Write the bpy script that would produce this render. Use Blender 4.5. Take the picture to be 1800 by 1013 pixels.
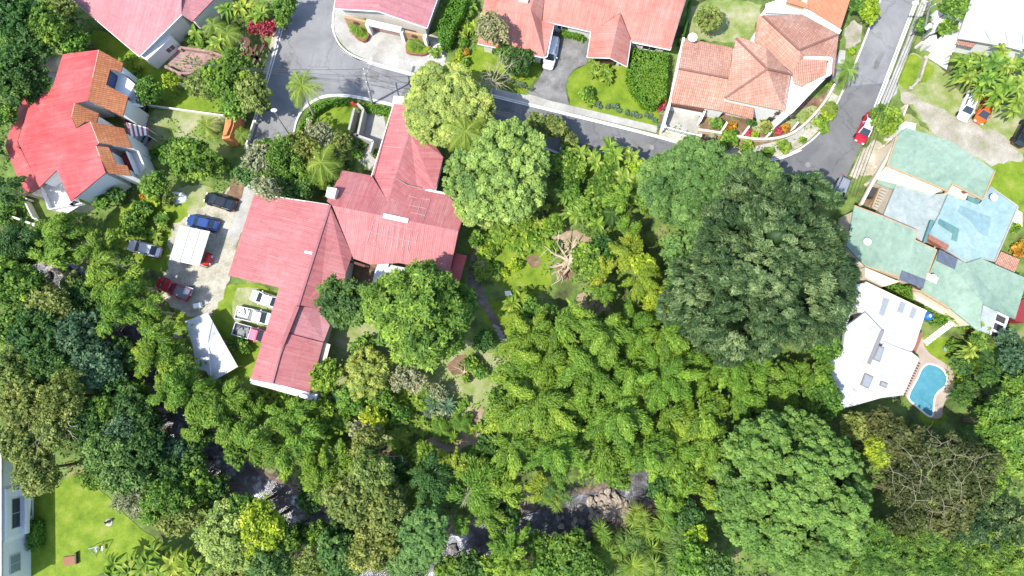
import bpy, bmesh, math, random
import numpy as np
from mathutils import Vector, Matrix

for _o in list(bpy.data.objects):
    bpy.data.objects.remove(_o)
SC = bpy.context.scene
COL = SC.collection
R_ = math.radians

# ------------------------------------------------------------------ camera
CAM_H = 92.0
TILT = 6.84
FOC = 1200.0          # focal length in photo pixels (photo 1800 x 1013)
cam_d = bpy.data.cameras.new('camera'); cam = bpy.data.objects.new('camera', cam_d)
COL.objects.link(cam); SC.camera = cam
cam_d.sensor_width = 36; cam_d.lens = 24; cam_d.clip_end = 2000; cam_d.clip_start = 0.5
cam.location = (0, 0, CAM_H); cam.rotation_euler = (R_(TILT), 0, 0)

# ------------------------------------------------------------------ light
SUN_EL, SUN_AZ = 58.0, 211.0      # azimuth of the sun, counter-clockwise from +x (image right)
w = bpy.data.worlds.new("World"); SC.world = w; w.use_nodes = True
nt = w.node_tree; bg = nt.nodes['Background']
sky = nt.nodes.new('ShaderNodeTexSky'); sky.sky_type = 'NISHITA'; sky.sun_disc = False
sky.sun_elevation = R_(SUN_EL); sky.sun_rotation = R_(90 - SUN_AZ)
nt.links.new(sky.outputs[0], bg.inputs[0]); bg.inputs[1].default_value = 0.15
sd = bpy.data.lights.new('sun', 'SUN'); sun = bpy.data.objects.new('sun', sd); COL.objects.link(sun)
sd.energy = 3.1; sd.angle = R_(0.5); sd.color = (1.0, 0.96, 0.885)
_d = Vector((math.cos(R_(SUN_EL))*math.cos(R_(SUN_AZ)), math.cos(R_(SUN_EL))*math.sin(R_(SUN_AZ)), math.sin(R_(SUN_EL))))
sun.rotation_euler = _d.to_track_quat('Z', 'Y').to_euler(); sun.location = _d*150
SC.view_settings.view_transform = 'Standard'; SC.view_settings.look = 'None'
SC.view_settings.exposure = 1.22; SC.view_settings.gamma = 1
SC.render.engine = 'CYCLES'
SC.cycles.max_bounces = 5; SC.cycles.diffuse_bounces = 3; SC.cycles.glossy_bounces = 2
SC.cycles.transmission_bounces = 3; SC.cycles.transparent_max_bounces = 6
SC.cycles.caustics_reflective = False; SC.cycles.caustics_refractive = False

# ------------------------------------------------------------------ where a picture point stands in the world
_t = R_(TILT)
_F = np.array([0, math.sin(_t), -math.cos(_t)]); _U = np.array([0, math.cos(_t), math.sin(_t)])
def P(px, py, z=0.0):
    d = _F + np.array([1, 0, 0])*((px-900)/FOC) + _U*((506.5-py)/FOC)
    s = (z-CAM_H)/d[2]
    return (float(d[0]*s), float(d[1]*s), float(z))
TILES = dict(F=(1, 0, 0), T1=(2.533, 0, 0), T2=(2.533, 400, 0), T3=(2.533, 800, 0), T4=(2.8525, 1150, 0), T5=(3.2686, 1450, 0),
             U1=(2.412, 200, 300), U2=(2.302, 380, 280), U3=(2.815, 800, 330), U4=(3.166, 1450, 180), U5=(2.979, 1420, 440),
             V1=(2.815, 0, 350), V2=(3.2375, 0, 700), V3=(3.042, 350, 680), V4=(2.452, 750, 600), V5=(3.0, 1200, 680))
def px(t, x, y):
    s, ox, oy = TILES[t]; return (ox+x/s, oy+y/s)
def W(t, x, y, z=0.0):
    a, b = px(t, x, y); return P(a, b, z)
def WP(t, pts, z=0.0):
    return [W(t, p[0], p[1], p[2] if len(p) > 2 else z) for p in pts]

# ------------------------------------------------------------------ river and terrain
RIVER = [(-60,455),(0,462),(60,462),(110,478),(165,520),(210,580),(240,640),(275,700),(325,755),(385,805),(430,850),(490,880),(545,915),(610,965),
         (690,1000),(780,975),(850,948),(930,925),(1000,905),(1060,892),(1110,868),(1180,835),(1260,800)]
RZ = -3.0
RIV = np.array([P(a, b, RZ)[:2] for a, b in RIVER])
def river_dist(X, Y):
    X = np.asarray(X, float); Y = np.asarray(Y, float)
    best = np.full(X.shape, 1e9)
    for i in range(len(RIV)-1):
        a = RIV[i]; d = RIV[i+1]-a; L2 = d@d
        t = np.clip(((X-a[0])*d[0]+(Y-a[1])*d[1])/L2, 0, 1)
        best = np.minimum(best, np.hypot(X-a[0]-t*d[0], Y-a[1]-t*d[1]))
    return best
def ground_z(X, Y):
    d = river_dist(X, Y)
    s = np.clip((d-1.2-.5*np.sin(X*.9)*np.sin(Y*1.1+1))/4.4, 0, 1); s = s*s*(3-2*s)
    return (RZ-0.5)*(1-s)
def gz(x, y): return float(ground_z(np.array([x]), np.array([y]))[0])

# ------------------------------------------------------------------ materials
MATS = {}
def newmat(name):
    m = bpy.data.materials.new(name); m.use_nodes = True
    n = m.node_tree.nodes; b = n['Principled BSDF']
    b.inputs['Specular IOR Level'].default_value = 0.25
    MATS[name] = m
    return m, m.node_tree, b
def N(nt, typ, **kw):
    n = nt.nodes.new(typ)
    for k, v in kw.items():
        if k.startswith('i_'):
            n.inputs[k[2:].replace('_', ' ')].default_value = v
        else: setattr(n, k, v)
    return n
def c4(c): return (c[0], c[1], c[2], 1)
def ramp(nt, fac, stops):
    r = nt.nodes.new('ShaderNodeValToRGB'); e = r.color_ramp.elements
    e[0].position, e[0].color = stops[0][0], c4(stops[0][1]); e[1].position, e[1].color = stops[-1][0], c4(stops[-1][1])
    for p, c in stops[1:-1]:
        q = e.new(p); q.color = c4(c)
    nt.links.new(fac, r.inputs[0]); return r
def mix(nt, fac, a, b, mode='MIX'):
    m = nt.nodes.new('ShaderNodeMix'); m.data_type = 'RGBA'; m.blend_type = mode
    for s, v in ((m.inputs[0], fac), (m.inputs[6], a), (m.inputs[7], b)):
        if isinstance(v, (int, float)): s.default_value = v
        elif isinstance(v, tuple): s.default_value = c4(v)
        else: nt.links.new(v, s)
    return m.outputs[2]
def coords(nt, kind='Object', scale=(1,1,1)):
    tc = nt.nodes.new('ShaderNodeTexCoord'); mp = nt.nodes.new('ShaderNodeMapping'); mp.inputs['Scale'].default_value = scale
    nt.links.new(tc.outputs[kind], mp.inputs[0]); return mp.outputs[0]
def noise(nt, co, scale, detail=4, rough=0.6, dist=0.0):
    n = nt.nodes.new('ShaderNodeTexNoise'); n.inputs['Scale'].default_value = scale
    n.inputs['Detail'].default_value = detail; n.inputs['Roughness'].default_value = rough; n.inputs['Distortion'].default_value = dist
    nt.links.new(co, n.inputs['Vector']); return n.outputs[0]
def bump(nt, b, h, strength=0.4, dist=0.05):
    bm = nt.nodes.new('ShaderNodeBump'); bm.inputs['Strength'].default_value = strength; bm.inputs['Distance'].default_value = dist
    nt.links.new(h, bm.inputs['Height']); nt.links.new(bm.outputs[0], b.inputs['Normal']); return bm

def plain(name, col, rough=0.6, metal=0.0, var=0.12, scale=3.0, spec=0.25):
    """one colour with a little dirt"""
    if name in MATS: return MATS[name]
    m, nt, b = newmat(name)
    co = coords(nt); n = noise(nt, co, scale, 5, 0.65)
    r = ramp(nt, n, [(0.3, tuple(c*(1-var) for c in col)), (0.7, tuple(min(1, c*(1+var*0.5)) for c in col))])
    nt.links.new(r.outputs[0], b.inputs['Base Color'])
    b.inputs['Roughness'].default_value = rough; b.inputs['Metallic'].default_value = metal
    b.inputs['Specular IOR Level'].default_value = spec
    return m
def mottled(name, stops, scale=0.6, rough=0.85, fine=None, fine_s=9.0, bmp=0.3, detail=6):
    m, nt, b = newmat(name)
    co = coords(nt); n = noise(nt, co, scale, detail, 0.62)
    r = ramp(nt, n, stops); c = r.outputs[0]
    f = noise(nt, co, fine_s, 4, 0.7)
    fr = ramp(nt, f, [(0.25, (0.6, 0.6, 0.6)), (0.75, (1.3, 1.3, 1.3))])
    c = mix(nt, 0.75 if fine is None else fine, c, fr.outputs[0], 'MULTIPLY')
    nt.links.new(c, b.inputs['Base Color']); b.inputs['Roughness'].default_value = rough
    bump(nt, b, f, bmp, 0.05); return m
def roofmat(name, base, faded, dark, kind='sheet', pitch=0.25, amt=0.5):
    """painted corrugated sheet or clay tile; runs along the UVs (u along the eave, v up the slope)"""
    m, nt, b = newmat(name)
    uv = coords(nt, 'UV'); ob = coords(nt)
    st = coords(nt, 'UV', (2.2, 0.12, 1))
    big = noise(nt, ob, 0.22, 6, 0.62, 0.4); streak = noise(nt, st, 1.3, 5, 0.7); med = noise(nt, ob, 1.5, 6, 0.75)
    r = ramp(nt, big, [(0.32, dark), (0.5, base), (0.72, faded)])
    r2 = ramp(nt, streak, [(0.3, dark), (0.55, base), (0.75, faded)])
    c = mix(nt, amt, r.outputs[0], r2.outputs[0])
    r3 = ramp(nt, med, [(0.28, (0.62, 0.58, 0.56)), (0.42, (.94, .93, .92)), (0.55, (1, 1, 1)), (0.7, (1.2, 1.22, 1.22))])
    c = mix(nt, 0.8, c, r3.outputs[0], 'MULTIPLY')
    sp = ramp(nt, noise(nt, ob, 4.5, 5, .75), [(0.24, (.5,.42,.38)), (0.34, (1,1,1)), (0.7, (1,1,1))]); c = mix(nt, .75, c, sp.outputs[0], 'MULTIPLY')
    if kind == 'sheet':
        wv = nt.nodes.new('ShaderNodeTexWave'); wv.bands_direction = 'X'; wv.inputs['Scale'].default_value = 0.314/pitch
        nt.links.new(uv, wv.inputs['Vector'])
        br = nt.nodes.new('ShaderNodeTexBrick'); nt.links.new(uv, br.inputs['Vector'])
        br.inputs['Color1'].default_value = (1, 1, 1, 1); br.inputs['Color2'].default_value = (0.9, 0.9, 0.9, 1); br.inputs['Mortar'].default_value = (0.6, 0.57, 0.57, 1)
        br.inputs['Scale'].default_value = 1; br.inputs['Brick Width'].default_value = 1.05; br.inputs['Row Height'].default_value = 3.2; br.inputs['Mortar Size'].default_value = 0.02
        c = mix(nt, 0.75, c, br.outputs[0], 'MULTIPLY')
        bump(nt, b, wv.outputs[1], 0.35, 0.03); b.inputs['Roughness'].default_value = 0.55
    elif kind == 'flat':
        n3 = ramp(nt, noise(nt, ob, .7, 9, .7, .8), [(0.3, (.78,.8,.8)), (.48, (1,1,1)), (.62, (1.1,1.09,1.07)), (.75, (1.25,1.2,1.18))]); c = mix(nt, .85, c, n3.outputs[0], 'MULTIPLY'); b.inputs['Roughness'].default_value = .7
        bump(nt, b, med, .15, .02)
    else:
        br = nt.nodes.new('ShaderNodeTexBrick'); nt.links.new(uv, br.inputs['Vector']); br.offset = 0.0
        br.inputs['Color1'].default_value = (1.12, 1.08, 1.05, 1); br.inputs['Color2'].default_value = (0.74, 0.7, 0.68, 1); br.inputs['Mortar'].default_value = (0.34, 0.3, 0.28, 1)
        br.inputs['Scale'].default_value = 1; br.inputs['Brick Width'].default_value = 0.27; br.inputs['Row Height'].default_value = 0.42; br.inputs['Mortar Size'].default_value = 0.035; br.inputs['Mortar Smooth'].default_value = 0.6
        c = mix(nt, 0.62, c, br.outputs[0], 'MULTIPLY')
        wv = nt.nodes.new('ShaderNodeTexWave'); wv.bands_direction = 'X'; wv.inputs['Scale'].default_value = 0.314/0.27
        nt.links.new(uv, wv.inputs['Vector']); bump(nt, b, wv.outputs[1], 0.6, 0.05); b.inputs['Roughness'].default_value = 0.8
    nt.links.new(c, b.inputs['Base Color']); return m
def leafmat(name, dark, mid, light, trans=0.28, rough=0.55):
    m, nt, b = newmat(name)
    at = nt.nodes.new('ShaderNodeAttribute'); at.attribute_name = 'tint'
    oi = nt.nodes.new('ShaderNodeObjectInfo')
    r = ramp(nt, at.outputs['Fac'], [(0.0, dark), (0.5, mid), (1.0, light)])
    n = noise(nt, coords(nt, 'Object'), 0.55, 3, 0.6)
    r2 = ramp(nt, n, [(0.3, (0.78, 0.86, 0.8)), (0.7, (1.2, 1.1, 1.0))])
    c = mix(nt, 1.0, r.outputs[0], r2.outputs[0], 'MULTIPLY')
    r3 = ramp(nt, oi.outputs['Random'], [(0.0, (0.84, 0.95, 0.85)), (0.5, (1, 1, 1)), (1.0, (1.16, 1.05, 0.9))])
    c = mix(nt, 1.0, c, r3.outputs[0], 'MULTIPLY')
    nt.links.new(c, b.inputs['Base Color']); b.inputs['Roughness'].default_value = rough; b.inputs['Specular IOR Level'].default_value = 0.3
    tr = nt.nodes.new('ShaderNodeBsdfTranslucent'); nt.links.new(mix(nt, 1.0, c, (1.25, 1.3, 0.6), 'MULTIPLY'), tr.inputs[0])
    ms = nt.nodes.new('ShaderNodeMixShader'); ms.inputs[0].default_value = trans
    nt.links.new(b.outputs[0], ms.inputs[1]); nt.links.new(tr.outputs[0], ms.inputs[2])
    nt.links.new(ms.outputs[0], nt.nodes['Material Output'].inputs[0]); return m

leafmat('lime', (.17,.25,.07), (.31,.40,.10), (.45,.54,.17))
leafmat('sage', (.06,.125,.03), (.125,.225,.058), (.21,.33,.09))
leafmat('green', (.055,.125,.018), (.115,.225,.032), (.28,.43,.065))
leafmat('deep', (.03,.08,.02), (.06,.14,.03), (.12,.22,.045))
leafmat('darkfine', (.022,.055,.02), (.06,.115,.04), (.27,.37,.17))
leafmat('dome_green', (.065,.14,.028), (.125,.25,.055), (.2,.34,.08))
leafmat('teal', (.03,.08,.045), (.065,.14,.07), (.17,.27,.14))
leafmat('olive', (.10,.14,.03), (.20,.25,.06), (.34,.38,.12))
leafmat('yellowgreen', (.15,.23,.015), (.28,.40,.03), (.50,.55,.05))
leafmat('bamboo', (.07,.145,.016), (.155,.27,.03), (.33,.46,.06))
leafmat('bambooyellow', (.13,.19,.016), (.24,.31,.028), (.38,.44,.055))
leafmat('brownleaf', (.045,.06,.02), (.095,.115,.035), (.17,.19,.065))
leafmat('tuftgreen', (.045,.10,.015), (.10,.195,.028), (.24,.37,.06))
leafmat('redleaf', (.15,.02,.035), (.42,.05,.09), (.6,.12,.18))
leafmat('orangeleaf', (.18,.10,.02), (.4,.2,.02), (.55,.36,.04))
leafmat('greyleaf', (.18,.2,.12), (.3,.32,.19), (.42,.44,.28))
leafmat('agaveleaf', (.06,.11,.07), (.12,.19,.125), (.22,.3,.21))
leafmat('palmleaf', (.1,.17,.025), (.18,.28,.045), (.34,.42,.08))
leafmat('bananaleaf', (.08,.15,.018), (.18,.28,.035), (.38,.43,.08))
leafmat('hedge', (.055,.14,.015), (.11,.24,.025), (.19,.36,.045))
leafmat('dryleaf', (.22,.15,.08), (.35,.25,.15), (.5,.4,.27))
plain('bark', (.16,.12,.085), .9, var=.35, scale=5)
plain('palebark', (.42,.36,.28), .85, var=.3, scale=5)
plain('twigs', (.27,.24,.16), .85, var=.3, scale=5)
plain('deadwood', (.5,.4,.29), .85, var=.3, scale=6)

mottled('terrain', [(0.3, (.045,.045,.02)), (0.42, (.08,.11,.028)), (0.55, (.13,.2,.04)), (0.66, (.22,.2,.09)), (0.8, (.3,.23,.14))], 0.35)
def bank():
    nt = MATS['terrain'].node_tree; b = nt.nodes['Principled BSDF']; old = b.inputs['Base Color'].links[0].from_socket
    tc = nt.nodes.new('ShaderNodeTexCoord'); sx = nt.nodes.new('ShaderNodeSeparateXYZ'); nt.links.new(tc.outputs['Object'], sx.inputs[0])
    mr = nt.nodes.new('ShaderNodeMapRange'); mr.inputs['From Min'].default_value = -.6; mr.inputs['From Max'].default_value = -1.8; nt.links.new(sx.outputs['Z'], mr.inputs['Value'])
    co = coords(nt); mud = ramp(nt, noise(nt, co, 1.6, 7, .7), [(.3, (.06,.045,.035)), (.5, (.15,.11,.085)), (.68, (.3,.25,.21)), (.8, (.42,.38,.33))])
    nt.links.new(mix(nt, mr.outputs[0], old, mud.outputs[0]), b.inputs['Base Color'])
bank()
mottled('lawn', [(0.26, (.06,.115,.008)), (0.42, (.12,.19,.012)), (0.55, (.165,.235,.018)), (0.68, (.23,.26,.05)), (0.8, (.33,.3,.13))], 0.5, fine_s=7, detail=9)
mottled('lawn_worn', [(0.26, (.10,.17,.03)), (0.42, (.18,.23,.06)), (0.55, (.26,.275,.13)), (0.7, (.36,.34,.23))], 0.45, fine_s=7, detail=9)
mottled('soil', [(0.3, (.10,.06,.035)), (0.55, (.2,.13,.08)), (0.8, (.36,.27,.17))], 0.7, fine_s=7)
mottled('straw', [(0.3, (.2,.15,.09)), (0.55, (.32,.25,.165)), (0.8, (.42,.35,.25))], 0.8, fine_s=10)
mottled('gravel', [(0.28, (.17,.2,.08)), (0.42, (.27,.25,.19)), (0.6, (.36,.335,.28)), (0.78, (.43,.41,.36))], 0.4, fine_s=6, detail=9)
mottled('concrete', [(0.3, (.26,.25,.22)), (0.55, (.36,.35,.32)), (0.8, (.45,.44,.41))], 0.4, fine=.5, fine_s=5, bmp=.1)
mottled('concrete_mossy', [(0.28, (.16,.17,.07)), (0.42, (.31,.29,.22)), (0.6, (.42,.39,.32)), (0.75, (.5,.47,.42))], 0.5, fine_s=3.5, bmp=.1, detail=9)
mottled('path_stone', [(0.3, (.09,.07,.05)), (0.5, (.17,.135,.11)), (0.75, (.27,.22,.18))], 0.8, fine_s=5, bmp=.2)
mottled('old_asphalt', [(0.3, (.10,.10,.09)), (0.55, (.19,.185,.18)), (0.8, (.3,.29,.28))], 0.5, fine_s=6, bmp=.1)
def make_asphalt(name='asphalt', k=1.0):
    m, nt, b = newmat(name); co = coords(nt)
    r = ramp(nt, noise(nt, co, .22, 7, .68, .5), [(0.28, (.15*k,.15*k,.153*k)), (0.5, (.2*k,.2*k,.202*k)), (0.75, (.26*k,.26*k,.26*k))])
    g = ramp(nt, noise(nt, co, 16, 3, .7), [(0.25, (.72,.72,.72)), (0.75, (1.22,1.22,1.22))]); c = mix(nt, .6, r.outputs[0], g.outputs[0], 'MULTIPLY')
    vo = nt.nodes.new('ShaderNodeTexVoronoi'); vo.feature = 'DISTANCE_TO_EDGE'; vo.inputs['Scale'].default_value = .16
    wr = nt.nodes.new('ShaderNodeTexNoise'); wr.inputs['Scale'].default_value = 1.1; wr.inputs['Detail'].default_value = 6; nt.links.new(co, wr.inputs['Vector'])
    ad = nt.nodes.new('ShaderNodeVectorMath'); ad.operation = 'MULTIPLY_ADD'; ad.inputs[1].default_value = (2.2, 2.2, 0); nt.links.new(wr.outputs[1], ad.inputs[0]); nt.links.new(co, ad.inputs[2]); nt.links.new(ad.outputs[0], vo.inputs['Vector'])
    cr = ramp(nt, vo.outputs['Distance'], [(0.0, (.55,.55,.55)), (0.012, (.62,.62,.62)), (0.022, (1,1,1))]); c = mix(nt, .45, c, cr.outputs[0], 'MULTIPLY')
    st = ramp(nt, noise(nt, co, 1.4, 5, .7), [(0.27, (.55,.55,.56)), (0.36, (1,1,1)), (0.7, (1,1,1))]); c = mix(nt, .8, c, st.outputs[0], 'MULTIPLY')
    nt.links.new(c, b.inputs['Base Color']); b.inputs['Roughness'].default_value = .85; bump(nt, b, noise(nt, co, 20, 3, .6), .15, .02)
make_asphalt(); make_asphalt('asphalt_new', .72)
mottled('paving_pink', [(0.3, (.22,.13,.115)), (0.55, (.32,.21,.185)), (0.8, (.4,.31,.28))], 0.8, fine_s=6)
mottled('pool_deck', [(0.3, (.32,.25,.2)), (0.55, (.38,.31,.26)), (0.8, (.44,.38,.33))], 0.5, fine=.4, fine_s=6, bmp=.1)
mottled('rock', [(0.3, (.15,.12,.095)), (0.5, (.3,.25,.2)), (0.72, (.5,.44,.37))], 1.3, fine_s=5, bmp=.6)
mottled('darkrock', [(0.3, (.08,.075,.075)), (0.5, (.17,.155,.15)), (0.75, (.32,.3,.29))], 1.3, fine_s=5, bmp=.6)

roofmat('roof_pink', (.38,.14,.14), (.43,.23,.22), (.31,.08,.085), amt=.65)
roofmat('roof_rose', (.39,.17,.178), (.43,.24,.245), (.32,.11,.12), amt=.65)
roofmat('roof_red', (.42,.085,.085), (.48,.17,.165), (.36,.03,.032))
roofmat('roof_orange', (.42,.18,.14), (.43,.28,.25), (.34,.10,.08))
roofmat('roof_flatorange', (.44,.2,.11), (.47,.27,.19), (.38,.15,.08))
roofmat('roof_mint', (.20,.285,.22), (.26,.34,.28), (.155,.235,.175), kind='flat', amt=.35)
roofmat('roof_aqua', (.23,.33,.34), (.29,.37,.37), (.175,.275,.285), kind='flat', amt=.3)
roofmat('roof_grey', (.29,.33,.325), (.33,.36,.35), (.21,.275,.265), kind='flat', amt=.3)
roofmat('roof_teal', (.10,.21,.21), (.14,.26,.26), (.07,.17,.17))
roofmat('roof_aqua_dark', (.17,.27,.295), (.2,.3,.32), (.14,.23,.26), kind='flat', amt=.3)
roofmat('roof_faint', (.5,.36,.36), (.55,.45,.45), (.42,.26,.26))
roofmat('roof_slate', (.1,.12,.16), (.16,.18,.22), (.07,.08,.1))
roofmat('tile_pale', (.46,.26,.195), (.52,.37,.30), (.36,.16,.11), 'tile')
roofmat('tile_orange', (.36,.145,.065), (.42,.2,.1), (.27,.09,.04), 'tile')
roofmat('tile_pink', (.36,.2,.16), (.42,.28,.24), (.3,.13,.1), 'tile')
plain('white', (.8,.8,.79), .5, var=.06)
mottled('roof_white', [(0.27, (.26,.255,.245)), (0.38, (.40,.40,.395)), (0.5, (.46,.46,.465)), (0.75, (.54,.54,.545))], 0.8, rough=.6, fine=.35, fine_s=4, bmp=.1, detail=9)
plain('offwhite', (.66,.64,.59), .7, var=.12)
plain('wall_grey', (.55,.56,.57), .75, var=.12)
plain('cream', (.68,.58,.44), .75, var=.15, scale=1.5)
plain('tan', (.42,.27,.15), .8, var=.2)
plain('brickwall', (.28,.12,.08), .85, var=.3)
plain('brown', (.13,.06,.045), .8, var=.3)
plain('maroon', (.22,.03,.035), .7)
plain('terracotta', (.55,.2,.08), .8, var=.3)
plain('darkgrey', (.05,.05,.055), .6)
plain('midgrey', (.2,.2,.2), .7)
plain('metal', (.5,.5,.5), .4, .6)
plain('rust', (.25,.12,.07), .8)
plain('black', (.012,.012,.014), .35)
plain('rubber', (.02,.02,.02), .8)
plain('glass', (.03,.045,.06), .08, spec=.6)
plain('blueglass', (.03,.07,.22), .1, spec=.6)
plain('skyglass', (.25,.28,.3), .15, spec=.6)
plain('lamp_glass', (.75,.75,.72), .2)
plain('taillight', (.4,.01,.01), .3)
plain('paintwhite', (.74,.74,.72), .7, var=.15, scale=1)
plain('stucco_orange', (.66,.27,.1), .8)
plain('kerbstone', (.6,.59,.55), .8, var=.2, scale=1.5)
plain('blueplastic', (.02,.12,.5), .4)
plain('pooltile', (.72,.70,.64), .5)
def carpaint(name, col, metal=0.2):
    m = plain(name, col, .28, metal, var=.04, scale=1, spec=.5)
    m.node_tree.nodes['Principled BSDF'].inputs['Coat Weight'].default_value = .5
    return m
carpaint('car_black', (.012,.014,.02)); carpaint('car_blue', (.012,.05,.2)); carpaint('car_silver', (.55,.53,.55))
carpaint('car_red', (.42,.012,.03)); carpaint('car_white', (.7,.7,.7), 0); carpaint('car_pink', (.55,.13,.2)); carpaint('car_orange', (.6,.12,.02))
carpaint('car_grey', (.25,.27,.3)); carpaint('car_brightred', (.55,.02,.02))

def make_water():
    m, nt, b = newmat('streamwater')
    co = coords(nt, 'Object', (1, 1, 1)); n = noise(nt, co, 0.9, 8, 0.75, 1.2); g = noise(nt, co, 0.25, 3, 0.5)
    s = nt.nodes.new('ShaderNodeMath'); s.operation = 'MULTIPLY'; nt.links.new(n, s.inputs[0]); nt.links.new(g, s.inputs[1])
    r = ramp(nt, s.outputs[0], [(0.2, (.05,.047,.045)), (0.29, (.10,.10,.11)), (0.35, (.26,.27,.3)), (0.42, (.7,.72,.74))])
    nt.links.new(r.outputs[0], b.inputs['Base Color']); b.inputs['Roughness'].default_value = .15; bump(nt, b, n, .6, .15)
    m, nt, b = newmat('poolwater')
    co = coords(nt); n = noise(nt, co, 1.4, 3, 0.5, .6)
    r = ramp(nt, n, [(0.3, (.065,.22,.29)), (0.5, (.075,.24,.31)), (0.68, (.09,.265,.335))]); nt.links.new(r.outputs[0], b.inputs['Base Color'])
    b.inputs['Roughness'].default_value = .06; bump(nt, b, noise(nt, co, 3, 3, .5), .15, .05)
make_water()
def make_brick(name, c1, c2, mo, bw, rh):
    m, nt, b = newmat(name); co = coords(nt)
    br = nt.nodes.new('ShaderNodeTexBrick'); nt.links.new(co, br.inputs['Vector']); br.inputs['Scale'].default_value = 1
    br.inputs['Color1'].default_value = c4(c1); br.inputs['Color2'].default_value = c4(c2); br.inputs['Mortar'].default_value = c4(mo)
    br.inputs['Brick Width'].default_value = bw; br.inputs['Row Height'].default_value = rh; br.inputs['Mortar Size'].default_value = .03
    c = mix(nt, .7, br.outputs[0], ramp(nt, noise(nt, co, 2, 5), [(0.3, (.7,.7,.7)), (.7, (1.15,1.15,1.15))]).outputs[0], 'MULTIPLY')
    nt.links.new(c, b.inputs['Base Color']); b.inputs['Roughness'].default_value = .85
make_brick('slabs', (.6,.59,.57), (.5,.49,.47), (.2,.2,.18), .9, .6)

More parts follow.
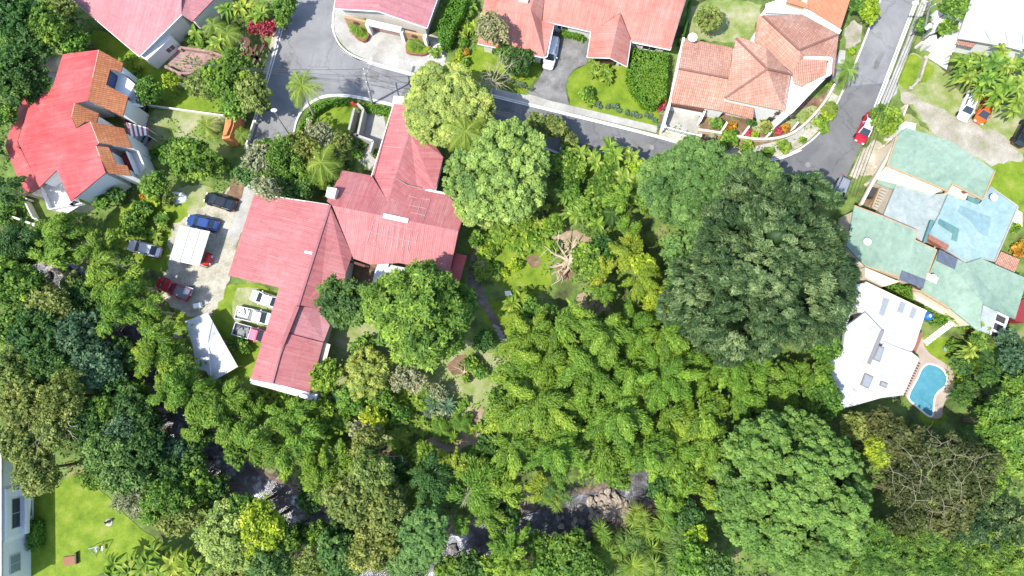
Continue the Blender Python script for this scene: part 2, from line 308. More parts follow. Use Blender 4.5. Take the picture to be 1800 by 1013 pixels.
# ------------------------------------------------------------------ object helpers
def worldloc(o):
    v = Vector((0, 0, 0))
    while o is not None: v += o.location; o = o.parent
    return v
def tag(o, label=None, cat=None, group=None, kind=None):
    if label: o['label'] = label
    if cat: o['category'] = cat
    if group: o['group'] = group
    if kind: o['kind'] = kind
    return o
def thing(name, label, cat, loc, group=None):
    o = bpy.data.objects.new(name, None); o.empty_display_size = .3; COL.objects.link(o); o.location = loc
    return tag(o, label, cat, group)
class MB:
    def __init__(s): s.v = []; s.f = []; s.uv = None
    def add(s, vs, fs):
        n = len(s.v); s.v += [tuple(map(float, v)) for v in vs]; s.f += [tuple(i+n for i in f) for f in fs]; return s
    def box(s, c, size, rz=0.0, taper=1.0):
        hx, hy, hz = size[0]/2, size[1]/2, size[2]/2; ca, sa = math.cos(rz), math.sin(rz); vs = []
        for z, t in ((-hz, 1), (hz, taper)):
            for x, y in ((-hx, -hy), (hx, -hy), (hx, hy), (-hx, hy)):
                x *= t; y *= t; vs.append((c[0]+x*ca-y*sa, c[1]+x*sa+y*ca, c[2]+z))
        return s.add(vs, [(3,2,1,0), (4,5,6,7), (0,1,5,4), (1,2,6,5), (2,3,7,6), (3,0,4,7)])
    def prism(s, poly, z0, z1, cap=True, base=False):
        n = len(poly); area = sum(poly[i][0]*poly[(i+1) % n][1]-poly[(i+1) % n][0]*poly[i][1] for i in range(n))
        tops = z1 if isinstance(z1, (list, tuple)) else [z1]*n
        q = list(zip([p[:2] for p in poly], tops))
        if area < 0: q = q[::-1]
        vs = [(p[0], p[1], z0) for p, _ in q]+[(p[0], p[1], z) for p, z in q]
        fs = [(i, (i+1) % n, n+(i+1) % n, n+i) for i in range(n)]
        if cap: fs.append(tuple(range(n, 2*n)))
        if base: fs.append(tuple(range(n-1, -1, -1)))
        return s.add(vs, fs)
    def tube(s, pts, rads, seg=6, caps=True):
        pts = [Vector(p) for p in pts]; rads = rads if isinstance(rads, (list, tuple)) else [rads]*len(pts); base = len(s.v)
        for i, p in enumerate(pts):
            d = (pts[min(i+1, len(pts)-1)]-pts[max(i-1, 0)]).normalized()
            a = d.orthogonal().normalized() if abs(d.z) < .95 else Vector((1, 0, 0)).cross(d).normalized()
            b = d.cross(a)
            for k in range(seg):
                t = 2*math.pi*k/seg; q = p+(a*math.cos(t)+b*math.sin(t))*rads[i]; s.v.append(tuple(q))
        for i in range(len(pts)-1):
            for k in range(seg):
                a0 = base+i*seg+k; a1 = base+i*seg+(k+1) % seg; s.f.append((a0, a1, a1+seg, a0+seg))
        if caps: s.f.append(tuple(base+k for k in range(seg-1, -1, -1))); s.f.append(tuple(base+(len(pts)-1)*seg+k for k in range(seg)))
        return s
    def bar(s, a, b, w, h):
        a = Vector(a); b = Vector(b); d = (b-a)
        sd_ = Vector((-d.y, d.x, 0)); sd_ = sd_.normalized() if sd_.length > 1e-6 else Vector((1, 0, 0)); up = Vector((0, 0, 1)) if abs(d.normalized().z) < .9 else Vector((0, 1, 0))
        vs = [p+sd_*(w/2)*u+up*(h/2)*v for p in (a, b) for u, v in ((-1, -1), (1, -1), (1, 1), (-1, 1))]
        return s.add(vs, [(0,3,2,1)[::-1], (4,5,6,7)[::-1], (0,1,5,4), (1,2,6,5), (2,3,7,6), (3,0,4,7)])
    def lathe(s, prof, c, seg=12, sx=1, sy=1):
        base = len(s.v)
        for r, z in prof:
            for k in range(seg):
                t = 2*math.pi*k/seg; s.v.append((c[0]+r*math.cos(t)*sx, c[1]+r*math.sin(t)*sy, c[2]+z))
        for i in range(len(prof)-1):
            for k in range(seg):
                a0 = base+i*seg+k; a1 = base+i*seg+(k+1) % seg; s.f.append((a0, a1, a1+seg, a0+seg))
        s.f.append(tuple(base+k for k in range(seg-1, -1, -1))); s.f.append(tuple(base+(len(prof)-1)*seg+k for k in range(seg)))
        return s
    def mesh(s, name, mat, off=(0, 0, 0), smooth=False):
        me = bpy.data.meshes.new(name); o = off
        me.from_pydata([(v[0]-o[0], v[1]-o[1], v[2]-o[2]) for v in s.v], [], s.f)
        if s.uv is not None:
            ul = me.uv_layers.new(name='UVMap'); ul.data.foreach_set('uv', np.array(s.uv, dtype=np.float32).ravel())
        me.materials.append(MATS[mat]); 
        if smooth: me.polygons.foreach_set('use_smooth', [True]*len(me.polygons))
        me.update(); return me
    def build(s, name, mat, parent=None, smooth=False, bevel=0, label=None):
        off = worldloc(parent) if parent is not None else (0, 0, 0)
        o = bpy.data.objects.new(name, s.mesh(name, mat, off, smooth)); COL.objects.link(o)
        if parent is not None: o.parent = parent
        if bevel:
            m = o.modifiers.new('bevel', 'BEVEL'); m.width = bevel; m.segments = 2; m.limit_method = 'ANGLE'
        if label: o['label'] = label
        return o
def copy_tree(o, parent=None):
    c = o.copy(); COL.objects.link(c); c.parent = parent
    for ch in [x for x in bpy.data.objects if x.parent == o] if not hasattr(o, '_k') else []: copy_tree(ch, c)
    return c
KIDS = {}
def kids(o):
    return list(o.children)
def dup(root, loc, rz=0.0, scale=1.0, label=None):
    r = root.copy(); COL.objects.link(r); r.location = loc; r.rotation_euler = (0, 0, rz); r.scale = (scale,)*3
    if label: r['label'] = label
    for ch in list(root.children):
        c = ch.copy(); COL.objects.link(c); c.parent = r
        for g in list(ch.children):
            d = g.copy(); COL.objects.link(d); d.parent = c
    return r
def inset(poly, d):
    """move a polygon's edges inward by d metres"""
    n = len(poly); P2 = [Vector(p[:2]) for p in poly]
    area = sum(P2[i].x*P2[(i+1) % n].y-P2[(i+1) % n].x*P2[i].y for i in range(n)); sg = 1 if area > 0 else -1
    out = []
    for i in range(n):
        a, b, c = P2[i-1], P2[i], P2[(i+1) % n]
        d1 = (b-a).normalized(); d2 = (c-b).normalized(); n1 = Vector((-d1.y, d1.x))*sg; n2 = Vector((-d2.y, d2.x))*sg
        k = n1+n2; L = k.length
        if L < .3: out.append(tuple(b+n1*d)); continue
        k = k/L; out.append(tuple(b+k*(d/max(.35, k.dot(n1)))))
    return out
def centroid(poly):
    return (sum(p[0] for p in poly)/len(poly), sum(p[1] for p in poly)/len(poly))

def sheet(name, poly, z, mat, kind='structure', label=None, cat=None, tess=True, parent=None):
    """a flat sheet laid on the ground (poly in world xy)"""
    m = MB(); m.prism(poly, z-.06, z, cap=True); o = m.build(name, mat, parent)
    if parent is None: tag(o, label, cat, None, kind)
    return o
PCOUNT = [0]
HARD = ('concrete', 'slabs', 'paving_pink', 'old_asphalt', 'path_stone')
def rough_edge(poly, amp, seed):
    rng = random.Random(seed); out = []; n = len(poly)
    for i in range(n):
        a = Vector(poly[i][:2]); b = Vector(poly[(i+1) % n][:2]); L = (b-a).length; k = max(1, int(L/.6)); nn = Vector((-(b-a).y, (b-a).x))/max(L, 1e-6)
        for j in range(k): p = a.lerp(b, j/k)+nn*rng.uniform(-amp, amp); out.append((p.x, p.y))
    return out
def patch(name, t, pts, layer, mat, label=None, z=0.0):
    PCOUNT[0] += 1; zz = z+.004*layer+.00037*PCOUNT[0]
    pl = smooth_poly(WP(t, pts, zz))
    if mat not in HARD: pl = rough_edge(pl, .28 if mat in ('gravel', 'soil', 'straw', 'lawn_worn', 'concrete_mossy') else .12, PCOUNT[0])
    return sheet(name, pl, zz, mat, label=label)
def smooth_poly(poly, it=1):
    for _ in range(it):
        out = []; n = len(poly)
        for i in range(n):
            a = np.array(poly[i]); b = np.array(poly[(i+1) % n]); out += [tuple(a*.8+b*.2), tuple(a*.2+b*.8)]
        poly = out
    return poly
def smooth_line(pts, it=2):
    pts = [np.array(p, float) for p in pts]
    for _ in range(it):
        out = [pts[0]]
        for a, b in zip(pts[:-1], pts[1:]): out += [a*.75+b*.25, a*.25+b*.75]
        out.append(pts[-1]); pts = out
    return [tuple(p) for p in pts]
def ribbon(mb, line, wdt, z0, z1):
    """a band along a line (world pts), wdt metres wide, from z0 to z1"""
    L = [np.array(p[:2]) for p in line]; l, r = [], []
    for i, p in enumerate(L):
        d = L[min(i+1, len(L)-1)]-L[max(i-1, 0)]; d = d/np.linalg.norm(d); n = np.array([-d[1], d[0]])
        l.append(p+n*wdt/2); r.append(p-n*wdt/2)
    n = len(L); vs = [(*p, z1) for p in l]+[(*p, z1) for p in r]+[(*p, z0) for p in l]+[(*p, z0) for p in r]; fs = []
    for i in range(n-1):
        fs += [(n+i, n+i+1, i+1, i), (2*n+i, i, i+1, 2*n+i+1), (3*n+i, 3*n+i+1, n+i+1, n+i)]
    fs += [(0, 2*n, 3*n, n), (n-1, 2*n-1, 4*n-1, 3*n-1)]
    mb.add(vs, fs); return mb

def roof(name, faces, mat, parent, thick=.16, label=None):
    """faces: lists of world points; UV u along the eave, v up the slope; closed with an underside and edges"""
    m = MB(); idx = {}; F = []
    def vid(p):
        k = tuple(round(c, 2) for c in p)
        if k not in idx: idx[k] = len(m.v); m.v.append(tuple(p))
        return idx[k]
    for f in faces:
        ids = [vid(p) for p in f]; q = [Vector(m.v[i]) for i in ids]
        n = Vector((0, 0, 0))
        for i in range(len(q)): n += (q[i]-q[0]).cross(q[(i+1) % len(q)]-q[0])
        if n.z < 0: ids = ids[::-1]; n = -n
        F.append((ids, n.normalized()))
    nv = len(m.v); m.v += [(x, y, z-thick) for x, y, z in m.v[:nv]]
    edges = {}
    for ids, n in F:
        for i in range(len(ids)): edges[(ids[i], ids[(i+1) % len(ids)])] = 1
    uvs = []; fl = []
    for ids, n in F:
        u = Vector((0, 0, 1)).cross(n)
        u = u.normalized() if u.length > .02 else Vector((.9, .43, 0)); v = n.cross(u)
        fl.append(tuple(ids)); uvs += [(Vector(m.v[i]).dot(u)+50, Vector(m.v[i]).dot(v)+50) for i in ids]
        fl.append(tuple(i+nv for i in ids[::-1])); uvs += [(Vector(m.v[i]).dot(u)+50, Vector(m.v[i]).dot(v)+50) for i in ids[::-1]]
    for a, b in edges:
        if (b, a) not in edges:
            fl.append((b, a, a+nv, b+nv)); uvs += [(0, 0)]*4
    m.f = fl; m.uv = uvs
    return m.build(name, mat, parent, label=label)
def walls(outline, parent, mat, z0=0.0, d=.45, name='wall', drop=.2, cap=False, label=None):
    q = inset(outline, d); m = MB(); m.prism(q, z0, [p[2]-drop for p in outline], cap=cap)
    return m.build(name, mat, parent, label=label)
def window(parent, A, B, t0, t1, z0, z1, glass='glass', frame='white', side=1, name='window', out=.0):
    """a window on the wall line A-B; side=+1 if the outside is left of A->B"""
    A = Vector(A[:2]); B = Vector(B[:2]); d = B-A; n = Vector((-d.y, d.x)).normalized()*side; u = d.normalized(); a = A+u*t0; b = A+u*t1
    def slab(p, q, za, zb, o0, o1):
        m = MB(); pl = [p+n*o0, q+n*o0, q+n*o1, p+n*o1]; m.prism([tuple(x) for x in pl], za, zb, True, True); return m
    f = MB(); fw = .09
    for p, q, za, zb in ((a, b, z0, z0+fw), (a, b, z1-fw, z1), (a, a+u*fw, z0+fw, z1-fw), (b-u*fw, b, z0+fw, z1-fw)):
        s = slab(p, q, za, zb, out-.02, out+.08); f.add(s.v, s.f)
    mid = (a+b)/2; s = slab(mid-u*.03, mid+u*.03, z0+fw, z1-fw, out-.02, out+.06); f.add(s.v, s.f)
    w_ = f.build(name, frame, parent)
    slab(a+u*fw, b-u*fw, z0+fw, z1-fw, out-.02, out+.035).build('pane', glass, w_)
    return w_
def skylight(parent, t, pts, z, frame='midgrey', glass='glass', name='skylight', h=.25):
    p = WP(t, pts, z+h); m = MB(); m.prism(p, z-.05, z+h); o = m.build(name, frame, parent)
    q = inset(p, .12); MB().prism(q, z+h-.02, z+h+.03).build('pane', glass, o); return o
def railing(mb, pts, h, post=1.2, z=0.0, r=.025):
    for a, b in zip(pts[:-1], pts[1:]):
        A = Vector((a[0], a[1], z)); B = Vector((b[0], b[1], z)); L = (B-A).length; n = max(1, int(L/post))
        mb.bar(A+Vector((0,0,h)), B+Vector((0,0,h)), .06, .06); mb.bar(A+Vector((0,0,.15)), B+Vector((0,0,.15)), .05, .05)
        for i in range(n+1):
            p = A.lerp(B, i/n); mb.box((p.x, p.y, z+h/2), (.05, .05, h))

# ------------------------------------------------------------------ foliage
def quads_mesh(name, V, tint, mats, core=None):
    """V: (n,4,3) quads; core: extra (verts, quads) with tint .15"""
    n = len(V); verts = V.reshape(-1, 3); nf = n; t = tint
    idx = np.arange(4*n)
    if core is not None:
        cv, cf = core; idx = np.concatenate([idx, cf.ravel()+4*n]); verts = np.concatenate([verts, cv]); nf = n+len(cf); t = np.concatenate([tint, np.full(len(cf), .1)])  # dark tint of the inner body paints in the shade between the leaves
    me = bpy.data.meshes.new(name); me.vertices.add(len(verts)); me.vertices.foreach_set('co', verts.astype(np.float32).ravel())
    me.loops.add(4*nf); me.loops.foreach_set('vertex_index', idx.astype(np.int32))
    me.polygons.add(nf); me.polygons.foreach_set('loop_start', (np.arange(nf)*4).astype(np.int32))
    me.update(calc_edges=True)
    a = me.attributes.new('tint', 'FLOAT', 'FACE'); a.data.foreach_set('value', np.clip(t, 0, 1).astype(np.float32))
    for m in mats: me.materials.append(MATS[m])
    me.validate(); return me
def unit(v): return v/np.maximum(np.linalg.norm(v, axis=-1, keepdims=True), 1e-6)
def leaf_quads(Pn, Nn, L, Wd, rng, T=None):
    Nn = unit(Nn)
    if T is None: T = rng.normal(size=Pn.shape)
    T = unit(T-(T*Nn).sum(1, keepdims=True)*Nn); S = np.cross(Nn, T)
    L = (L*rng.uniform(.7, 1.3, len(Pn)))[:, None]/2; Wd = (Wd*rng.uniform(.7, 1.3, len(Pn)))[:, None]/2
    return np.stack([Pn-T*L, Pn+S*Wd, Pn+T*L, Pn-S*Wd], 1)
def ball_quads(c, r, rings=4, seg=7):
    vs = []; fs = []
    for i in range(rings+1):
        ph = math.pi*i/rings
        for k in range(seg):
            a = 2*math.pi*k/seg; vs.append((c[0]+r[0]*math.sin(ph)*math.cos(a), c[1]+r[1]*math.sin(ph)*math.sin(a), c[2]+r[2]*math.cos(ph)))
    for i in range(rings):
        for k in range(seg):
            fs.append((i*seg+k, (i+1)*seg+k, (i+1)*seg+(k+1) % seg, i*seg+(k+1) % seg))
    return np.array(vs), np.array(fs)
def hemi(n, rng, zmin=-.35):
    i = np.arange(n)+.5; z = 1-(1-zmin)*i/n; a = i*2.399963+rng.uniform(0, 6.28); r = np.sqrt(np.maximum(0, 1-z*z))
    v = np.stack([r*np.cos(a), r*np.sin(a), z], 1)+rng.normal(size=(n, 3))*.16
    return unit(v)
# form: (lobe radius / R, sub-puff radius in m, height / R, leaf length, leaf width, leaf density, roughness of the outline, up-bias)
FORMS = dict(
    dome=(.21, .48, .50, .25, .22, 2.8, .11, .75),
    smooth=(.20, .42, .62, .25, .22, 3.2, .03, .7),
    bush=(.30, .58, .75, .36, .26, 1.7, .26, .35),
    fine=(.19, .55, .72, .50, .12, 2.4, .26, .3),
    mango=(.24, .62, .78, .55, .22, 1.7, .12, .35),
    sparse=(.26, .50, .7, .30, .20, 0.9, .30, .2),
    tuft=(.32, .55, .7, .55, .13, 2.6, .2, .3),
)
def crown_mesh(name, form, R, seed, mat, core=True):
    lf, pr, hz, LL, LW, dens, rough, upb = FORMS[form]; rng = np.random.default_rng(seed)
    lr0 = max(.5, lf*R); nl = max(5, int(2.3*(R/lr0)**2)); pr = min(pr, lr0*.55)
    D = hemi(nl, rng); ell = np.array([1, 1, hz])
    ang = np.arctan2(D[:, 1], D[:, 0]); wob = 1+1.25*rough*(np.sin(ang*2+rng.uniform(0, 6))*.5+np.sin(ang*3+rng.uniform(0, 6))*.4+np.sin(ang*5+rng.uniform(0, 6))*.25)
    lr = lr0*rng.uniform(.7, 1.25, nl)
    C = D*ell*((R-lr)*wob*rng.uniform(.86, 1.06, nl) if form not in ('dome', 'smooth') else (R-lr)*wob*rng.uniform(.93, 1.03, nl))[:, None]
    extra = max(2, nl//4); C = np.concatenate([C, rng.uniform(-.45, .45, (extra, 3))*R*ell]); lr = np.concatenate([lr, np.full(extra, lr0*1.2)])
    PC, PR, PT = [], [], []
    for c, r in zip(C, lr):
        k = max(4, int(1.9*(r/pr)**2)); d = hemi(k, rng, -.5); PC.append(c+d*np.array([1, 1, .85])*(r-pr*.5)*rng.uniform(.8, 1.12, (k, 1))); PR.append(pr*rng.uniform(.65, 1.3, k)); PT.append(np.full(k, rng.normal()*.15)+rng.normal(size=k)*.15)
    PC = np.concatenate(PC); PR = np.concatenate(PR); PT = np.concatenate(PT)
    # drop puffs buried in other lobes
    keep = np.ones(len(PC), bool)
    for c, r in zip(C, lr): keep &= (np.linalg.norm(PC-c, axis=1) > r*.55)
    PC, PR, PT = PC[keep], PR[keep], PT[keep]
    nleaf = np.maximum(4, (dens*PR**2*2*math.pi/(LL*LW*.5)*.62)).astype(int)
    ii = np.repeat(np.arange(len(PC)), nleaf); n = len(ii)
    d = unit(rng.normal(size=(n, 3))+np.array([0, 0, .55])); rad = PR[ii]*rng.uniform(.55, 1.08, n)
    Pn = PC[ii]+d*rad[:, None]*np.array([1, 1, .8])
    Nn = d*.55+np.array([0, 0, upb])+rng.normal(size=(n, 3))*.42
    tint = .45+PT[ii]+rng.normal(size=n)*.14
    T = None
    if form in ('mango', 'tuft'): T = d+rng.normal(size=(n, 3))*.25+np.array([0, 0, -.3]); Nn = rng.normal(size=(n, 3))*.5+np.array([0, 0, 1.0])+d*.3
    if form == 'fine': T = rng.normal(size=(n, 3))*.6+unit(PC[ii])+np.array([0, 0, -.2])
    ks = rng.uniform(.7, 1.35, len(PC))[ii]; V = leaf_quads(Pn, Nn, LL*ks, LW*ks, rng, T)
    cr = None
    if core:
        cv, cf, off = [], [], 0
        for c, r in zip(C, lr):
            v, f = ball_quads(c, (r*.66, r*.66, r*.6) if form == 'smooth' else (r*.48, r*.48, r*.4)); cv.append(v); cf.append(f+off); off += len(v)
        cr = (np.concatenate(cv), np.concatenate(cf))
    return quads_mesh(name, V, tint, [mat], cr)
def bamboo_mesh(name, R, seed, mat):
    """a clump of arching bamboo: each culm ends in a long drooping plume of narrow leaves; the clump bows towards its +x"""
    rng = np.random.default_rng(seed); Q = []; TT = []; n_pl = max(6, int(2.7*R+3)); cores = []; cfs = []; off = 0
    for i in range(n_pl):
        f = (i+.5)/n_pl; az = 2.399963*i+rng.normal()*.3; dirv = np.array([math.cos(az), math.sin(az), 0.]); start = dirv*R*(.04+.5*f)
        dirv = dirv*.75+np.array([.62, 0, 0]); dirv /= np.linalg.norm(dirv); start = start-np.array([R*.22, 0, 0])
        ln = R*rng.uniform(.5, .95); htop = R*rng.uniform(-.1, .6)*(1.2-.9*f)+rng.normal()*.4
        bend = rng.normal()*.25; side = np.array([-dirv[1], dirv[0], 0]); wmax = (.105*R+.26)*rng.uniform(.75, 1.2); ns = max(6, int(ln/.34)); tb = rng.normal()*.12
        for k in range(ns):
            t = k/(ns-1); c = start+dirv*ln*t+side*bend*ln*t*t+np.array([0, 0, htop+.35*ln*t-1.05*ln*t*t*t])+rng.normal(size=3)*.07
            pw = wmax*(.8+.45*math.sin(math.pi*min(1, t*1.25)))*(1-.72*t**2.2)*rng.uniform(.9, 1.1); n = int(250*pw*pw)+16
            d = unit(rng.normal(size=(n, 3))+np.array([0, 0, .45])); Pn = c+d*pw*(.7+.55*rng.uniform(0, 1, (n, 1))**2)*np.array([1, 1, .75])
            T = dirv*1.1+d*.75+rng.normal(size=(n, 3))*.4+np.array([0, 0, -.5]); Nn = d*.7+np.array([0, 0, .5])+rng.normal(size=(n, 3))*.42
            Q.append(leaf_quads(Pn, Nn, np.full(n, .42), np.full(n, .13), rng, T)); TT.append(.40+tb+rng.normal(size=n)*.14+.16*t)
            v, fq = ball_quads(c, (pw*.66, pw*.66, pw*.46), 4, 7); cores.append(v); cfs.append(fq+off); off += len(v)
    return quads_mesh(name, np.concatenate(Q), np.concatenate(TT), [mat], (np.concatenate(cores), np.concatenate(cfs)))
def strip_leaf(rng, base, az, length, width, up, droop, seg=6, fold=.25):
    """one long arching blade as quads: returns (k,4,3)"""
    d = np.array([math.cos(az), math.sin(az), 0]); s = np.array([-d[1], d[0], 0]); pts = []; out = []
    for i in range(seg+1):
        t = i/seg; h = up*length*t-droop*length*t*t; r = length*(t*.92)
        pts.append((base+d*r+np.array([0, 0, h]), width*math.sin(math.pi*min(.97, .12+.86*t))**.7))
    for (a, wa), (b, wb) in zip(pts[:-1], pts[1:]):
        for sg in (-1, 1):
            z = np.array([0, 0, fold]); out.append([a, a+s*sg*wa/2+z*wa, b+s*sg*wb/2+z*wb, b] if sg > 0 else [a, b, b+s*sg*wb/2+z*wb, a+s*sg*wa/2+z*wa])
    return np.array(out)
def rosette_mesh(name, n, length, width, up, droop, seed, mat, heads=1, spread=0.0, seg=5):
    rng = np.random.default_rng(seed); Q = []; T = []
    for h in range(heads):
        c = np.array([rng.normal()*spread, rng.normal()*spread, rng.uniform(-.4, .4) if heads > 1 else 0.])
        for i in range(n):
            k = i/n; q = strip_leaf(rng, c, 2.39996*i+rng.normal()*.25, length*rng.uniform(.75, 1.15)*(.75+.25*k), width*rng.uniform(.8, 1.2), up*(1.35-.9*k), droop*rng.uniform(.7, 1.3), seg)
            Q.append(q); T.append(np.full(len(q), .5+rng.normal()*.2))
    return quads_mesh(name, np.concatenate(Q), np.concatenate(T), [mat])
def palm_mesh(name, nf, length, seed, mat):
    rng = np.random.default_rng(seed); Q = []; T = []
    for i in range(nf):
        az = 2.39996*i+rng.normal()*.2; k = i/nf; d = np.array([math.cos(az), math.sin(az), 0]); s = np.array([-d[1], d[0], 0]); L = length*rng.uniform(.8, 1.1); up = .8-.95*k; dr = .85*rng.uniform(.7, 1.3); tb = .5+rng.normal()*.15
        def pt(t): return d*L*t*.93+np.array([0, 0, L*(up*t-dr*t*t)])
        m = 26
        for j in range(m):
            t0, t1 = j/m, (j+1)/m; a, b = pt(t0), pt(t1); Q.append([[a-s*.03, a+s*.03, b+s*.03, b-s*.03]]); T.append([tb+.15])
            ll = L*.30*math.sin(math.pi*(.1+.85*t0))**.8+.1
            for sg in (-1, 1):
                dv = s*sg*.9+d*.55+np.array([0, 0, -.6+rng.normal()*.2]); dv /= np.linalg.norm(dv); e = a+dv*ll; wv = d*.036
                Q.append([[a-wv, a+wv, e+wv*.3, e-wv*.3]]); T.append([tb+rng.normal()*.1])
    return quads_mesh(name, np.concatenate([np.array(q) for q in Q]), np.concatenate([np.array(t, float) for t in T]), [mat])
def hedge_mesh(name, poly, z0, z1, seed, mat, dens=26, rough=.12):
    rng = np.random.default_rng(seed); n = len(poly); Pn = []; Nn = []
    c = np.array([p[:2] for p in poly]); mn, mx = c.min(0), c.max(0)
    A = (mx-mn).prod(); m = int(A*dens*2.2); q = rng.uniform(mn, mx, (m, 2)); q = q[inpoly(q[:, 0], q[:, 1], c)]
    lump = np.sin(q[:, 0]*2.3+seed)*np.sin(q[:, 1]*2.9+seed*2)*.12
    Pn.append(np.column_stack([q, z1+lump+rng.normal(size=len(q))*rough])); Nn.append(np.tile([0, 0, 1.], (len(q), 1)))
    for i in range(n):
        a, b = c[i], c[(i+1) % n]; L = np.linalg.norm(b-a); k = int(L*(z1-z0)*dens*1.6); t = rng.uniform(0, 1, (k, 1)); e = (b-a)/max(L, 1e-6); nn = np.array([e[1], -e[0]])
        xy = a+(b-a)*t+nn*rng.normal(size=(k, 1))*rough; Pn.append(np.column_stack([xy, rng.uniform(z0, z1, k)])); Nn.append(np.tile([nn[0], nn[1], .3], (k, 1)))
    Pn = np.concatenate(Pn); Nn = np.concatenate(Nn)+rng.normal(size=(len(Pn), 3))*.5
    V = leaf_quads(Pn, Nn, np.full(len(Pn), .26), np.full(len(Pn), .18), rng)
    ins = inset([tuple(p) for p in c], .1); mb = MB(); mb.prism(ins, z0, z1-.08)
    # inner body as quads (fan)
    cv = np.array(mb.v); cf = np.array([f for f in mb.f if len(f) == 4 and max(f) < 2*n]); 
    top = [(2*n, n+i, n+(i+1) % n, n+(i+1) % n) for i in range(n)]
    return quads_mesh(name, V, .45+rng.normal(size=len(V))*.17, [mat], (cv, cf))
def inpoly(x, y, poly):
    poly = np.asarray(poly); c = np.zeros(np.shape(x), bool); j = len(poly)-1
    for i in range(len(poly)):
        xi, yi = poly[i][:2]; xj, yj = poly[j][:2]
        if yi != yj:
            c ^= ((yi > y) != (yj > y)) & (x < (xj-xi)*(y-yi)/(yj-yi)+xi)
        j = i
    return c

# trunks -------------------------------------------------------------
def trunk_mesh(name, R, H, seed, mat='bark', spread=.62, limbs=5):
    rng = random.Random(seed); m = MB(); r0 = .045*R+.07
    fork = H*.55; lean = (rng.uniform(-.2, .2), rng.uniform(-.2, .2))
    m.tube([(0, 0, -.4), (lean[0]*.3, lean[1]*.3, fork*.5), (lean[0], lean[1], fork)], [r0*1.35, r0, r0*.85], 7)
    for i in range(limbs):
        a = 2*math.pi*i/limbs+rng.uniform(-.4, .4); e = R*spread*rng.uniform(.8, 1.1); top = H+R*.12*rng.uniform(-.5, 1)
        p1 = (lean[0]+math.cos(a)*e*.4, lean[1]+math.sin(a)*e*.4, fork+(top-fork)*.55); p2 = (lean[0]+math.cos(a)*e, lean[1]+math.sin(a)*e, top)
        m.tube([(lean[0], lean[1], fork*.92), p1, p2], [r0*.6, r0*.4, r0*.14], 5)
        for s in (-1, 1):
            b = a+s*.6; m.tube([p1, (p1[0]+math.cos(b)*e*.45, p1[1]+math.sin(b)*e*.45, top*.98)], [r0*.26, r0*.08], 4)
    return m.mesh(name, mat)
_crowns, _trunks = {}, {}
SIZES = [1.0, 1.5, 2.2, 3.2, 4.6, 6.5, 8.5, 11.5]
REG = []          # things waiting for a label: (object, look, category, px, py, area)
SEED = [7]
def tree(form, mat, cx, cy, rpx, zc, look, cat='tree', group=None, variant=None, trunk=True, bark='bark', name=None, ground=None, lean=None, sc_z=1.0):
    """crown centre seen at photo pixel (cx, cy), rpx photo pixels wide, zc metres above the ground"""
    R = rpx*(CAM_H-zc)/FOC*1.02; x, y, z = P(cx, cy, zc); g = gz(x, y) if ground is None else ground
    S = min(SIZES, key=lambda s: abs(math.log(s/R))); SEED[0] += 1
    v = (SEED[0] % 3) if variant is None else variant
    key = (form, S, v)
    if key not in _crowns:
        _crowns[key] = bamboo_mesh('crown', S, 100+v*17+int(S*10), mat) if form == 'bamboo' else crown_mesh('crown', form, S, 100+v*17+int(S*10), mat)
    nm = name or ('tree' if trunk else 'shrub')
    root = thing(nm, None, cat, (x, y, g), group)
    c = bpy.data.objects.new('crown' if trunk else 'foliage', _crowns[key]); COL.objects.link(c); c.parent = root
    c.location = (0, 0, zc-g); k = R/S; rs_ = random.Random(SEED[0]*3+1); c.scale = (k*rs_.uniform(.9, 1.1), k*rs_.uniform(.9, 1.1), k*sc_z); c.rotation_euler = (0, 0, random.Random(SEED[0]).uniform(0, 6.28) if lean is None else lean)
    c.material_slots[0].link = 'OBJECT'; c.material_slots[0].material = MATS[mat]
    hk = (S, round((zc-g)/2)*2, v, bark)
    if trunk:
        if hk not in _trunks: _trunks[hk] = trunk_mesh('trunk', S, max(1.2, hk[1]), 50+v+int(S), bark, spread=.62)
        t = bpy.data.objects.new('trunk', _trunks[hk]); COL.objects.link(t); t.parent = root; t.scale = (min(1.1, k),)*2+((zc-g)/max(1.2, hk[1]),)
    else:
        if hk not in _trunks: _trunks[hk] = trunk_mesh('stem', S, max(.6, zc-g), 50+v, bark, spread=.3, limbs=4)
        t = bpy.data.objects.new('stem', _trunks[hk]); COL.objects.link(t); t.parent = root; t.scale = (.6, .6, 1)
    REG.append((root, look, cx, cy, rpx)); return root
_ros = {}
ROS = dict(   # n, length, width, up, droop, heads, spread
    banana=(9, 2.3, .62, .95, .95, 1, 0), broad=(16, 1.05, .30, .8, .75, 3, .45), dracaena=(26, .95, .13, .8, .8, 3, .5), agave=(34, 1.25, .2, .75, .35, 1, 0),
    bromeliad=(18, .6, .12, .8, .6, 2, .3), grass=(60, 1.5, .075, 1.1, 1.3, 3, .6), heliconia=(12, 1.7, .42, 1.1, 1.1, 3, .6), starburst=(60, 1.3, .05, .5, .25, 1, 0))
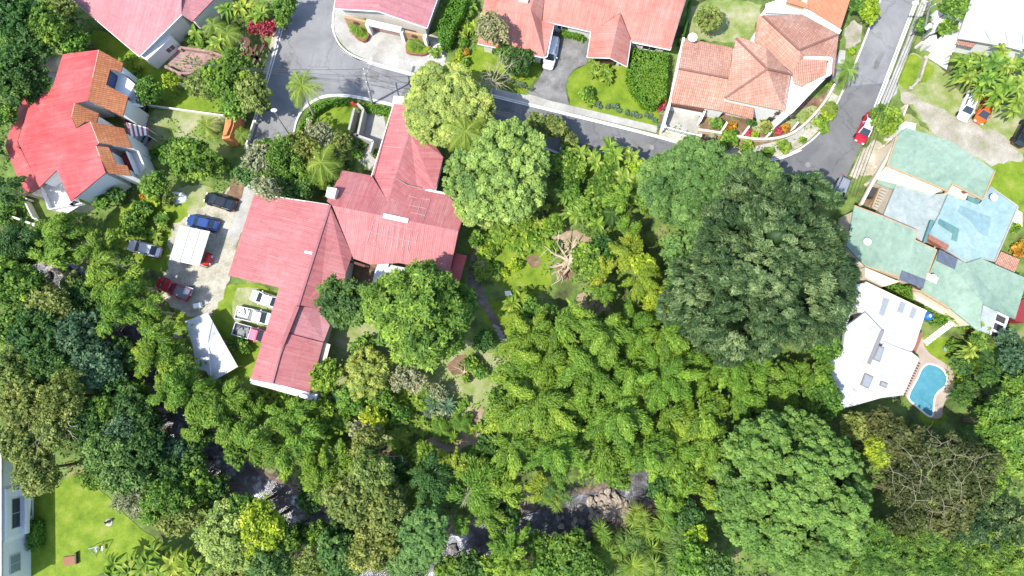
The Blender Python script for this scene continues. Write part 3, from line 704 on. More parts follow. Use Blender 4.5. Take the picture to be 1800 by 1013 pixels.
def rosette(kind, mat, cx, cy, rpx, zc, look, cat='plant', group=None, name=None):
    x, y, z = P(cx, cy, zc); g = gz(x, y); SEED[0] += 1; v = SEED[0] % 2; R = rpx*(CAM_H-zc)/FOC
    n, L, Wd, up, dr, hd, sp = ROS[kind]
    if (kind, v) not in _ros: _ros[(kind, v)] = rosette_mesh('leaves', n, L, Wd, up, dr, 31+v, mat, hd, sp)
    root = thing(name or kind+'_plant', None, cat, (x, y, g), group)
    c = bpy.data.objects.new('leaves', _ros[(kind, v)]); COL.objects.link(c); c.parent = root; k = R/(L*.85+sp*.8); c.scale = (k,)*3; c.location = (0, 0, max(.1, zc-g))
    c.rotation_euler = (0, 0, SEED[0]*1.7); c.material_slots[0].link = 'OBJECT'; c.material_slots[0].material = MATS[mat]
    if ('stem', v) not in _ros: _ros[('stem', v)] = MB().tube([(0, 0, -.3), (.03, .02, .5), (0, 0, 1)], [.16, .12, .09], 6).mesh('stem', 'bark')
    t = bpy.data.objects.new('stem', _ros[('stem', v)]); COL.objects.link(t); t.parent = root; t.scale = (max(.5, k*.8),)*2+(max(.15, zc-g+.05),)
    REG.append((root, look, cx, cy, rpx)); return root
def palm(cx, cy, rpx, zc, look, base=None, mat='palmleaf', nf=17, group=None, name='palm_tree'):
    """crown centre seen at (cx,cy); base: photo pixel where the trunk meets the ground"""
    x, y, z = P(cx, cy, zc); g = gz(x, y); bx, by = (x, y) if base is None else P(base[0], base[1], 0)[:2]
    SEED[0] += 1; v = SEED[0] % 2; R = rpx*(CAM_H-zc)/FOC
    if ('palm', nf, v) not in _ros: _ros[('palm', nf, v)] = palm_mesh('crown', nf, 3.0, 71+v, mat)
    root = thing(name, None, 'palm tree', (bx, by, g), group)
    c = bpy.data.objects.new('crown', _ros[('palm', nf, v)]); COL.objects.link(c); c.parent = root; k = R/2.6; c.scale = (k,)*3; c.location = (x-bx, y-by, zc-g); c.rotation_euler = (0, 0, SEED[0]*1.3)
    c.material_slots[0].link = 'OBJECT'; c.material_slots[0].material = MATS[mat]
    m = MB(); dx, dy = x-bx, y-by
    m.tube([(bx, by, g-.3), (bx+dx*.3, by+dy*.3, g+(zc-g)*.35), (bx+dx*.7, by+dy*.7, g+(zc-g)*.7), (x, y, zc)], [.2, .15, .13, .12], 8); m.build('trunk', 'palebark', root)
    REG.append((root, look, cx, cy, rpx)); return root
def hedge(t, pts, z1, look, mat='hedge', seed=1, name='hedge', cat='hedge', z0=0.0):
    poly = WP(t, pts, z1); x, y = centroid(poly); a = [px(t, p[0], p[1]) for p in pts]
    ar = sum(poly[i][0]*poly[(i+1) % len(poly)][1]-poly[(i+1) % len(poly)][0]*poly[i][1] for i in range(len(poly)))
    if ar < 0: poly = poly[::-1]
    me = hedge_mesh(name, poly, z0, z1, seed, mat); o = bpy.data.objects.new(name, me); COL.objects.link(o); tag(o, None, cat)
    cx = sum(p[0] for p in a)/len(a); cy = sum(p[1] for p in a)/len(a); REG.append((o, look, cx, cy, 20)); return o

# ------------------------------------------------------------------ vehicles
def loft(m, secs):
    """secs: list of rings (lists of points, same length)"""
    b = len(m.v); k = len(secs[0])
    for s in secs: m.v += [tuple(p) for p in s]
    for i in range(len(secs)-1):
        for j in range(k):
            a0 = b+i*k+j; a1 = b+i*k+(j+1) % k; m.f.append((a0, a1, a1+k, a0+k))
    m.f.append(tuple(b+j for j in range(k-1, -1, -1))); m.f.append(tuple(b+(len(secs)-1)*k+j for j in range(k)))
def ring(x, hw, z0, z1, r=.12):
    r = min(r, hw*.5, (z1-z0)*.4)
    return [(x, -hw+r, z0), (x, hw-r, z0), (x, hw, z0+r), (x, hw, z1-r*1.3), (x, hw-r, z1), (x, -hw+r, z1), (x, -hw, z1-r*1.3), (x, -hw, z0+r)]
_cars = {}
def vehicle(style, paint, front, rear, label, cat, name, z=.75, L=None, roofpaint=None, group=None, gzv=0.0):
    f = np.array(P(*front, z)); r = np.array(P(*rear, z)); mid = (f+r)/2; ang = math.atan2(f[1]-r[1], f[0]-r[0]); Ln = np.linalg.norm(f-r) if L is None else L
    root = thing(name, label, cat, (mid[0], mid[1], gzv), group); root.rotation_euler = (0, 0, ang); rl = root.location.copy(); root.location = (0, 0, 0)
    h = Ln/2; w_ = .86 if style != 'suv' else .92; body = MB()
    tall = .12 if style == 'suv' else 0
    if style in ('sedan', 'hatch', 'suv'):
        S = [(-h, .62*w_/.86, .42, .66), (-h+.12, .78, .28, .86+tall), (-h+.5, .84, .2, .95+tall), (-h*.2, w_, .18, .96+tall), (h*.3, w_, .18, .93+tall), (h-.75, .83, .2, .84+tall), (h-.2, .74, .26, .70+tall), (h, .56, .4, .56)]
        loft(body, [ring(*s) for s in S]); body.build('body', paint, root, smooth=False, bevel=.03)
        if style == 'sedan': x0, x1, x2, x3 = -h+.55, -h+1.25, h*.13, h*.13+.85
        elif style == 'hatch': x0, x1, x2, x3 = -h+.15, -h+.65, h*.16, h*.16+.8
        else: x0, x1, x2, x3 = -h+.1, -h+.4, h*.22, h*.22+.7
        zb, zt = .93+tall, 1.42+tall*2.2
        g = MB(); loft(g, [ring(x0, .70, zb-.1, zb+.02, .05), ring(x1, .62, zb-.1, zt, .08), ring(x2, .63, zb-.1, zt, .08), ring(x3, .74, zb-.1, zb+.01, .05)]); g.build('windows', 'glass', root)
        rf = MB(); loft(rf, [ring(x1-.1, .56, zt-.05, zt+.0, .03), ring(x1+.08, .60, zt-.05, zt+.045, .03), ring(x2-.06, .60, zt-.05, zt+.045, .03), ring(x2+.08, .57, zt-.05, zt+.0, .03)]); ro = rf.build('roof', roofpaint or paint, root)
        for s in (-1, 1):
            for (a, b) in (((x0, .68, zb), (x1, .60, zt)), ((x2, .61, zt), (x3, .72, zb)), (((x1+x2)/2-.1, .63, zt), ((x1+x2)/2-.1, .80, zb))):
                MB().bar((a[0], a[1]*s, a[2]), (b[0], b[1]*s, b[2]), .09, .07).build('pillar', roofpaint or paint, root)
    else:   # pickup
        cabf = h-1.25
        S = [(-h*.02, w_, .3, .98), (h*.3, w_, .25, .98), (h-.8, .84, .25, .92), (h-.2, .78, .3, .82), (h, .62, .42, .68)]
        loft(body, [ring(*s) for s in S]); body.build('body', paint, root, bevel=.03)
        bed = MB(); bl = h-.05; x0 = -h; x1 = -h*.04
        bed.box(((x0+x1)/2, 0, .5), (x1-x0, 1.66, .3)); 
        for s in (-1, 1): bed.box(((x0+x1)/2, s*.82, .78), (x1-x0, .09, .42))
        bed.box((x0+.045, 0, .775), (.09, 1.54, .41)); bed.box((x1-.05, 0, .8), (.09, 1.54, .45)); bo = bed.build('cargo_bed', paint if style == 'pickup' else 'wall_grey', root, bevel=.015)
        MB().box(((x0+x1)/2, 0, .665), (x1-x0-.2, 1.5, .03)).build('bed_liner', 'midgrey' if style == 'pickup' else 'darkgrey', bo)
        zb, zt = .96, 1.52; a0, a1, a2, a3 = .02, .28, h*.42, h*.42+.62
        g = MB(); loft(g, [ring(a0, .72, zb-.1, zb+.02, .05), ring(a0+.18, .64, zb-.1, zt, .08), ring(a2, .64, zb-.1, zt, .08), ring(a3, .76, zb-.1, zb+.01, .05)]); g.build('windows', 'glass', root)
        rf = MB(); loft(rf, [ring(a0+.1, .6, zt-.05, zt+.02, .03), ring(a0+.25, .62, zt-.05, zt+.05, .03), ring(a2-.06, .62, zt-.05, zt+.05, .03), ring(a2+.08, .58, zt-.05, zt, .03)]); rf.build('roof', roofpaint or paint, root)
    for sx in (-.62, .62):
        for s in (-1, 1):
            x = sx*h*1.02; wh = MB(); wh.v = []; 
            prof = 12; vs = []; R0 = .33
            for yy in (-.11, .11):
                for k in range(prof): t = 2*math.pi*k/prof; vs.append((x+R0*math.cos(t), s*(w_-.08)+yy, R0+R0*math.sin(t)))
            fs = [(k, (k+1) % prof, prof+(k+1) % prof, prof+k) for k in range(prof)]+[tuple(range(prof-1, -1, -1)), tuple(range(prof, 2*prof))]
            wh.add(vs, fs); wh.build('wheel', 'rubber', root)
    for s in (-1, 1):
        MB().box((h-.12, s*.52, .62), (.22, .3, .12)).build('headlight', 'lamp_glass', root)
        MB().box((-h+.04, s*.6, .72), (.12, .26, .16)).build('taillight', 'taillight', root)
        MB().box((h*.32, s*(w_+.06), .98+tall), (.12, .18, .12)).build('mirror', paint, root)
    root.location = rl; return root

# ================================================================== THE SETTING
def make_terrain():
    def axis(lo, hi, step, far):
        a = list(np.arange(lo, hi+.01, step)); return np.array([-far, -far*.6, -far*.35]+a+[far*.35, far*.6, far])
    xs = axis(-88, 88, .85, 600); ys = axis(-52, 62, .85, 600)
    X, Y = np.meshgrid(xs, ys); Z = ground_z(X, Y); rng = np.random.default_rng(1)
    d = river_dist(X, Y); Z = Z+np.where((d < 6) & (d > .8), rng.normal(size=X.shape)*.2, 0)-.03
    v = np.stack([X, Y, Z], -1).reshape(-1, 3); nx, ny = len(xs), len(ys)
    me = bpy.data.meshes.new('ground'); i = np.arange((ny-1)*(nx-1)); r = i//(nx-1); c = i % (nx-1); a = r*nx+c
    me.from_pydata(v.tolist(), [], np.stack([a, a+1, a+nx+1, a+nx], 1).tolist()); me.materials.append(MATS['terrain'])
    o = bpy.data.objects.new('ground', me); COL.objects.link(o); tag(o, kind='structure')
make_terrain()
m = MB(); ribbon(m, smooth_line([(a[0], a[1], RZ) for a in RIV], 3), 7.0, RZ-.4, RZ); tag(m.build('stream_water', 'streamwater'), kind='structure')

# lawns and yards (all flat sheets, each a few mm above the other)
patch('verge', 'F', [(420,265),(560,240),(640,190),(700,200),(760,215),(900,240),(1000,280),(1150,290),(1300,330),(1470,370),(1500,330),(1540,300),(1490,420),(1200,470),(880,460),(820,420),(640,300),(560,330),(440,340)], 1, 'terrain')
patch('lawn', 'T1', [(350,190),(440,120),(650,260),(760,330),(880,390),(1040,420),(1040,500),(640,480),(560,350),(450,230)], 1, 'lawn')
patch('lawn_strip', 'T1', [(530,255),(560,240),(700,330),(1010,480),(1000,505),(650,475)], 2, 'lawn')
patch('yard', 'T1', [(640,476),(1030,515),(1000,560),(880,640),(690,680),(600,640)], 2, 'lawn_worn')
patch('garden_floor', 'T1', [(600,650),(690,655),(860,610),(1000,600),(1090,820),(900,900),(700,900),(500,930),(560,800)], 1, 'terrain')
patch('lawn', 'F', [(330,375),(290,345),(330,325),(380,330),(430,360),(425,385),(340,400)], 2, 'lawn_worn')
patch('lawn', 'F', [(180,400),(230,350),(330,345),(330,400),(300,430),(310,470),(270,480),(210,440)], 2, 'lawn')
patch('lawn', 'F', [(340,520),(400,500),(470,500),(520,560),(470,660),(540,700),(430,690),(330,600),(300,540)], 2, 'lawn')
patch('parking_yard', 'F', [(332,378),(400,335),(425,300),(455,300),(460,345),(420,420),(405,490),(400,505),(372,560),(330,560),(280,520),(295,470),(300,400)], 3, 'concrete_mossy')
patch('driveway', 'F', [(440,250),(500,250),(470,300),(452,350),(412,430),(400,420),(420,360),(428,300)], 4, 'concrete')
patch('parking_floor', 'U1', [(530,480),(720,540),(680,760),(600,730),(510,720),(500,560)], 4, 'lawn_worn')
patch('soil_bed', 'F', [(405,320),(425,300),(432,335),(415,358),(398,345)], 4, 'soil')
patch('lawn', 'T2', [(330,600),(400,510),(520,450),(570,480),(560,610),(500,660),(360,640)], 2, 'lawn')
patch('lawn', 'T3', [(500,390),(510,340),(560,295),(640,270),(780,280),(960,360),(940,520),(905,592),(515,490)], 2, 'lawn')
patch('lawn', 'T3', [(20,290),(120,190),(400,250),(400,300),(300,432),(150,408),(60,400)], 2, 'lawn')
patch('back_garden', 'T4', [(190,0),(540,0),(520,120),(400,230),(160,180)], 2, 'lawn_worn')
patch('front_garden', 'T4', [(60,520),(600,560),(800,480),(930,470),(800,690),(640,780),(400,760),(0,670)], 2, 'soil')
patch('lawn', 'T4', [(500,590),(640,580),(780,530),(830,540),(700,650),(560,680),(480,650)], 3, 'lawn_worn')
patch('lawn', 'T5', [(390,420),(500,290),(700,400),(800,560),(1144,650),(1144,1013),(800,1013),(560,700),(440,560)], 2, 'lawn_worn'); patch('lawn', 'T5', [(400,410),(500,300),(560,340),(640,400),(600,460),(500,500),(430,500)], 3, 'lawn')
patch('gravel_yard', 'T5', [(430,520),(520,545),(600,610),(690,625),(760,680),(850,690),(930,750),(1010,770),(1090,850),(1150,900),(1120,935),(1040,930),(960,960),(900,910),(800,890),(740,820),(640,790),(600,710),(560,690),(520,610),(450,590)], 3, 'gravel')
patch('lawn', 'F', [(1740,290),(1820,280),(1820,390),(1780,360),(1730,320)], 4, 'lawn')
patch('lawn_strip', 'T5', [(460,640),(600,760),(720,800),(400,800),(430,700)], 4, 'lawn_worn')
patch('pavement', 'T5', [(375,430),(430,520),(350,600),(315,600)], 5, 'concrete')
patch('pool_lawn', 'U5', [(560,480),(640,440),(760,470),(850,560),(860,640),(760,640),(700,830),(690,800),(740,900),(600,940),(560,700)], 2, 'lawn')
patch('garden_floor', 'U5', [(380,130),(700,280),(1000,400),(1132,380),(1132,900),(850,900),(700,900),(620,600),(500,300)], 1, 'terrain')
patch('lawn', 'U3', [(120,180),(300,170),(470,260),(480,400),(300,420),(120,430)], 2, 'lawn'); patch('lawn', 'U3', [(130,400),(280,330),(430,380),(480,420),(470,500),(380,540),(300,530),(200,470)], 2, 'lawn')
patch('lawn', 'U3', [(150,560),(300,560),(350,640),(280,760),(200,720),(120,640)], 2, 'lawn')
patch('lawn', 'V4', [(0,190),(130,120),(330,20),(400,130),(240,240),(180,290),(0,300)], 2, 'lawn_worn')
patch('bare_soil', 'F', [(780,640),(810,620),(850,640),(800,665)], 3, 'soil')
patch('straw_ground', 'V4', [(-40,430),(90,390),(225,270),(250,300),(230,430),(110,490),(0,470)], 3, 'straw')
patch('straw_ground', 'U3', [(590,540),(680,490),(760,520),(790,590),(640,650),(600,600)], 3, 'straw')
patch('bare_soil', 'U3', [(440,215),(520,200),(700,240),(620,320),(560,330),(520,290)], 3, 'straw'); patch('bare_soil', 'U3', [(345,350),(400,330),(430,385),(380,395)], 3, 'soil'); patch('bare_soil', 'U3', [(490,370),(560,375),(590,420),(540,470),(500,420)], 3, 'soil')
patch('lawn', 'V2', [(345,480),(430,420),(620,560),(760,720),(900,800),(900,900),(720,920),(560,1013),(355,1013),(120,1013),(130,700),(190,560)], 2, 'lawn')
patch('soil_bed', 'V3', [(930,340),(1180,340),(1190,400),(1000,470),(920,420)], 3, 'soil')
patch('garden_path', 'U3', [(60,420),(110,190),(150,190),(110,430),(160,560),(230,680),(275,790),(245,800),(190,690),(130,580),(62,520)], 4, 'path_stone')
patch('garden_floor', 'F', [(560,590),(640,560),(820,590),(880,640),(860,720),(760,760),(600,780),(550,700)], 1, 'lawn_worn')

# roads
road = [(512,-40),(505,0),(471,132),(430,262),(436,285),(505,270)]
low = [(514,247),(522,205),(546,180),(578,168),(621,170),(690,186),(770,205),(860,222),(993,272),(1155,285),(1250,300),(1340,325),(1420,348),(1478,356)]
rgt = [(1488,310),(1514,254),(1545,180),(1581,86),(1614,0),(1630,-40)]
upr = [(1560,-40),(1550,-5),(1536,28),(1504,112),(1476,172),(1458,207),(1441,235),(1409,261),(1374,277),(1339,281),(1290,274),(1220,258),(1155,238),(997,199),(859,166),(728,130),(645,108),(613,95),(592,75),(583,43),(590,0),(600,-40)]
full = [P(a, b, 0) for a, b in road+low+rgt+upr]
mb = MB(); mb.prism([p[:2] for p in full], -.05, .060); tag(mb.build('road', 'asphalt'), kind='structure')
nr = [P(a, b, .06)[:2] for a, b in [(722,134),(728,131),(859,167),(997,200),(1155,239),(1220,259),(1290,275),(1339,282),(1374,278),(1409,262),(1441,236),(1458,208),(1476,173),(1486,152),(1556,146),(1545,180),(1514,254),(1488,310),(1478,354),(1420,346),(1340,323),(1250,298),(1155,283),(993,270),(860,220),(770,203),(696,186)]]
mb = MB(); mb.prism(nr, .03, .064); tag(mb.build('road_surface', 'asphalt_new'), kind='structure')
def kerb(pts, name='kerb', w_=.22, z1=.14, mat='kerbstone'):
    m = MB(); ribbon(m, smooth_line([P(a, b, .1) for a, b in pts], 2), w_, -.05, z1); tag(m.build(name, mat), kind='structure')
kerb([(512,-40),(505,0),(471,132),(430,262)]); kerb(low[:6]+[low[6], low[7], (993,274)]); kerb(upr[1:-1]); kerb(rgt[1:])
def line(pts, w_=.12, z=.070, mat='paintwhite', name='road_marking'):
    m = MB(); ribbon(m, smooth_line([P(a, b, z) for a, b in pts], 2), w_, .0, z); tag(m.build(name, mat), kind='structure')
line([(510,0),(475,132),(436,255)], .13); line([(a+0, b+3) for a, b in upr[7:-2]], .14)
line([(a-4, b-1) for a, b in rgt[1:]], .16); line([(583,43),(591,77),(614,98),(646,112),(728,134)], .14)
line([(x, y-3) for x, y in low[:6]], .14)
for i, (x, y) in enumerate(((620,150),(560,110),(1300,290),(1420,290),(1545,60))):
    mc = MB(); mc.lathe([(.38, 0), (.38, .075), (.3, .08)], (P(x, y, 0)[0], P(x, y, 0)[1], 0), 16); tag(mc.build('manhole_cover', 'midgrey'), ('round iron manhole cover on the street bend near the utility pole', 'round iron manhole cover in the middle of the wide street', 'round iron manhole cover on the road below the curved garden wall', 'round iron manhole cover where the road turns up to the right', 'round iron manhole cover near the top of the right-hand road')[i], 'manhole cover')
# joints of the concrete street slabs
for a, b in (((576,0),(545,120)), ((545,120),(515,212)), ((606,95),(585,170)), ((1340,282),(1336,322)), ((566,20),(545,118))):
    line([a, b], .05, .067, 'midgrey', 'road_joint')
def pavement(pts, w_, name='pavement', mat='concrete', z1=.11):
    m = MB(); ribbon(m, smooth_line([P(a, b, .1) for a, b in pts], 2), w_, -.05, z1); tag(m.build(name, mat), kind='structure')
pavement([(862,160),(1000,191),(1155,228)], 1.0); pavement([(1160,231),(1225,251),(1292,266),(1340,272),(1372,268),(1404,252),(1432,228),(1450,200),(1468,166)], 1.15, mat='concrete_mossy')
pavement([(1626,0),(1593,86),(1557,180)], .9); pavement([(500,0),(466,130)], .7, mat='concrete_mossy')
pavement([(1523,262),(1500,312)], 1.1, mat='concrete_mossy')
patch('driveway', 'T3', [(435,100),(590,140),(595,285),(540,300),(500,345),(490,400),(515,492),(310,430),(390,330),(395,250)], 4, 'old_asphalt')
patch('pavement', 'T3', [(305,428),(330,418),(520,482),(530,500)], 6, 'concrete')
patch('forecourt', 'T2', [(465,40),(520,45),(900,150),(985,185),(960,330),(820,325),(640,275),(540,230),(480,160),(460,80)], 4, 'concrete')
patch('steps', 'T2', [(900,180),(975,190),(965,280),(880,260)], 5, 'slabs')
patch('driveway', 'U4', [(255,195),(345,240),(270,420),(160,400)], 4, 'concrete_mossy')
patch('courtyard', 'T2', [(590,480),(720,520),(650,770),(560,700),(580,600)], 4, 'concrete')
patch('yard', 'T1', [(780,210),(960,240),(1050,280),(1060,330),(880,330),(740,300)], 4, 'paving_pink')
patch('driveway', 'T4', [(60,540),(240,570),(215,710),(30,670)], 5, 'concrete')
patch('pavement', 'T4', [(920,250),(970,255),(900,470),(800,640),(640,750),(560,765),(480,740),(650,700),(780,610),(870,480)], 4, 'concrete')
patch('driveway', 'T4', [(990,90),(1055,140),(1010,250),(950,240),(960,160)], 4, 'gravel')
patch('path', 'V1', [(-20,260),(60,290),(180,310),(320,330),(380,360),(300,400),(200,360),(60,370),(-20,350)], 0.5, 'soil') if False else None

# ================================================================== BUILDINGS
def planef(pts):
    (x0,y0,z0),(x1,y1,z1),(x2,y2,z2) = pts
    A = np.array([[x0,y0,1],[x1,y1,1],[x2,y2,1]], float); s = np.linalg.solve(A, np.array([z0,z1,z2], float))
    return lambda x, y: float(s[0]*x+s[1]*y+s[2])
def PF(t, ref, pts):
    f = planef(ref); return WP(t, [(x, y, f(x, y)) for x, y in pts])
def house(name, label, cat, t, x, y):
    p = W(t, x, y, 0); return thing(name, label, cat, p)
def gutter(parent, pts, mat='white', w_=.14, h=.14, name='gutter'):
    m = MB()
    for a, b in zip(pts[:-1], pts[1:]): m.bar((a[0], a[1], a[2]-.08), (b[0], b[1], b[2]-.08), w_, h)
    return m.build(name, mat, parent)
def rw(parent, t, a, b, z, t0, t1, z0, z1, side=1, inset_=.45, glass='glass', frame='white', name='window'):
    return window(parent, W(t, *a, z), W(t, *b, z), t0, t1, z0, z1, glass, frame, side, name, out=-inset_)

# ---- red house with clay tile strips (left)
hA = house('red_roofed_house', 'house with bright red metal roof edged by orange clay tile strips, beside dark trees', 'house', 'T1', 330, 600)
refA = [(440,222,7.2),(470,770,7.2),(60,640,4.9)]
oA = PF('T1', refA, [(440,222),(412,345),(390,450),(333,460),(318,522),(340,572),(402,543),(440,640),(428,650),(470,770),(315,898),(252,758),(175,835),(80,630),(150,400),(235,385),(280,242)])
roof('roof', [oA], 'roof_red', hA)
low_ = WP('T1', [(146,402,4.4),(95,418,3.9),(22,650,3.6),(112,874,3.6),(178,838,4.2),(78,636,4.3)])
roof('lean_to_roof', [low_], 'roof_red', hA); gutter(hA, WP('T1', [(78,632,4.9),(152,402,4.9)]), 'brown'); gutter(hA, WP('T1', [(92,650,4.9),(172,815,4.9)]), 'darkgrey', .1, .1)
MB().box(W('T1', 92, 650, 4.75), (.8, .35, .5), 1.1).build('gutter_box', 'brown', hA)
tl = [([(440,222,7.2),(548,282,6.2),(538,322,6.2),(490,310,6.6),(472,380,6.6),(571,430,6.0),(546,520,6.0),(390,445,7.2),(412,345,7.2)]),
      ([(333,460,6.6),(440,505,5.6),(430,548,5.6),(378,543,6.2),(342,570,6.5),(318,520,6.7)]),
      ([(402,542,7.2),(552,572,5.9),(588,660,5.9),(440,637,7.1)]),
      ([(428,650,7.1),(485,657,6.6),(516,728,6.4),(566,738,5.9),(585,785,5.8),(470,770,7.0)])]
for q in tl:
    pts = WP('T1', [(x, y, z+.03) for x, y, z in q]); roof('tiled_roof', [pts], 'tile_orange', hA, .14)
    gutter(hA, [pts[0]]+[pts[-1]], 'cream', .12, .1, 'roof_trim')
walls(oA, hA, 'white', d=.5, drop=.25); walls(low_, hA, 'offwhite', d=.4)
for q, dd in ((tl[0], .35), (tl[1], .3), (tl[2], .35), (tl[3], .3)):
    walls(WP('T1', q), hA, 'white', d=dd)
# recessed balconies with glazing
b1 = WP('T1', [(490,310),(540,325),(600,375),(571,430),(472,380)], 4.4); MB().prism(b1, 0, 4.4).build('balcony', 'white', hA)
window(hA, W('T1', 497, 318, 5.8), W('T1', 480, 385, 5.8), .1, 1.9, 4.6, 6.3, 'blueglass', 'brown', 1, 'glazed_door', out=.1)
b2 = WP('T1', [(566,385),(600,375),(628,470),(575,468)], 3.4); m = MB(); m.prism(b2, 2.9, 3.1, base=True); o_ = m.build('terrace_slab', 'white', hA)
m = MB(); m.bar(W('T1',600,378,3.7), W('T1',630,470,3.7), .14, .9); m.bar(W('T1',575,468,3.7), W('T1',630,470,3.7), .14, .9); m.build('parapet', 'white', hA)
b3 = WP('T1', [(512,700),(570,684),(610,775),(585,785),(566,738),(516,728)], 3.3); MB().prism(b3, 3.0, 3.3, base=True).build('balcony_floor', 'maroon', hA)
m = MB(); m.bar(W('T1',572,680,3.6), W('T1',615,780,3.6), .18, 1.1); m.bar(W('T1',615,662,3.0), W('T1',650,745,3.0), .2, 1.0); m.bar(W('T1',586,670,3.0), W('T1',615,662,3.0), .2, 1); m.build('parapet', 'white', hA)
MB().prism(WP('T1', [(572,684),(615,662),(650,745),(612,782)], 2.6), 0, 2.6).build('porch', 'white', hA)
tr_ = WP('T1', [(188,838),(258,790),(315,900),(375,905),(300,950),(215,930)], 2.6); MB().prism(tr_, 0, 2.6).build('terrace', 'offwhite', hA)
m = MB(); m.bar(W('T1',188,838,3.0), W('T1',225,935,3.0), .12, .8); m.bar(W('T1',228,935,3.0), W('T1',372,908,3.0), .12, .8); m.build('parapet', 'white', hA)
rw(hA, 'T1', (470,770), (315,898), 5, 3.0, 4.2, 3, 4.2, side=1); rw(hA, 'T1', (470,770), (315,898), 5, 5.5, 6.5, 3, 4.2, side=1)
# carport with red and white striped awning
aw = thing('striped_awning', 'red and white striped awning over the steps beside two parked dark cars', 'awning', W('T1', 610, 580, 0))
m = MB(); m2 = MB()
for i in range(9):
    t0, t1 = i/9, (i+1)/9; a, b = W('T1', 560+100*t0, 545+25*t0, 2.9), W('T1', 560+100*t1, 545+25*t1, 2.85); c, d = W('T1', 575+88*t1, 610-8*t1, 2.6), W('T1', 575+88*t0, 610-8*t0, 2.6)
    (m if i % 2 else m2).add([a, b, c, d, (a[0],a[1],a[2]-.05), (b[0],b[1],b[2]-.05), (c[0],c[1],c[2]-.05), (d[0],d[1],d[2]-.05)], [(3,2,1,0), (4,5,6,7), (0,1,5,4), (1,2,6,5), (2,3,7,6), (3,0,4,7)])
m.build('fabric', 'white', aw); m2.build('stripes', 'roof_rose' if 'roof_rose' in MATS else 'maroon', aw)
for q in ((565,550),(655,572),(578,606),(658,602)): p = W('T1', *q, 2.6); MB().box((p[0], p[1], 1.3), (.08, .08, 2.6)).build('post', 'white', aw)
patch('garage_floor', 'T1', [(545,520),(660,480),(680,660),(590,690),(560,600)], 4, 'paving_pink')
# water tank shed beside
tk = thing('water_tank', 'rounded white water tank on grey base at the edge of the dark trees', 'tank', W('T1', 230, 285, 0))
c = W('T1', 222, 280, 3.2); m = MB(); m.tube([(c[0]-1.5, c[1]+.1, 3.2), (c[0]-1.3, c[1]+.1, 3.2), (c[0]+1.6, c[1]-.1, 3.2), (c[0]+1.8, c[1]-.1, 3.2)], [.9, 1.15, 1.15, .9], 14); m.build('tank', 'cream', tk, smooth=True)
MB().prism(WP('T1', [(185,310),(265,320),(245,370),(215,360)], 2.0), 0, 2.0).build('base', 'wall_grey', tk)

# ---- pink roofed house (top left)
hB = house('pink_roofed_house', 'long house with smooth pale pink metal roof and white wall, at the top left corner', 'house', 'T1', 640, 60)
rB = PF('T1', [(620,252,3.6),(808,65,5.2),(450,-60,5.2)], [(270,-45),(620,252),(700,172),(808,65),(808,-140),(500,-220)])
roof('roof', [rB], 'roof_rose', hB); rB2 = WP('T1', [(808,65,5.2),(855,97,4.7),(955,-6,4.4),(1010,-70,4.2),(808,-140,5.4)]); roof('side_roof', [rB2], 'roof_rose', hB)
walls(rB, hB, 'offwhite', d=.5); walls(rB2, hB, 'offwhite', d=.4)
up = WP('T1', [(622,252),(690,290),(775,185),(755,160),(720,150)], 2.7); MB().prism(WP('T1', [(624,250),(655,268),(765,165),(752,140)], 2.9), 0, 2.9).build('side_wing', 'white', hB)
for a, b in ((.9, 2.3), (2.9, 4.4)): window(hB, W('T1', 775,160,2.5), W('T1', 640,268,2.5), a, b, .8, 2.0, side=1, out=.35)
gutter(hB, WP('T1', [(270,-45,3.65),(620,252,3.65)])); gutter(hB, WP('T1', [(620,252,3.6),(808,65,5.2)]))
window(hB, W('T1', 748,100,4), W('T1', 800,72,4), 0, 1.6, 2.6, 3.7, side=-1, out=.3); window(hB, W('T1', 862,92,3.5), W('T1', 950,0,3.5), .8, 2.2, 1.6, 2.9, side=-1, out=.1)

# ---- house with the double garage (top centre)
hC = house('garage_house', 'house with pink gabled roof, tan front panels and wide garage opening onto white forecourt', 'house', 'T2', 690, 40)
zl, zr, za = 4.0, 4.0, 5.3
lf = [W('T2',475,38,zl), W('T2',672,50,za), W('T2',720,-190,za), W('T2',505,-190,zl)]; rt = [W('T2',672,50,za), W('T2',888,125,zr), W('T2',985,-150,zr), W('T2',720,-190,za)]
roof('roof', [lf, rt], 'roof_rose', hC); walls([lf[0], lf[1], rt[1], rt[2], lf[2], lf[3]], hC, 'offwhite', d=.7)
gutter(hC, [(p[0],p[1],p[2]) for p in (lf[0], lf[1], rt[1])], 'white'); gutter(hC, [rt[1], rt[2]], 'white')
fa = np.array(W('T2', 500, 62, 3.6)); fb = np.array(W('T2', 885, 150, 3.6)); dv = (fb-fa)/np.linalg.norm(fb-fa); ln = np.linalg.norm(fb-fa); ang = math.atan2(dv[1], dv[0])
def fr(s, z, sz, name, mat, off=0.0): 
    p = fa+dv*s*ln; nrm = np.array([dv[1], -dv[0], 0])*off; return MB().box((p[0]+nrm[0], p[1]+nrm[1], z), sz, ang).build(name, mat, hC)
fr(.17, 1.6, (3.2, .3, 3.0), 'front_panel', 'tan', .0); fr(.85, 1.5, (2.6, .3, 2.8), 'front_panel', 'tan', .0)
for s in (.17, .85):
    p = fa+dv*s*ln; e = MB(); c0 = (p[0]+dv[1]*.2, p[1]-dv[0]*.2, 2.3)
    e.tube([(c0[0]+dv[0]*.38*math.cos(k*math.pi/8), c0[1]+dv[1]*.38*math.cos(k*math.pi/8), c0[2]+.38*math.sin(k*math.pi/8)) for k in range(17)], .06, 5, False)
    e.box(c0, (.35, .08, .35), ang); e.build('wall_emblem', 'brown', hC)
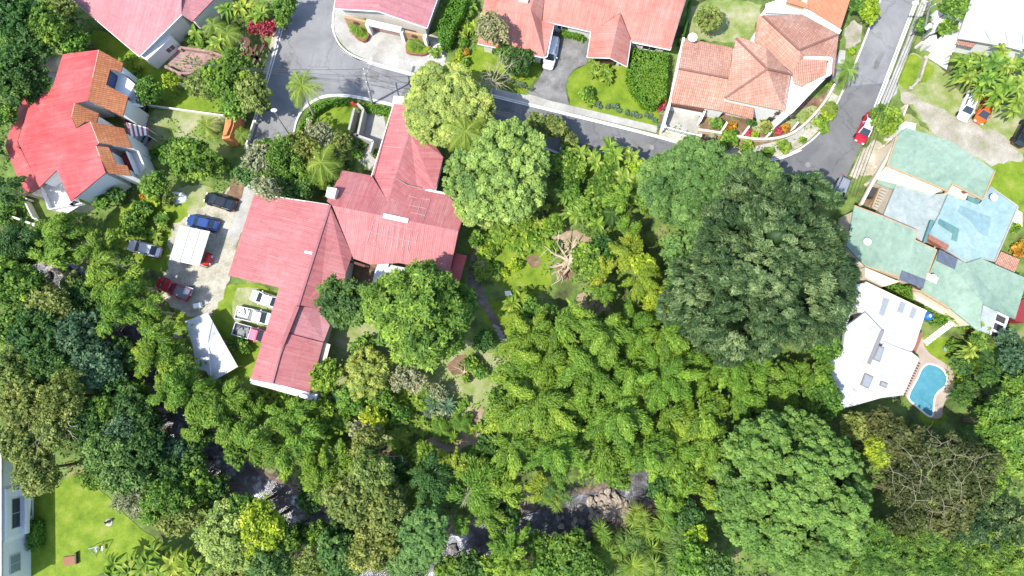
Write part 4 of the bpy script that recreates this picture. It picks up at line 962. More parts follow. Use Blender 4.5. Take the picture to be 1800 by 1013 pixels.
fr(.51, 3.1, (4.9, .45, 1.0), 'garage_header', 'white', .1); fr(.51, 1.2, (4.4, .15, 2.4), 'garage_door', 'paving_pink', -.5)
for s in (.31, .71, .98): fr(s, 1.5, (.45, .6, 3.0), 'column', 'white', .15)
# planters with cycads
def planter(t, pts, look, h=.8, wall='brickwall', fill='lawn'):
    pl = smooth_poly(WP(t, pts, h)); m = MB(); m.prism(pl, 0, h-.1); o = m.build('planter', wall); 
    tag(o, look, 'planter'); MB().prism(inset(pl, .15), h-.3, h).build('soil_fill', fill, o); return o
def build_off(o): return o
planter('T2', [(535,95),(560,85),(610,95),(638,120),(632,150),(612,185),(570,165),(545,130)], 'low brown planter bed around a cycad left of the garage')
planter('T2', [(800,165),(870,160),(900,175),(905,215),(880,245),(795,235),(790,205)], 'low brick planter bed around a small cycad right of the garage', .7)

# ---- orange roofed house (top middle)
hD = house('orange_roofed_house', 'broad single-storey house with faded orange roof and gabled porch above the front lawn', 'house', 'T3', 640, 60)
zD = 3.5; ap = W('T3', 735, 60, 5.6)
main = [W('T3',385,92,zD+.1), W('T3',605,142,zD), W('T3',735,60,4.6)]
mainS = [W('T3',385,92,zD), W('T3',605,142,zD), W('T3',735,58,4.65), W('T3',790,188,zD), W('T3',958,222,zD), W('T3',1030,-60,6.0), W('T3',420,-190,6.0)]
hp = planef([(385,92,zD),(958,222,zD),(420,-190,6.2)])
mp = [(385,92),(605,142),(735,58),(790,188),(958,222),(1038,-40),(420,-190)]
roof('roof', [WP('T3', [(x, y, hp(x, y)) for x, y in mp])], 'roof_orange', hD)
wg = planef([(100,195,zD),(400,258,zD),(200,-60,5.9)]); wgr = [(100,195),(400,258),(440,106),(385,92),(330,-30),(150,-60)]
zw = wg
roof('wing_roof', [WP('T3', [(100,195,zD),(400,258,zD),(335,40,5.3),(190,10,5.3)]), WP('T3', [(400,258,zD),(440,106,zD+.1),(385,92,zD+.25),(420,-190,6.0),(335,40,5.3)]), WP('T3', [(190,10,5.3),(335,40,5.3),(420,-190,6.0),(240,-190,5.3)]), WP('T3', [(100,195,zD),(190,10,5.3),(240,-190,5.3),(160,-190,zD)])], 'roof_orange', hD)
gr_ = [W('T3',735,60,5.0), W('T3',605,142,zD+.1), W('T3',588,255,zD), W('T3',690,258,5.0), W('T3',765,297,zD), W('T3',783,178,zD+.1)]
roof('porch_roof', [[gr_[0], gr_[1], gr_[2], gr_[3]], [gr_[0], gr_[3], gr_[4], gr_[5]]], 'roof_orange', hD)
walls(WP('T3', [(x, y, hp(x, y)) for x, y in [(385,92),(605,142),(790,188),(958,222),(1038,-40),(420,-190)]]), hD, 'offwhite', d=.7)
walls(WP('T3', [(100,195,zD),(400,258,zD),(440,106,zD),(385,-20,zD),(150,-100,zD)]), hD, 'offwhite', d=.7)
gutter(hD, WP('T3', [(100,195,zD),(400,258,zD),(410,250,zD),(440,106,zD)])); gutter(hD, WP('T3', [(385,92,zD),(605,142,zD)])); gutter(hD, [gr_[2], gr_[3], gr_[4]]); gutter(hD, [gr_[1], gr_[2]]); gutter(hD, WP('T3', [(790,188,zD),(958,222,zD),(1038,-40,zD)])); gutter(hD, [gr_[4], gr_[5]])
for q in ((612,268),(722,292),(742,285)):
    p = W('T3', *q, 0); MB().box((p[0], p[1], 1.7), (.35, .35, 3.3)).build('column', 'offwhite', hD)
MB().box(W('T3', 668, 262, 1.4), (2.8, .2, 2.4), -.25).build('door', 'brown', hD)
for a, b, z in (((392,92),(605,142),1), ((790,188),(958,222),1)):
    rw(hD, 'T3', a, b, zD, 1.6, 3.6, .9, 2.3, side=-1, inset_=.7); 
rw(hD, 'T3', (100,195), (400,258), zD, 4, 6.4, .9, 2.3, side=-1, inset_=.7)
MB().box(W('T3', 305, 0, 5.4), (1.3, .8, .9), -.2).build('chimney', 'offwhite', hD)
for a, b in (((205,22),(255,95)),): pass

# ---- tiled house on the corner
hE = house('tiled_house', 'white corner house with pale terracotta tile roofs in hipped and stepped blocks', 'house', 'T4', 500, 350)
r1 = [WP('T4', [(148,190,4.0),(122,342,5.2),(376,392,5.2),(392,240,4.0)]), WP('T4', [(122,342,5.2),(78,515,3.3),(362,562,3.3),(376,392,5.2)]), WP('T4', [(362,562,3.3),(495,600,3.1),(503,540,3.9),(358,492,4.05),(376,392,5.2)])]
roof('tiled_roof', r1[:2], 'tile_pale', hE); roof('porch_roof', [WP('T4', [(358,492,4.2),(503,527,4.1),(495,600,3.2),(340,560,3.3)])], 'tile_pale', hE)
apx = W('T4', 568, 345, 8.0)
r2 = [[W('T4',410,190,6.4), W('T4',355,490,5.8), apx], [W('T4',355,490,5.8), W('T4',655,555,5.8), W('T4',685,372,6.2), apx], [W('T4',410,190,6.4), apx, W('T4',685,372,6.2), W('T4',560,235,7.4), W('T4',440,190,6.6)]]
roof('hipped_roof', r2, 'tile_pale', hE)
r3 = [WP('T4', [(545,78,7.2),(505,205,5.6),(560,262,5.7),(690,362,5.7),(730,250,7.4)]), WP('T4', [(545,78,7.2),(730,250,7.4),(925,172,5.4),(740,72,5.4)]), WP('T4', [(505,205,5.6),(545,78,7.2),(520,80,6.5)]), WP('T4', [(925,172,5.4),(730,250,7.4),(735,292,6.7),(868,298,5.6),(900,385,5.0)]), WP('T4', [(690,362,5.7),(730,250,7.4),(735,292,6.9)])]
roof('hipped_roof', r3, 'tile_pale', hE)
r4 = [WP('T4', [(690,362,5.9),(735,290,6.6),(868,300,6.2),(862,372,5.6),(748,438,5.3),(702,420,5.4)])]; roof('tiled_roof', r4, 'tile_pale', hE)
walls(WP('T4', [(148,190,4),(78,515,3.3),(362,562,3.3),(392,240,4)]), hE, 'white', d=.25); walls(WP('T4', [(410,190,6),(355,490,5.8),(655,555,5.8),(685,372,6)]), hE, 'white', d=.35)
walls(WP('T4', [(545,78,5.6),(505,205,5.6),(690,362,5.6),(900,385,5.0),(925,172,5.4),(740,72,5.4)]), hE, 'white', d=.4)
eb = WP('T4', [(655,555,5.6),(660,590,5.2),(700,560,5.2),(800,455,5.4),(878,375,5.4),(880,300,5.6),(690,365,5.6)]); MB().prism(eb, 0, [5.0, 4.8, 5.0, 5.0, 5.2, 5.2, 5.2]).build('curved_wall', 'white', hE)
m = MB(); pp = WP('T4', [(748,292,6.5),(884,296,6.3),(880,374,6.0),(752,440,5.8),(665,575,5.6)])
for a, b in zip(pp[:-1], pp[1:]): m.bar(a, b, .28, .5)
m.build('parapet', 'white', hE)
gutter(hE, WP('T4', [(148,190,4.1),(78,515,3.4)]), 'white', .3, .3, 'parapet'); gutter(hE, WP('T4', [(362,494,5.8),(655,555,5.8)]), 'tan', .15, .15); gutter(hE, WP('T4', [(568,345,8.1),(410,190,6.5)]), 'tile_pink', .25, .2, 'ridge_tiles'); gutter(hE, WP('T4', [(568,345,8.1),(355,490,5.9)]), 'tile_pink', .25, .2, 'ridge_tiles'); gutter(hE, WP('T4', [(568,345,8.1),(685,372,6.3)]), 'tile_pink', .25, .2, 'ridge_tiles')
gutter(hE, WP('T4', [(545,78,7.3),(730,250,7.5)]), 'tile_pink', .25, .2, 'ridge_tiles'); gutter(hE, WP('T4', [(730,250,7.5),(925,172,5.5)]), 'tile_pink', .25, .2, 'ridge_tiles'); gutter(hE, WP('T4', [(122,342,5.35),(376,392,5.35)]), 'tile_pink', .25, .2, 'ridge_tiles')
rw(hE, 'T4', (355,490), (655,555), 5.8, 7.2, 8.9, .6, 2.3, side=-1, inset_=.35, frame='brown'); rw(hE, 'T4', (355,490), (655,555), 5.8, 7.4, 8.3, 3.4, 4.3, side=-1, inset_=.35, frame='brown'); rw(hE, 'T4', (355,490), (655,555), 5.8, 9.0, 9.8, 3.4, 4.3, side=-1, inset_=.35, frame='brown')
for i, (a, b) in enumerate(((.35, 1.3), (1.7, 2.6), (3.3, 4.2))): window(hE, eb[2], eb[3], a, b, 2.6-.2*i, 3.9-.2*i, side=-1, frame='brown')
window(hE, W('T4', 800,455,5.4), W('T4', 878,375,5.4), .6, 2.4, .6, 2.4, side=-1, frame='brown', out=.05)
MB().box(W('T4', 165, 540, 2.2), (5.2, .3, .7), -.2).build('garage_lintel', 'brown', hE)
MB().bar(W('T4',75,520,2.2), W('T4',35,660,1.0), .3, 1.6).build('side_wall', 'white', hE); MB().bar(W('T4',250,560,1.8), W('T4',222,620,1.0), .25, 1.6).build('side_wall', 'white', hE)
# garden wall with piers round the corner
gwl = smooth_line([P(*px('T4', x, y), .9) for x, y in [(222,650),(330,665),(450,690),(540,700),(640,690),(700,665),(760,620),(830,545),(870,490),(905,420)]], 2)
gw = thing('garden_wall', 'curved low pinkish garden wall wrapping the corner house', 'wall', gwl[0][:2]+(0,)); m = MB(); ribbon(m, gwl, .3, 0, .95); m.build('wall', 'cream', gw); 
for q in ((360,620,340,655),(470,640,440,680),(590,650,565,685),(715,620,690,650)):
    m = MB(); m.bar(W('T4', q[0], q[1], .8), W('T4', q[2], q[3], .8), .25, 1.2); m.build('buttress', 'white', gw)
gt = thing('driveway_gate', 'white barred gate across the driveway of the tiled house', 'gate', W('T4', 130, 680, 0)); m = MB()
A_, B_ = Vector(W('T4', 40, 655, 0)), Vector(W('T4', 215, 700, 0)); m.bar(A_+Vector((0,0,1.5)), B_+Vector((0,0,1.5)), .1, .1); m.bar(A_+Vector((0,0,.2)), B_+Vector((0,0,.2)), .1, .1)
for i in range(22): p = A_.lerp(B_, i/21); m.box((p.x, p.y, .85), (.05, .05, 1.3))
m.build('bars', 'white', gt)
for p in (A_, B_): MB().box((p.x, p.y, .9), (.35, .35, 1.8)).build('post', 'white', gt)
for i, (x, y, ch) in enumerate(((485,700,0),(545,725,1),(640,715,2),(715,690,3))):
    pass
def dish(t, x, y, z, look, r=.55):
    c = W(t, x, y, z); o = thing('satellite_dish', look, 'satellite dish', (c[0], c[1], z-.6)); m = MB()
    m.lathe([(.02, 0), (r*.5, .04), (r*.85, .14), (r, .24), (r*.96, .26), (r*.8, .17), (.05, .04)], (c[0], c[1], z), 16); m.build('reflector', 'white', o, smooth=True)
    MB().tube([(c[0], c[1], z-.7), (c[0], c[1], z)], .05, 6).build('mast', 'metal', o); MB().tube([(c[0]+r*.7, c[1], z+.15), (c[0]+.05, c[1], z+.6)], .03, 5).build('receiver_arm', 'darkgrey', o)
dish('T4', 190, 192, 5.0, 'round white satellite dish on the tiled house edge', .65)
dish('U4', 232, 777, 5.3, 'white satellite dish on the green roof nearest the dark tree', .5)
dish('U4', 935, 532, 5.2, 'white satellite dish with thin mast on the pale aqua roof', .5)
dish('U4', 598, 975, 5.1, 'white satellite dish on a pale square pad low on the green roof', .4)

# ---- orange flat roofed house behind it
hF = house('orange_flat_house', 'house with flat apricot-orange roof and white parapet at the top edge', 'house', 'T4', 850, 40)
fF = WP('T4', [(775,-60),(770,45),(930,160),(985,-10),(1000,-90)], 4.2); roof('roof', [fF], 'roof_flatorange', hF); walls(fF, hF, 'offwhite', d=.2)
gutter(hF, WP('T4', [(745,52,4.4),(930,165,4.4)]), 'white', .7, .5, 'parapet'); fF2 = WP('T4', [(560,20),(680,-20),(770,50),(740,72),(560,62)], 4.0); roof('terrace_slab', [fF2], 'white', hF); walls(fF2, hF, 'white', d=.2)
fF3 = WP('T4', [(668,-20),(770,20),(775,45),(665,12)], 5.0); roof('upper_roof', [fF3], 'roof_flatorange', hF); walls(fF3, hF, 'tan', d=.2)
# ---- white house (top right)
hK = house('white_roofed_house', 'large house with blank bright white roof in the top right corner', 'house', 'T5', 960, 100)
fK = PF('T5', [(765,220,4.5),(840,0,6.2),(1144,300,4.2)], [(765,220),(850,-30),(930,-300),(1500,-120),(1400,360),(1040,268)])
roof('roof', [fK], 'roof_white', hK); walls(fK, hK, 'white', d=.6); fK2 = WP('T5', [(770,222),(880,240),(850,275),(750,255)], 3.2); roof('awning', [fK2], 'tile_pink', hK)
MB().prism(WP('T5', [(690,190),(765,220),(748,275),(650,235)], 2.8), 0, 2.8).build('annex', 'white', hK)
MB().prism(WP('T5', [(600,200),(650,180),(700,90),(640,60)], 1.6), 0, 1.6).build('yard_wall', 'offwhite', hK)

# ---- the big pink roofed building in the middle
hG = house('main_building', 'sprawling building with dusty pink metal roofs in a branching plan at the centre left', 'building', 'U2', 480, 300)
nfz = planef([(470,188,5.7),(980,290,5.5),(510,45,3.9)]); sfz = planef([(470,188,5.7),(980,290,5.5),(945,462,3.7)])
wf = planef([(460,185,5.6),(225,908,5.6),(48,470,3.4)])
wpts = [(155,138),(460,185),(330,590),(225,908),(138,892),(255,520),(48,470)]
wW = WP('U2', [(x, y, wf(x, y)) for x, y in wpts]); roof('west_roof', [wW], 'roof_pink', hG)
eE = WP('U2', [(460,185,5.6),(550,388,4.6),(520,470,4.1),(412,600,4.4),(330,592,5.6)]); 
roof('east_roof', [WP('U2', [(460,185,5.62),(550,388,sfz(550,388)+.02),(523,466,4.2),(520,560,4.1),(415,605,4.4),(332,590,5.6)])], 'roof_pink', hG)
roof('east_roof', [WP('U2', [(332,593,5.3),(415,605,4.25),(460,672,3.8),(435,740,3.8),(283,702,5.25)])], 'roof_rose', hG)
roof('east_roof', [WP('U2', [(283,704,5.45),(433,742,4.0),(378,948,4.0),(228,908,5.5)])], 'roof_pink', hG)
gutter(hG, WP('U2', [(330,595,5.75),(268,750,5.75)]), 'roof_pink', .5, .35, 'ridge_cap'); gutter(hG, WP('U2', [(460,185,5.7),(330,595,5.7)]), 'roof_rose', .3, .1, 'ridge_cap'); gutter(hG, WP('U2', [(268,750,5.7),(226,908,5.7)]), 'roof_rose', .25, .1, 'ridge_cap')
nfz = planef([(470,188,5.7),(980,290,5.5),(510,45,3.9)]); sfz = planef([(470,188,5.7),(980,290,5.5),(945,462,3.7)])
cn = WP('U2', [(x, y, nfz(x, y)) for x, y in [(510,45),(628,66),(695,172),(814,120.6),(887,128),(935,142),(1005,222),(980,290),(470,188),(447,170)]])
cs = WP('U2', [(x, y, sfz(x, y)) for x, y in [(470,188),(980,290),(945,462),(740,420),(625,427),(555,402),(550,388)]])
roof('central_roof', [cn, cs], 'roof_pink', hG)
zv = nfz(695,172)+.03; tlf = planef([(738,465,3.9),(812,585,5.7),(712,902,zv)]); trf = planef([(812,585,5.7),(712,902,zv),(925,850,nfz(887,128)+.05)])
tw = [WP('T2', [(x, y, tlf(x, y)) for x, y in [(738,465),(795,465),(812,585),(712,902),(640,785)]]), WP('T2', [(795,465,tlf(795,465)),(960,700,trf(960,700)),(925,850,nfz(887,128)+.05),(812,585,5.7)]), WP('T2', [(812,585,5.7),(925,850,nfz(887,128)+.05),(845,846,nfz(814,122)+.04),(712,902,tlf(712,902))])]
roof('north_roof', tw, 'roof_pink', hG); gutter(hG, [tw[0][2], tw[0][3]], 'roof_rose', .25, .1, 'ridge_cap')
lr = WP('U2', [(960,378,3.2),(1014,390,2.9),(980,522,2.9),(945,462,3.2)]); roof('lean_to_roof', [lr], 'roof_red', hG); walls(lr, hG, 'offwhite', d=.3)
walls(wW, hG, 'offwhite', d=.8); walls(WP('U2', [(460,185,4.5),(549,388,4.2),(520,560,4),(460,672,3.8),(378,948,3.9),(228,908,4.5),(332,590,4.5)]), hG, 'offwhite', d=.6)
walls(WP('U2', [(510,45,3.9),(628,66,4),(695,172,4),(845,122,4),(935,142,3.8),(1005,222,3.9),(945,462,3.7),(740,420,3.7),(625,427,3.7),(555,402,3.9),(470,188,4.5)]), hG, 'offwhite', d=.6)
walls([tw[0][0], tw[0][1], tw[1][1], tw[1][2], tw[0][3], tw[0][4]], hG, 'offwhite', d=.5)
gutter(hG, WP('U2', [(138,892,4.35),(226,910,5.4),(378,950,4.0)]), 'white', .3, .35); gutter(hG, WP('U2', [(140,900,3.2),(225,922,3.2),(378,966,3.0)]), 'offwhite', .5, .3, 'ledge')
gutter(hG, WP('U2', [(1005,222,4.0),(945,462,3.75)]), 'maroon', .12, .12); gutter(hG, WP('U2', [(153,138,3.6),(455,184,5.5)]), 'offwhite', .12, .12); gutter(hG, WP('T2', [(960,700,3.9),(925,850,3.9)]), 'offwhite', .12, .12)
gutter(hG, WP('T2', [(738,465,3.95),(640,785,4.05)]), 'offwhite', .12, .12)
sl = WP('U2', [(436,742),(462,750),(440,835),(410,826)], 3.3); roof('awning', [sl], 'cream', hG)
MB().prism(WP('U2', [(450,112),(488,118),(478,158),(442,150)], 6.2), 3.8, 6.2).build('chimney', 'offwhite', hG); MB().prism(WP('U2', [(375,945),(412,952),(405,978),(370,975)], 3.4), 0, 3.4).build('wall_box', 'wall_grey', hG)
wp_ = WP('U2', [(655,418),(770,440),(740,500),(700,505),(628,512),(642,455)], 3.1); roof('patio_roof', [wp_], 'roof_white', hG); MB().prism(WP('U2', [(660,414),(700,420),(695,436),(655,430)], 3.5), 3.0, 3.5).build('roof_vent', 'wall_grey', hG)
for q in ((648,500),(735,490)): p = W('U2', *q, 3); MB().box((p[0], p[1], 1.5), (.12, .12, 3.0)).build('patio_post', 'white', hG)
patch('patio_floor', 'U2', [(530,400),(660,430),(640,520),(560,560),(500,500)], 5, 'soil')
m = MB(); 
for q in (((545,415),(640,445)),): m.bar(W('U2', *q[0], 3.0), W('U2', *q[1], 3.0), .3, .3)
m.build('beam', 'brown', hG)
def strips(parent, t, segs, z, mat, w_=.14, name='skylight_strip'):
    m = MB()
    for a, b in segs:
        za = z(*a)+.045; zb = z(*b)+.045; A = W(t, *a, za); B = W(t, *b, zb); m.bar(A, B, w_, .05)
    return m.build(name, mat, parent)
strips(hG, 'U2', [((676,228),(776,250))], lambda x, y: sfz(x, y)+.05, 'white', .6, 'skylight_panel'); strips(hG, 'U2', [((358,375),(388,381))], lambda x, y: wf(x, y)+.03, 'white', .3, 'skylight_panel')
strips(hG, 'U2', [((615,292),(812,340)), ((640,240),(815,290))], sfz, 'roof_faint', .1, 'sealed_joint'); strips(hG, 'U2', [((640,240),(606,350)), ((820,290),(806,340)), ((606,348),(660,362))]+[((655+22*i, 262+5*i), (642+22*i, 335+6*i)) for i in range(7)]+[((690+24*i, 325+5*i), (682+24*i, 362+6*i)) for i in range(5)], sfz, 'roof_faint', .07, 'sealed_joint')
strips(hG, 'U2', [((830,160),(866,163)), ((866,163),(838,245)), ((830,160),(812,232)), ((780,185),(850,200)), ((790,215),(845,228)), ((780,148),(815,158))], nfz, 'roof_faint', .08, 'sealed_joint')
strips(hG, 'T2', [((750,795),(800,825)), ((800,825),(860,838))], trf, 'roof_faint', .1, 'sealed_joint'); strips(hG, 'T2', [((690,650),(778,660))], tlf, 'roof_faint', .09, 'sealed_joint'); strips(hG, 'T2', [((880,845),(970,862))], lambda x, y: 3.9, 'paintwhite', .25, 'skylight_panel')
m = MB(); A_ = Vector(W('U2', 95, 488, 2.2)); B_ = Vector(W('U2', 255, 545, 2.2))
rw(hG, 'U2', (48,470), (255,520), 3.4, 1.5, 4.0, .8, 2.2, side=-1, inset_=.8); rw(hG, 'U2', (48,470), (255,520), 3.4, 4.6, 7.0, .8, 2.2, side=-1, inset_=.8)
# walled courtyard north
cw = thing('courtyard_walls', 'old stained concrete courtyard walls left of the pink north wing', 'wall', W('T2', 610, 560, 0))
for a, b in (((585,475),(612,500)), ((612,500),(585,620)), ((570,610),(655,640)), ((572,495),(548,590)), ((655,640),(640,690))):
    m = MB(); m.bar(W('T2', *a, 1.1), W('T2', *b, 1.1), .3, 2.2); m.build('wall_panel', 'concrete', cw)
rb = thing('guard_booth', 'tiny white roofed box at the tip of the pink north wing by the street', 'booth', W('T2', 760, 445, 0)); MB().prism(WP('T2', [(740,430),(792,434),(788,466),(736,460)], 3.0), 0, 3.0).build('body', 'offwhite', rb)
roof('roof', [WP('T2', [(738,426),(795,430),(791,468),(733,462)], 3.1)], 'roof_white', rb, .1)
tag(MB().box(W('T2', 566, 468, .8), (.9, .3, 1.2), -.4).build('notice_board', 'car_brightred', None), 'small red board standing on the grass corner of the street', 'sign')

# ---- green and blue roofed building (right)
hI = house('green_roofed_building', 'rambling building with mint green and pale blue flat roofs beside the gravel yard', 'building', 'U4', 600, 600)
topz = 5.6
tp = PF('U4', [(450,140,5.2),(948,380,5.4),(345,350,5.0)], [(450,140),(700,215),(948,380),(880,540),(710,455),(685,492),(345,352),(400,190)]); roof('upper_roof', [tp], 'roof_mint', hI, .25); walls(tp, hI, 'cream', d=.35)
gutter(hI, WP('U4', [(400,190,5.3),(345,352,5.1),(685,494,5.3),(712,455,5.4),(880,542,5.4),(948,380,5.5)]), 'tan', .14, .2, 'roof_edge')
MB().prism(WP('U4', [(445,108),(508,118),(500,160),(430,150)], 4.6), 0, 4.6).build('roof_tank', 'white', hI)
tn = WP('U4', [(345,356),(380,372),(650,490),(605,512),(405,455),(300,430),(290,410)], 3.9); roof('terrace_slab', [tn], 'cream', hI, .3); walls(tn, hI, 'cream', d=.2)
gutter(hI, WP('U4', [(400,190,4.0),(350,300,4.0),(265,445,3.9),(200,570,3.9)]), 'cream', .3, .6, 'parapet')
cy = WP('U4', [(400,452),(605,512),(690,505),(640,620),(550,785),(502,745),(516,712),(325,630)], 3.6); roof('flat_roof', [cy], 'roof_grey', hI, .3); walls(cy, hI, 'cream', d=.2)
ga = WP('U4', [(300,425),(402,452),(380,485),(285,450)], 3.5); roof('flat_roof', [ga], 'roof_mint', hI, .2)
aq = WP('U4', [(690,503),(790,545),(860,565),(880,542),(920,470),(1075,580),(945,885),(870,868),(785,892),(680,822),(690,800),(575,740),(640,620)], 4.0); roof('flat_roof', [aq], 'roof_aqua', hI, .3); walls(aq, hI, 'cream', d=.2)
gutter(hI, WP('U4', [(920,470,4.1),(1075,580,4.1),(945,885,4.1),(870,868,4.1),(785,892,4.1),(575,755,4.1)]), 'concrete', .14, .3, 'roof_edge')
for q in ([(755,575),(925,640),(905,745),(880,740),(800,650),(740,610)],): roof('roof_patch', [WP('U4', q, 4.06)], 'roof_aqua_dark', hI, .03)
roof('roof_recess', [WP('U4', [(640,648),(748,705),(735,775),(705,765),(712,730),(630,675)], 4.1)], 'roof_teal', hI, .06); roof('roof_recess', [WP('U4', [(590,655),(608,660),(565,780),(545,785)], 4.1)], 'roof_teal', hI, .45); roof('roof_recess', [WP('U4', [(795,520),(868,545),(850,568),(795,545)], 4.15)], 'roof_teal', hI, .1)
MB().prism(WP('U4', [(580,735),(690,795),(680,820),(575,760)], 4.3), 3.4, 4.3).build('brick_parapet', 'brickwall', hI); MB().prism(WP('U4', [(708,450),(800,500),(785,540),(690,500)], 4.5), 3.4, 4.5).build('parapet_box', 'cream', hI)
MB().prism(WP('U4', [(755,495),(795,490),(802,505),(770,510)], 4.56), 4.3, 4.56).build('roof_hatch', 'brown', hI)
lg = PF('U4', [(165,575,5.0),(510,715,5.0),(225,910,4.4)], [(165,575),(325,635),(512,714),(500,766),(622,822),(560,985),(540,1010),(225,912),(120,800)]); roof('green_roof', [lg], 'roof_mint', hI, .25); walls(lg, hI, 'cream', d=.4)
gutter(hI, [lg[0], lg[1], lg[2], lg[3], lg[4], lg[5]], 'tan', .14, .2, 'roof_edge'); gutter(hI, [lg[6], lg[7]], 'tan', .14, .2, 'roof_edge')
rg = [WP('U5', [(690,0,4.6),(830,68,4.6),(915,280,4.9),(895,425,4.2),(740,300,3.9),(590,215,3.9),(660,60,4.3)]), WP('U5', [(830,68,4.6),(905,42,4.4),(1150,150,4.2),(1085,362,4.0),(915,280,4.9)])]
roof('green_roof', rg, 'roof_mint', hI, .25); walls([rg[0][0], rg[0][1], rg[1][1], rg[1][2], rg[1][3], rg[0][2], rg[0][3], rg[0][4], rg[0][5], rg[0][6]], hI, 'cream', d=.4)
roof('green_roof', [WP('U5', [(920,283,4.5),(990,320,4.2),(945,440,3.5),(893,418,3.6)])], 'roof_grey', hI, .2)
for q, z in (([(690,-5),(785,45),(770,100),(675,55)], 4.75), ([(495,108),(615,155),(605,200),(480,155)], 4.8)): roof('solar_panel', [WP('U5', q, z)], 'roof_slate', hI, .08)
roof('roof_pad', [WP('U5', [(632,120),(685,145),(672,175),(618,150)], 4.72)], 'white', hI, .08)
gutter(hI, WP('U5', [(550,205,4.0),(600,220,3.9),(740,305,3.9)]), 'tan', .2, .3, 'roof_edge'); MB().prism(WP('U5', [(300,90),(480,165),(400,190),(300,140)], 3.2), 0, 3.2).build('side_wing', 'cream', hI)
MB().prism(WP('U5', [(550,205),(590,225),(740,320),(760,345),(700,330),(570,260)], 1.0), 0, 1.0).build('side_path_wall', 'cream', hI)
m = MB(); 
for a, b in (((985,325),(945,470)), ((1045,355),(1000,495)), ((985,325),(1050,355)), ((975,370),(1030,395)), ((962,415),(1015,440)), ((945,470),(1000,495))): m.bar(W('U5', *a, 3.2), W('U5', *b, 3.2), .22, .22)
m.build('pergola_frame', 'white', hI)
for q in ((945,470),(1000,495)): p = W('U5', *q, 3.1); MB().box((p[0], p[1], 1.55), (.22, .22, 3.1)).build('pergola_post', 'white', hI)
roof('pergola_roof', [WP('U5', [(980,330),(1042,358),(1000,485),(948,462)], 2.9)], 'darkgrey', hI, .05)
MB().prism(WP('U5', [(1088,290),(1135,250),(1135,380),(1085,370)], 2.2), 0, 2.2).build('maroon_annex', 'maroon', hI)
st = thing('outdoor_staircase', 'tan stone staircase in the small sunken court between the green roofs', 'staircase', W('U4', 310, 550, 0))
for i in range(9):
    t_ = i/8; a = W('U4', 340-55*t_, 490+100*t_, .3); MB().box((a[0]-.2, a[1], 1.3-t_*1.0), (1.8, .3, .2), -.42).build('step', 'concrete', st)
m = MB(); m.bar(W('U4', 375, 500, 1.5), W('U4', 315, 610, .8), .15, .8); m.bar(W('U4', 300, 480, 1.2), W('U4', 255, 590, .8), .15, .8); m.build('stringer', 'tan', st)
tag(MB().prism(WP('U4', [(248,470),(296,480),(270,530),(235,520)], 1.2), 0, 1.2).build('utility_box', 'darkgrey', None), 'dark grey flat-topped utility box beside the tan stone staircase', 'box')
patch('court_floor', 'U4', [(200,570),(265,440),(385,480),(320,640)], 6, 'soil')

# brick porch and right edge bits
tb = thing('brick_tiled_porch', 'small reddish brick-tiled porch roof at the right edge between flower beds', 'porch', W('U4', 1020, 890, 0)); q = WP('U4', [(980,830),(1085,875),(1055,950),(945,900)], 2.6); roof('roof', [q], 'tile_pale', tb); walls(q, tb, 'cream', d=.2)
pw = WP('U4', [(1075,590),(1110,610),(1110,690),(1040,650)], .4); sheet('patio', pw, .03, 'cream')

# ---- white pool house
hJ = house('white_pool_house', 'white flat-roofed house with grey skylights beside the kidney pool', 'house', 'U5', 330, 520)
f1 = WP('U5', [(300,170),(390,205),(620,322),(560,505),(545,530),(385,490),(345,440),(300,330),(230,320),(200,400),(100,560),(40,500),(150,200)], 3.6); roof('flat_roof', [f1], 'roof_white', hJ, .25); walls(f1, hJ, 'white', d=.1)
f2 = WP('U5', [(300,325),(385,415),(395,425),(320,595),(180,535),(200,400)], 4.3); roof('raised_roof', [f2], 'roof_white', hJ, .7)
f3 = WP('U5', [(400,485),(545,535),(578,562),(490,760),(380,775),(170,835),(85,598),(150,545),(180,538),(322,598)], 3.9); roof('flat_roof', [f3], 'roof_white', hJ, .3); walls(f3, hJ, 'white', d=.1)
roof('roof_gutter', [WP('U5', [(382,415),(402,425),(328,600),(310,590)], 4.34)], 'midgrey', hJ, .1)
skylight(hJ, 'U5', [(372,500),(402,512),(378,585),(342,570)], 3.9, glass='skyglass'); skylight(hJ, 'U5', [(300,645),(345,665),(318,725),(278,705)], 3.9, glass='skyglass'); skylight(hJ, 'U5', [(385,685),(420,700),(412,722),(378,708)], 3.9, glass='skyglass')
for q in ([(398,250),(428,260),(398,345),(375,335)], [(490,265),(515,278),(497,330),(470,320)], [(550,300),(572,312),(552,360),(535,350)]): skylight(hJ, 'U5', q, 3.6, 'metal', 'skyglass', h=.2)
roof('roof_hatch', [WP('U5', [(175,592),(235,622),(212,650),(168,625)], 4.0)], 'offwhite', hJ, .1); roof('roof_hatch', [WP('U5', [(130,570),(165,590),(150,612),(115,595)], 4.0)], 'offwhite', hJ, .1)
gutter(hJ, WP('U5', [(300,170,3.8),(620,322,3.8)]), 'cream', .3, .3, 'parapet'); gutter(hJ, WP('U5', [(575,565,4.0),(490,757,4.0)]), 'offwhite', .4, .25, 'parapet')
gutter(hJ, WP('U5', [(395,480,3.95),(530,540,3.95)]), 'wall_grey', .12, .1, 'roof_seam'); gutter(hJ, WP('U5', [(345,340,3.75),(375,400,3.75)]), 'wall_grey', .08, .1, 'roof_seam')
MB().prism(WP('U5', [(590,432),(605,440),(565,535),(542,530)], 2.0), 0, 2.0).build('brick_wall', 'brickwall', hJ)
m = MB()
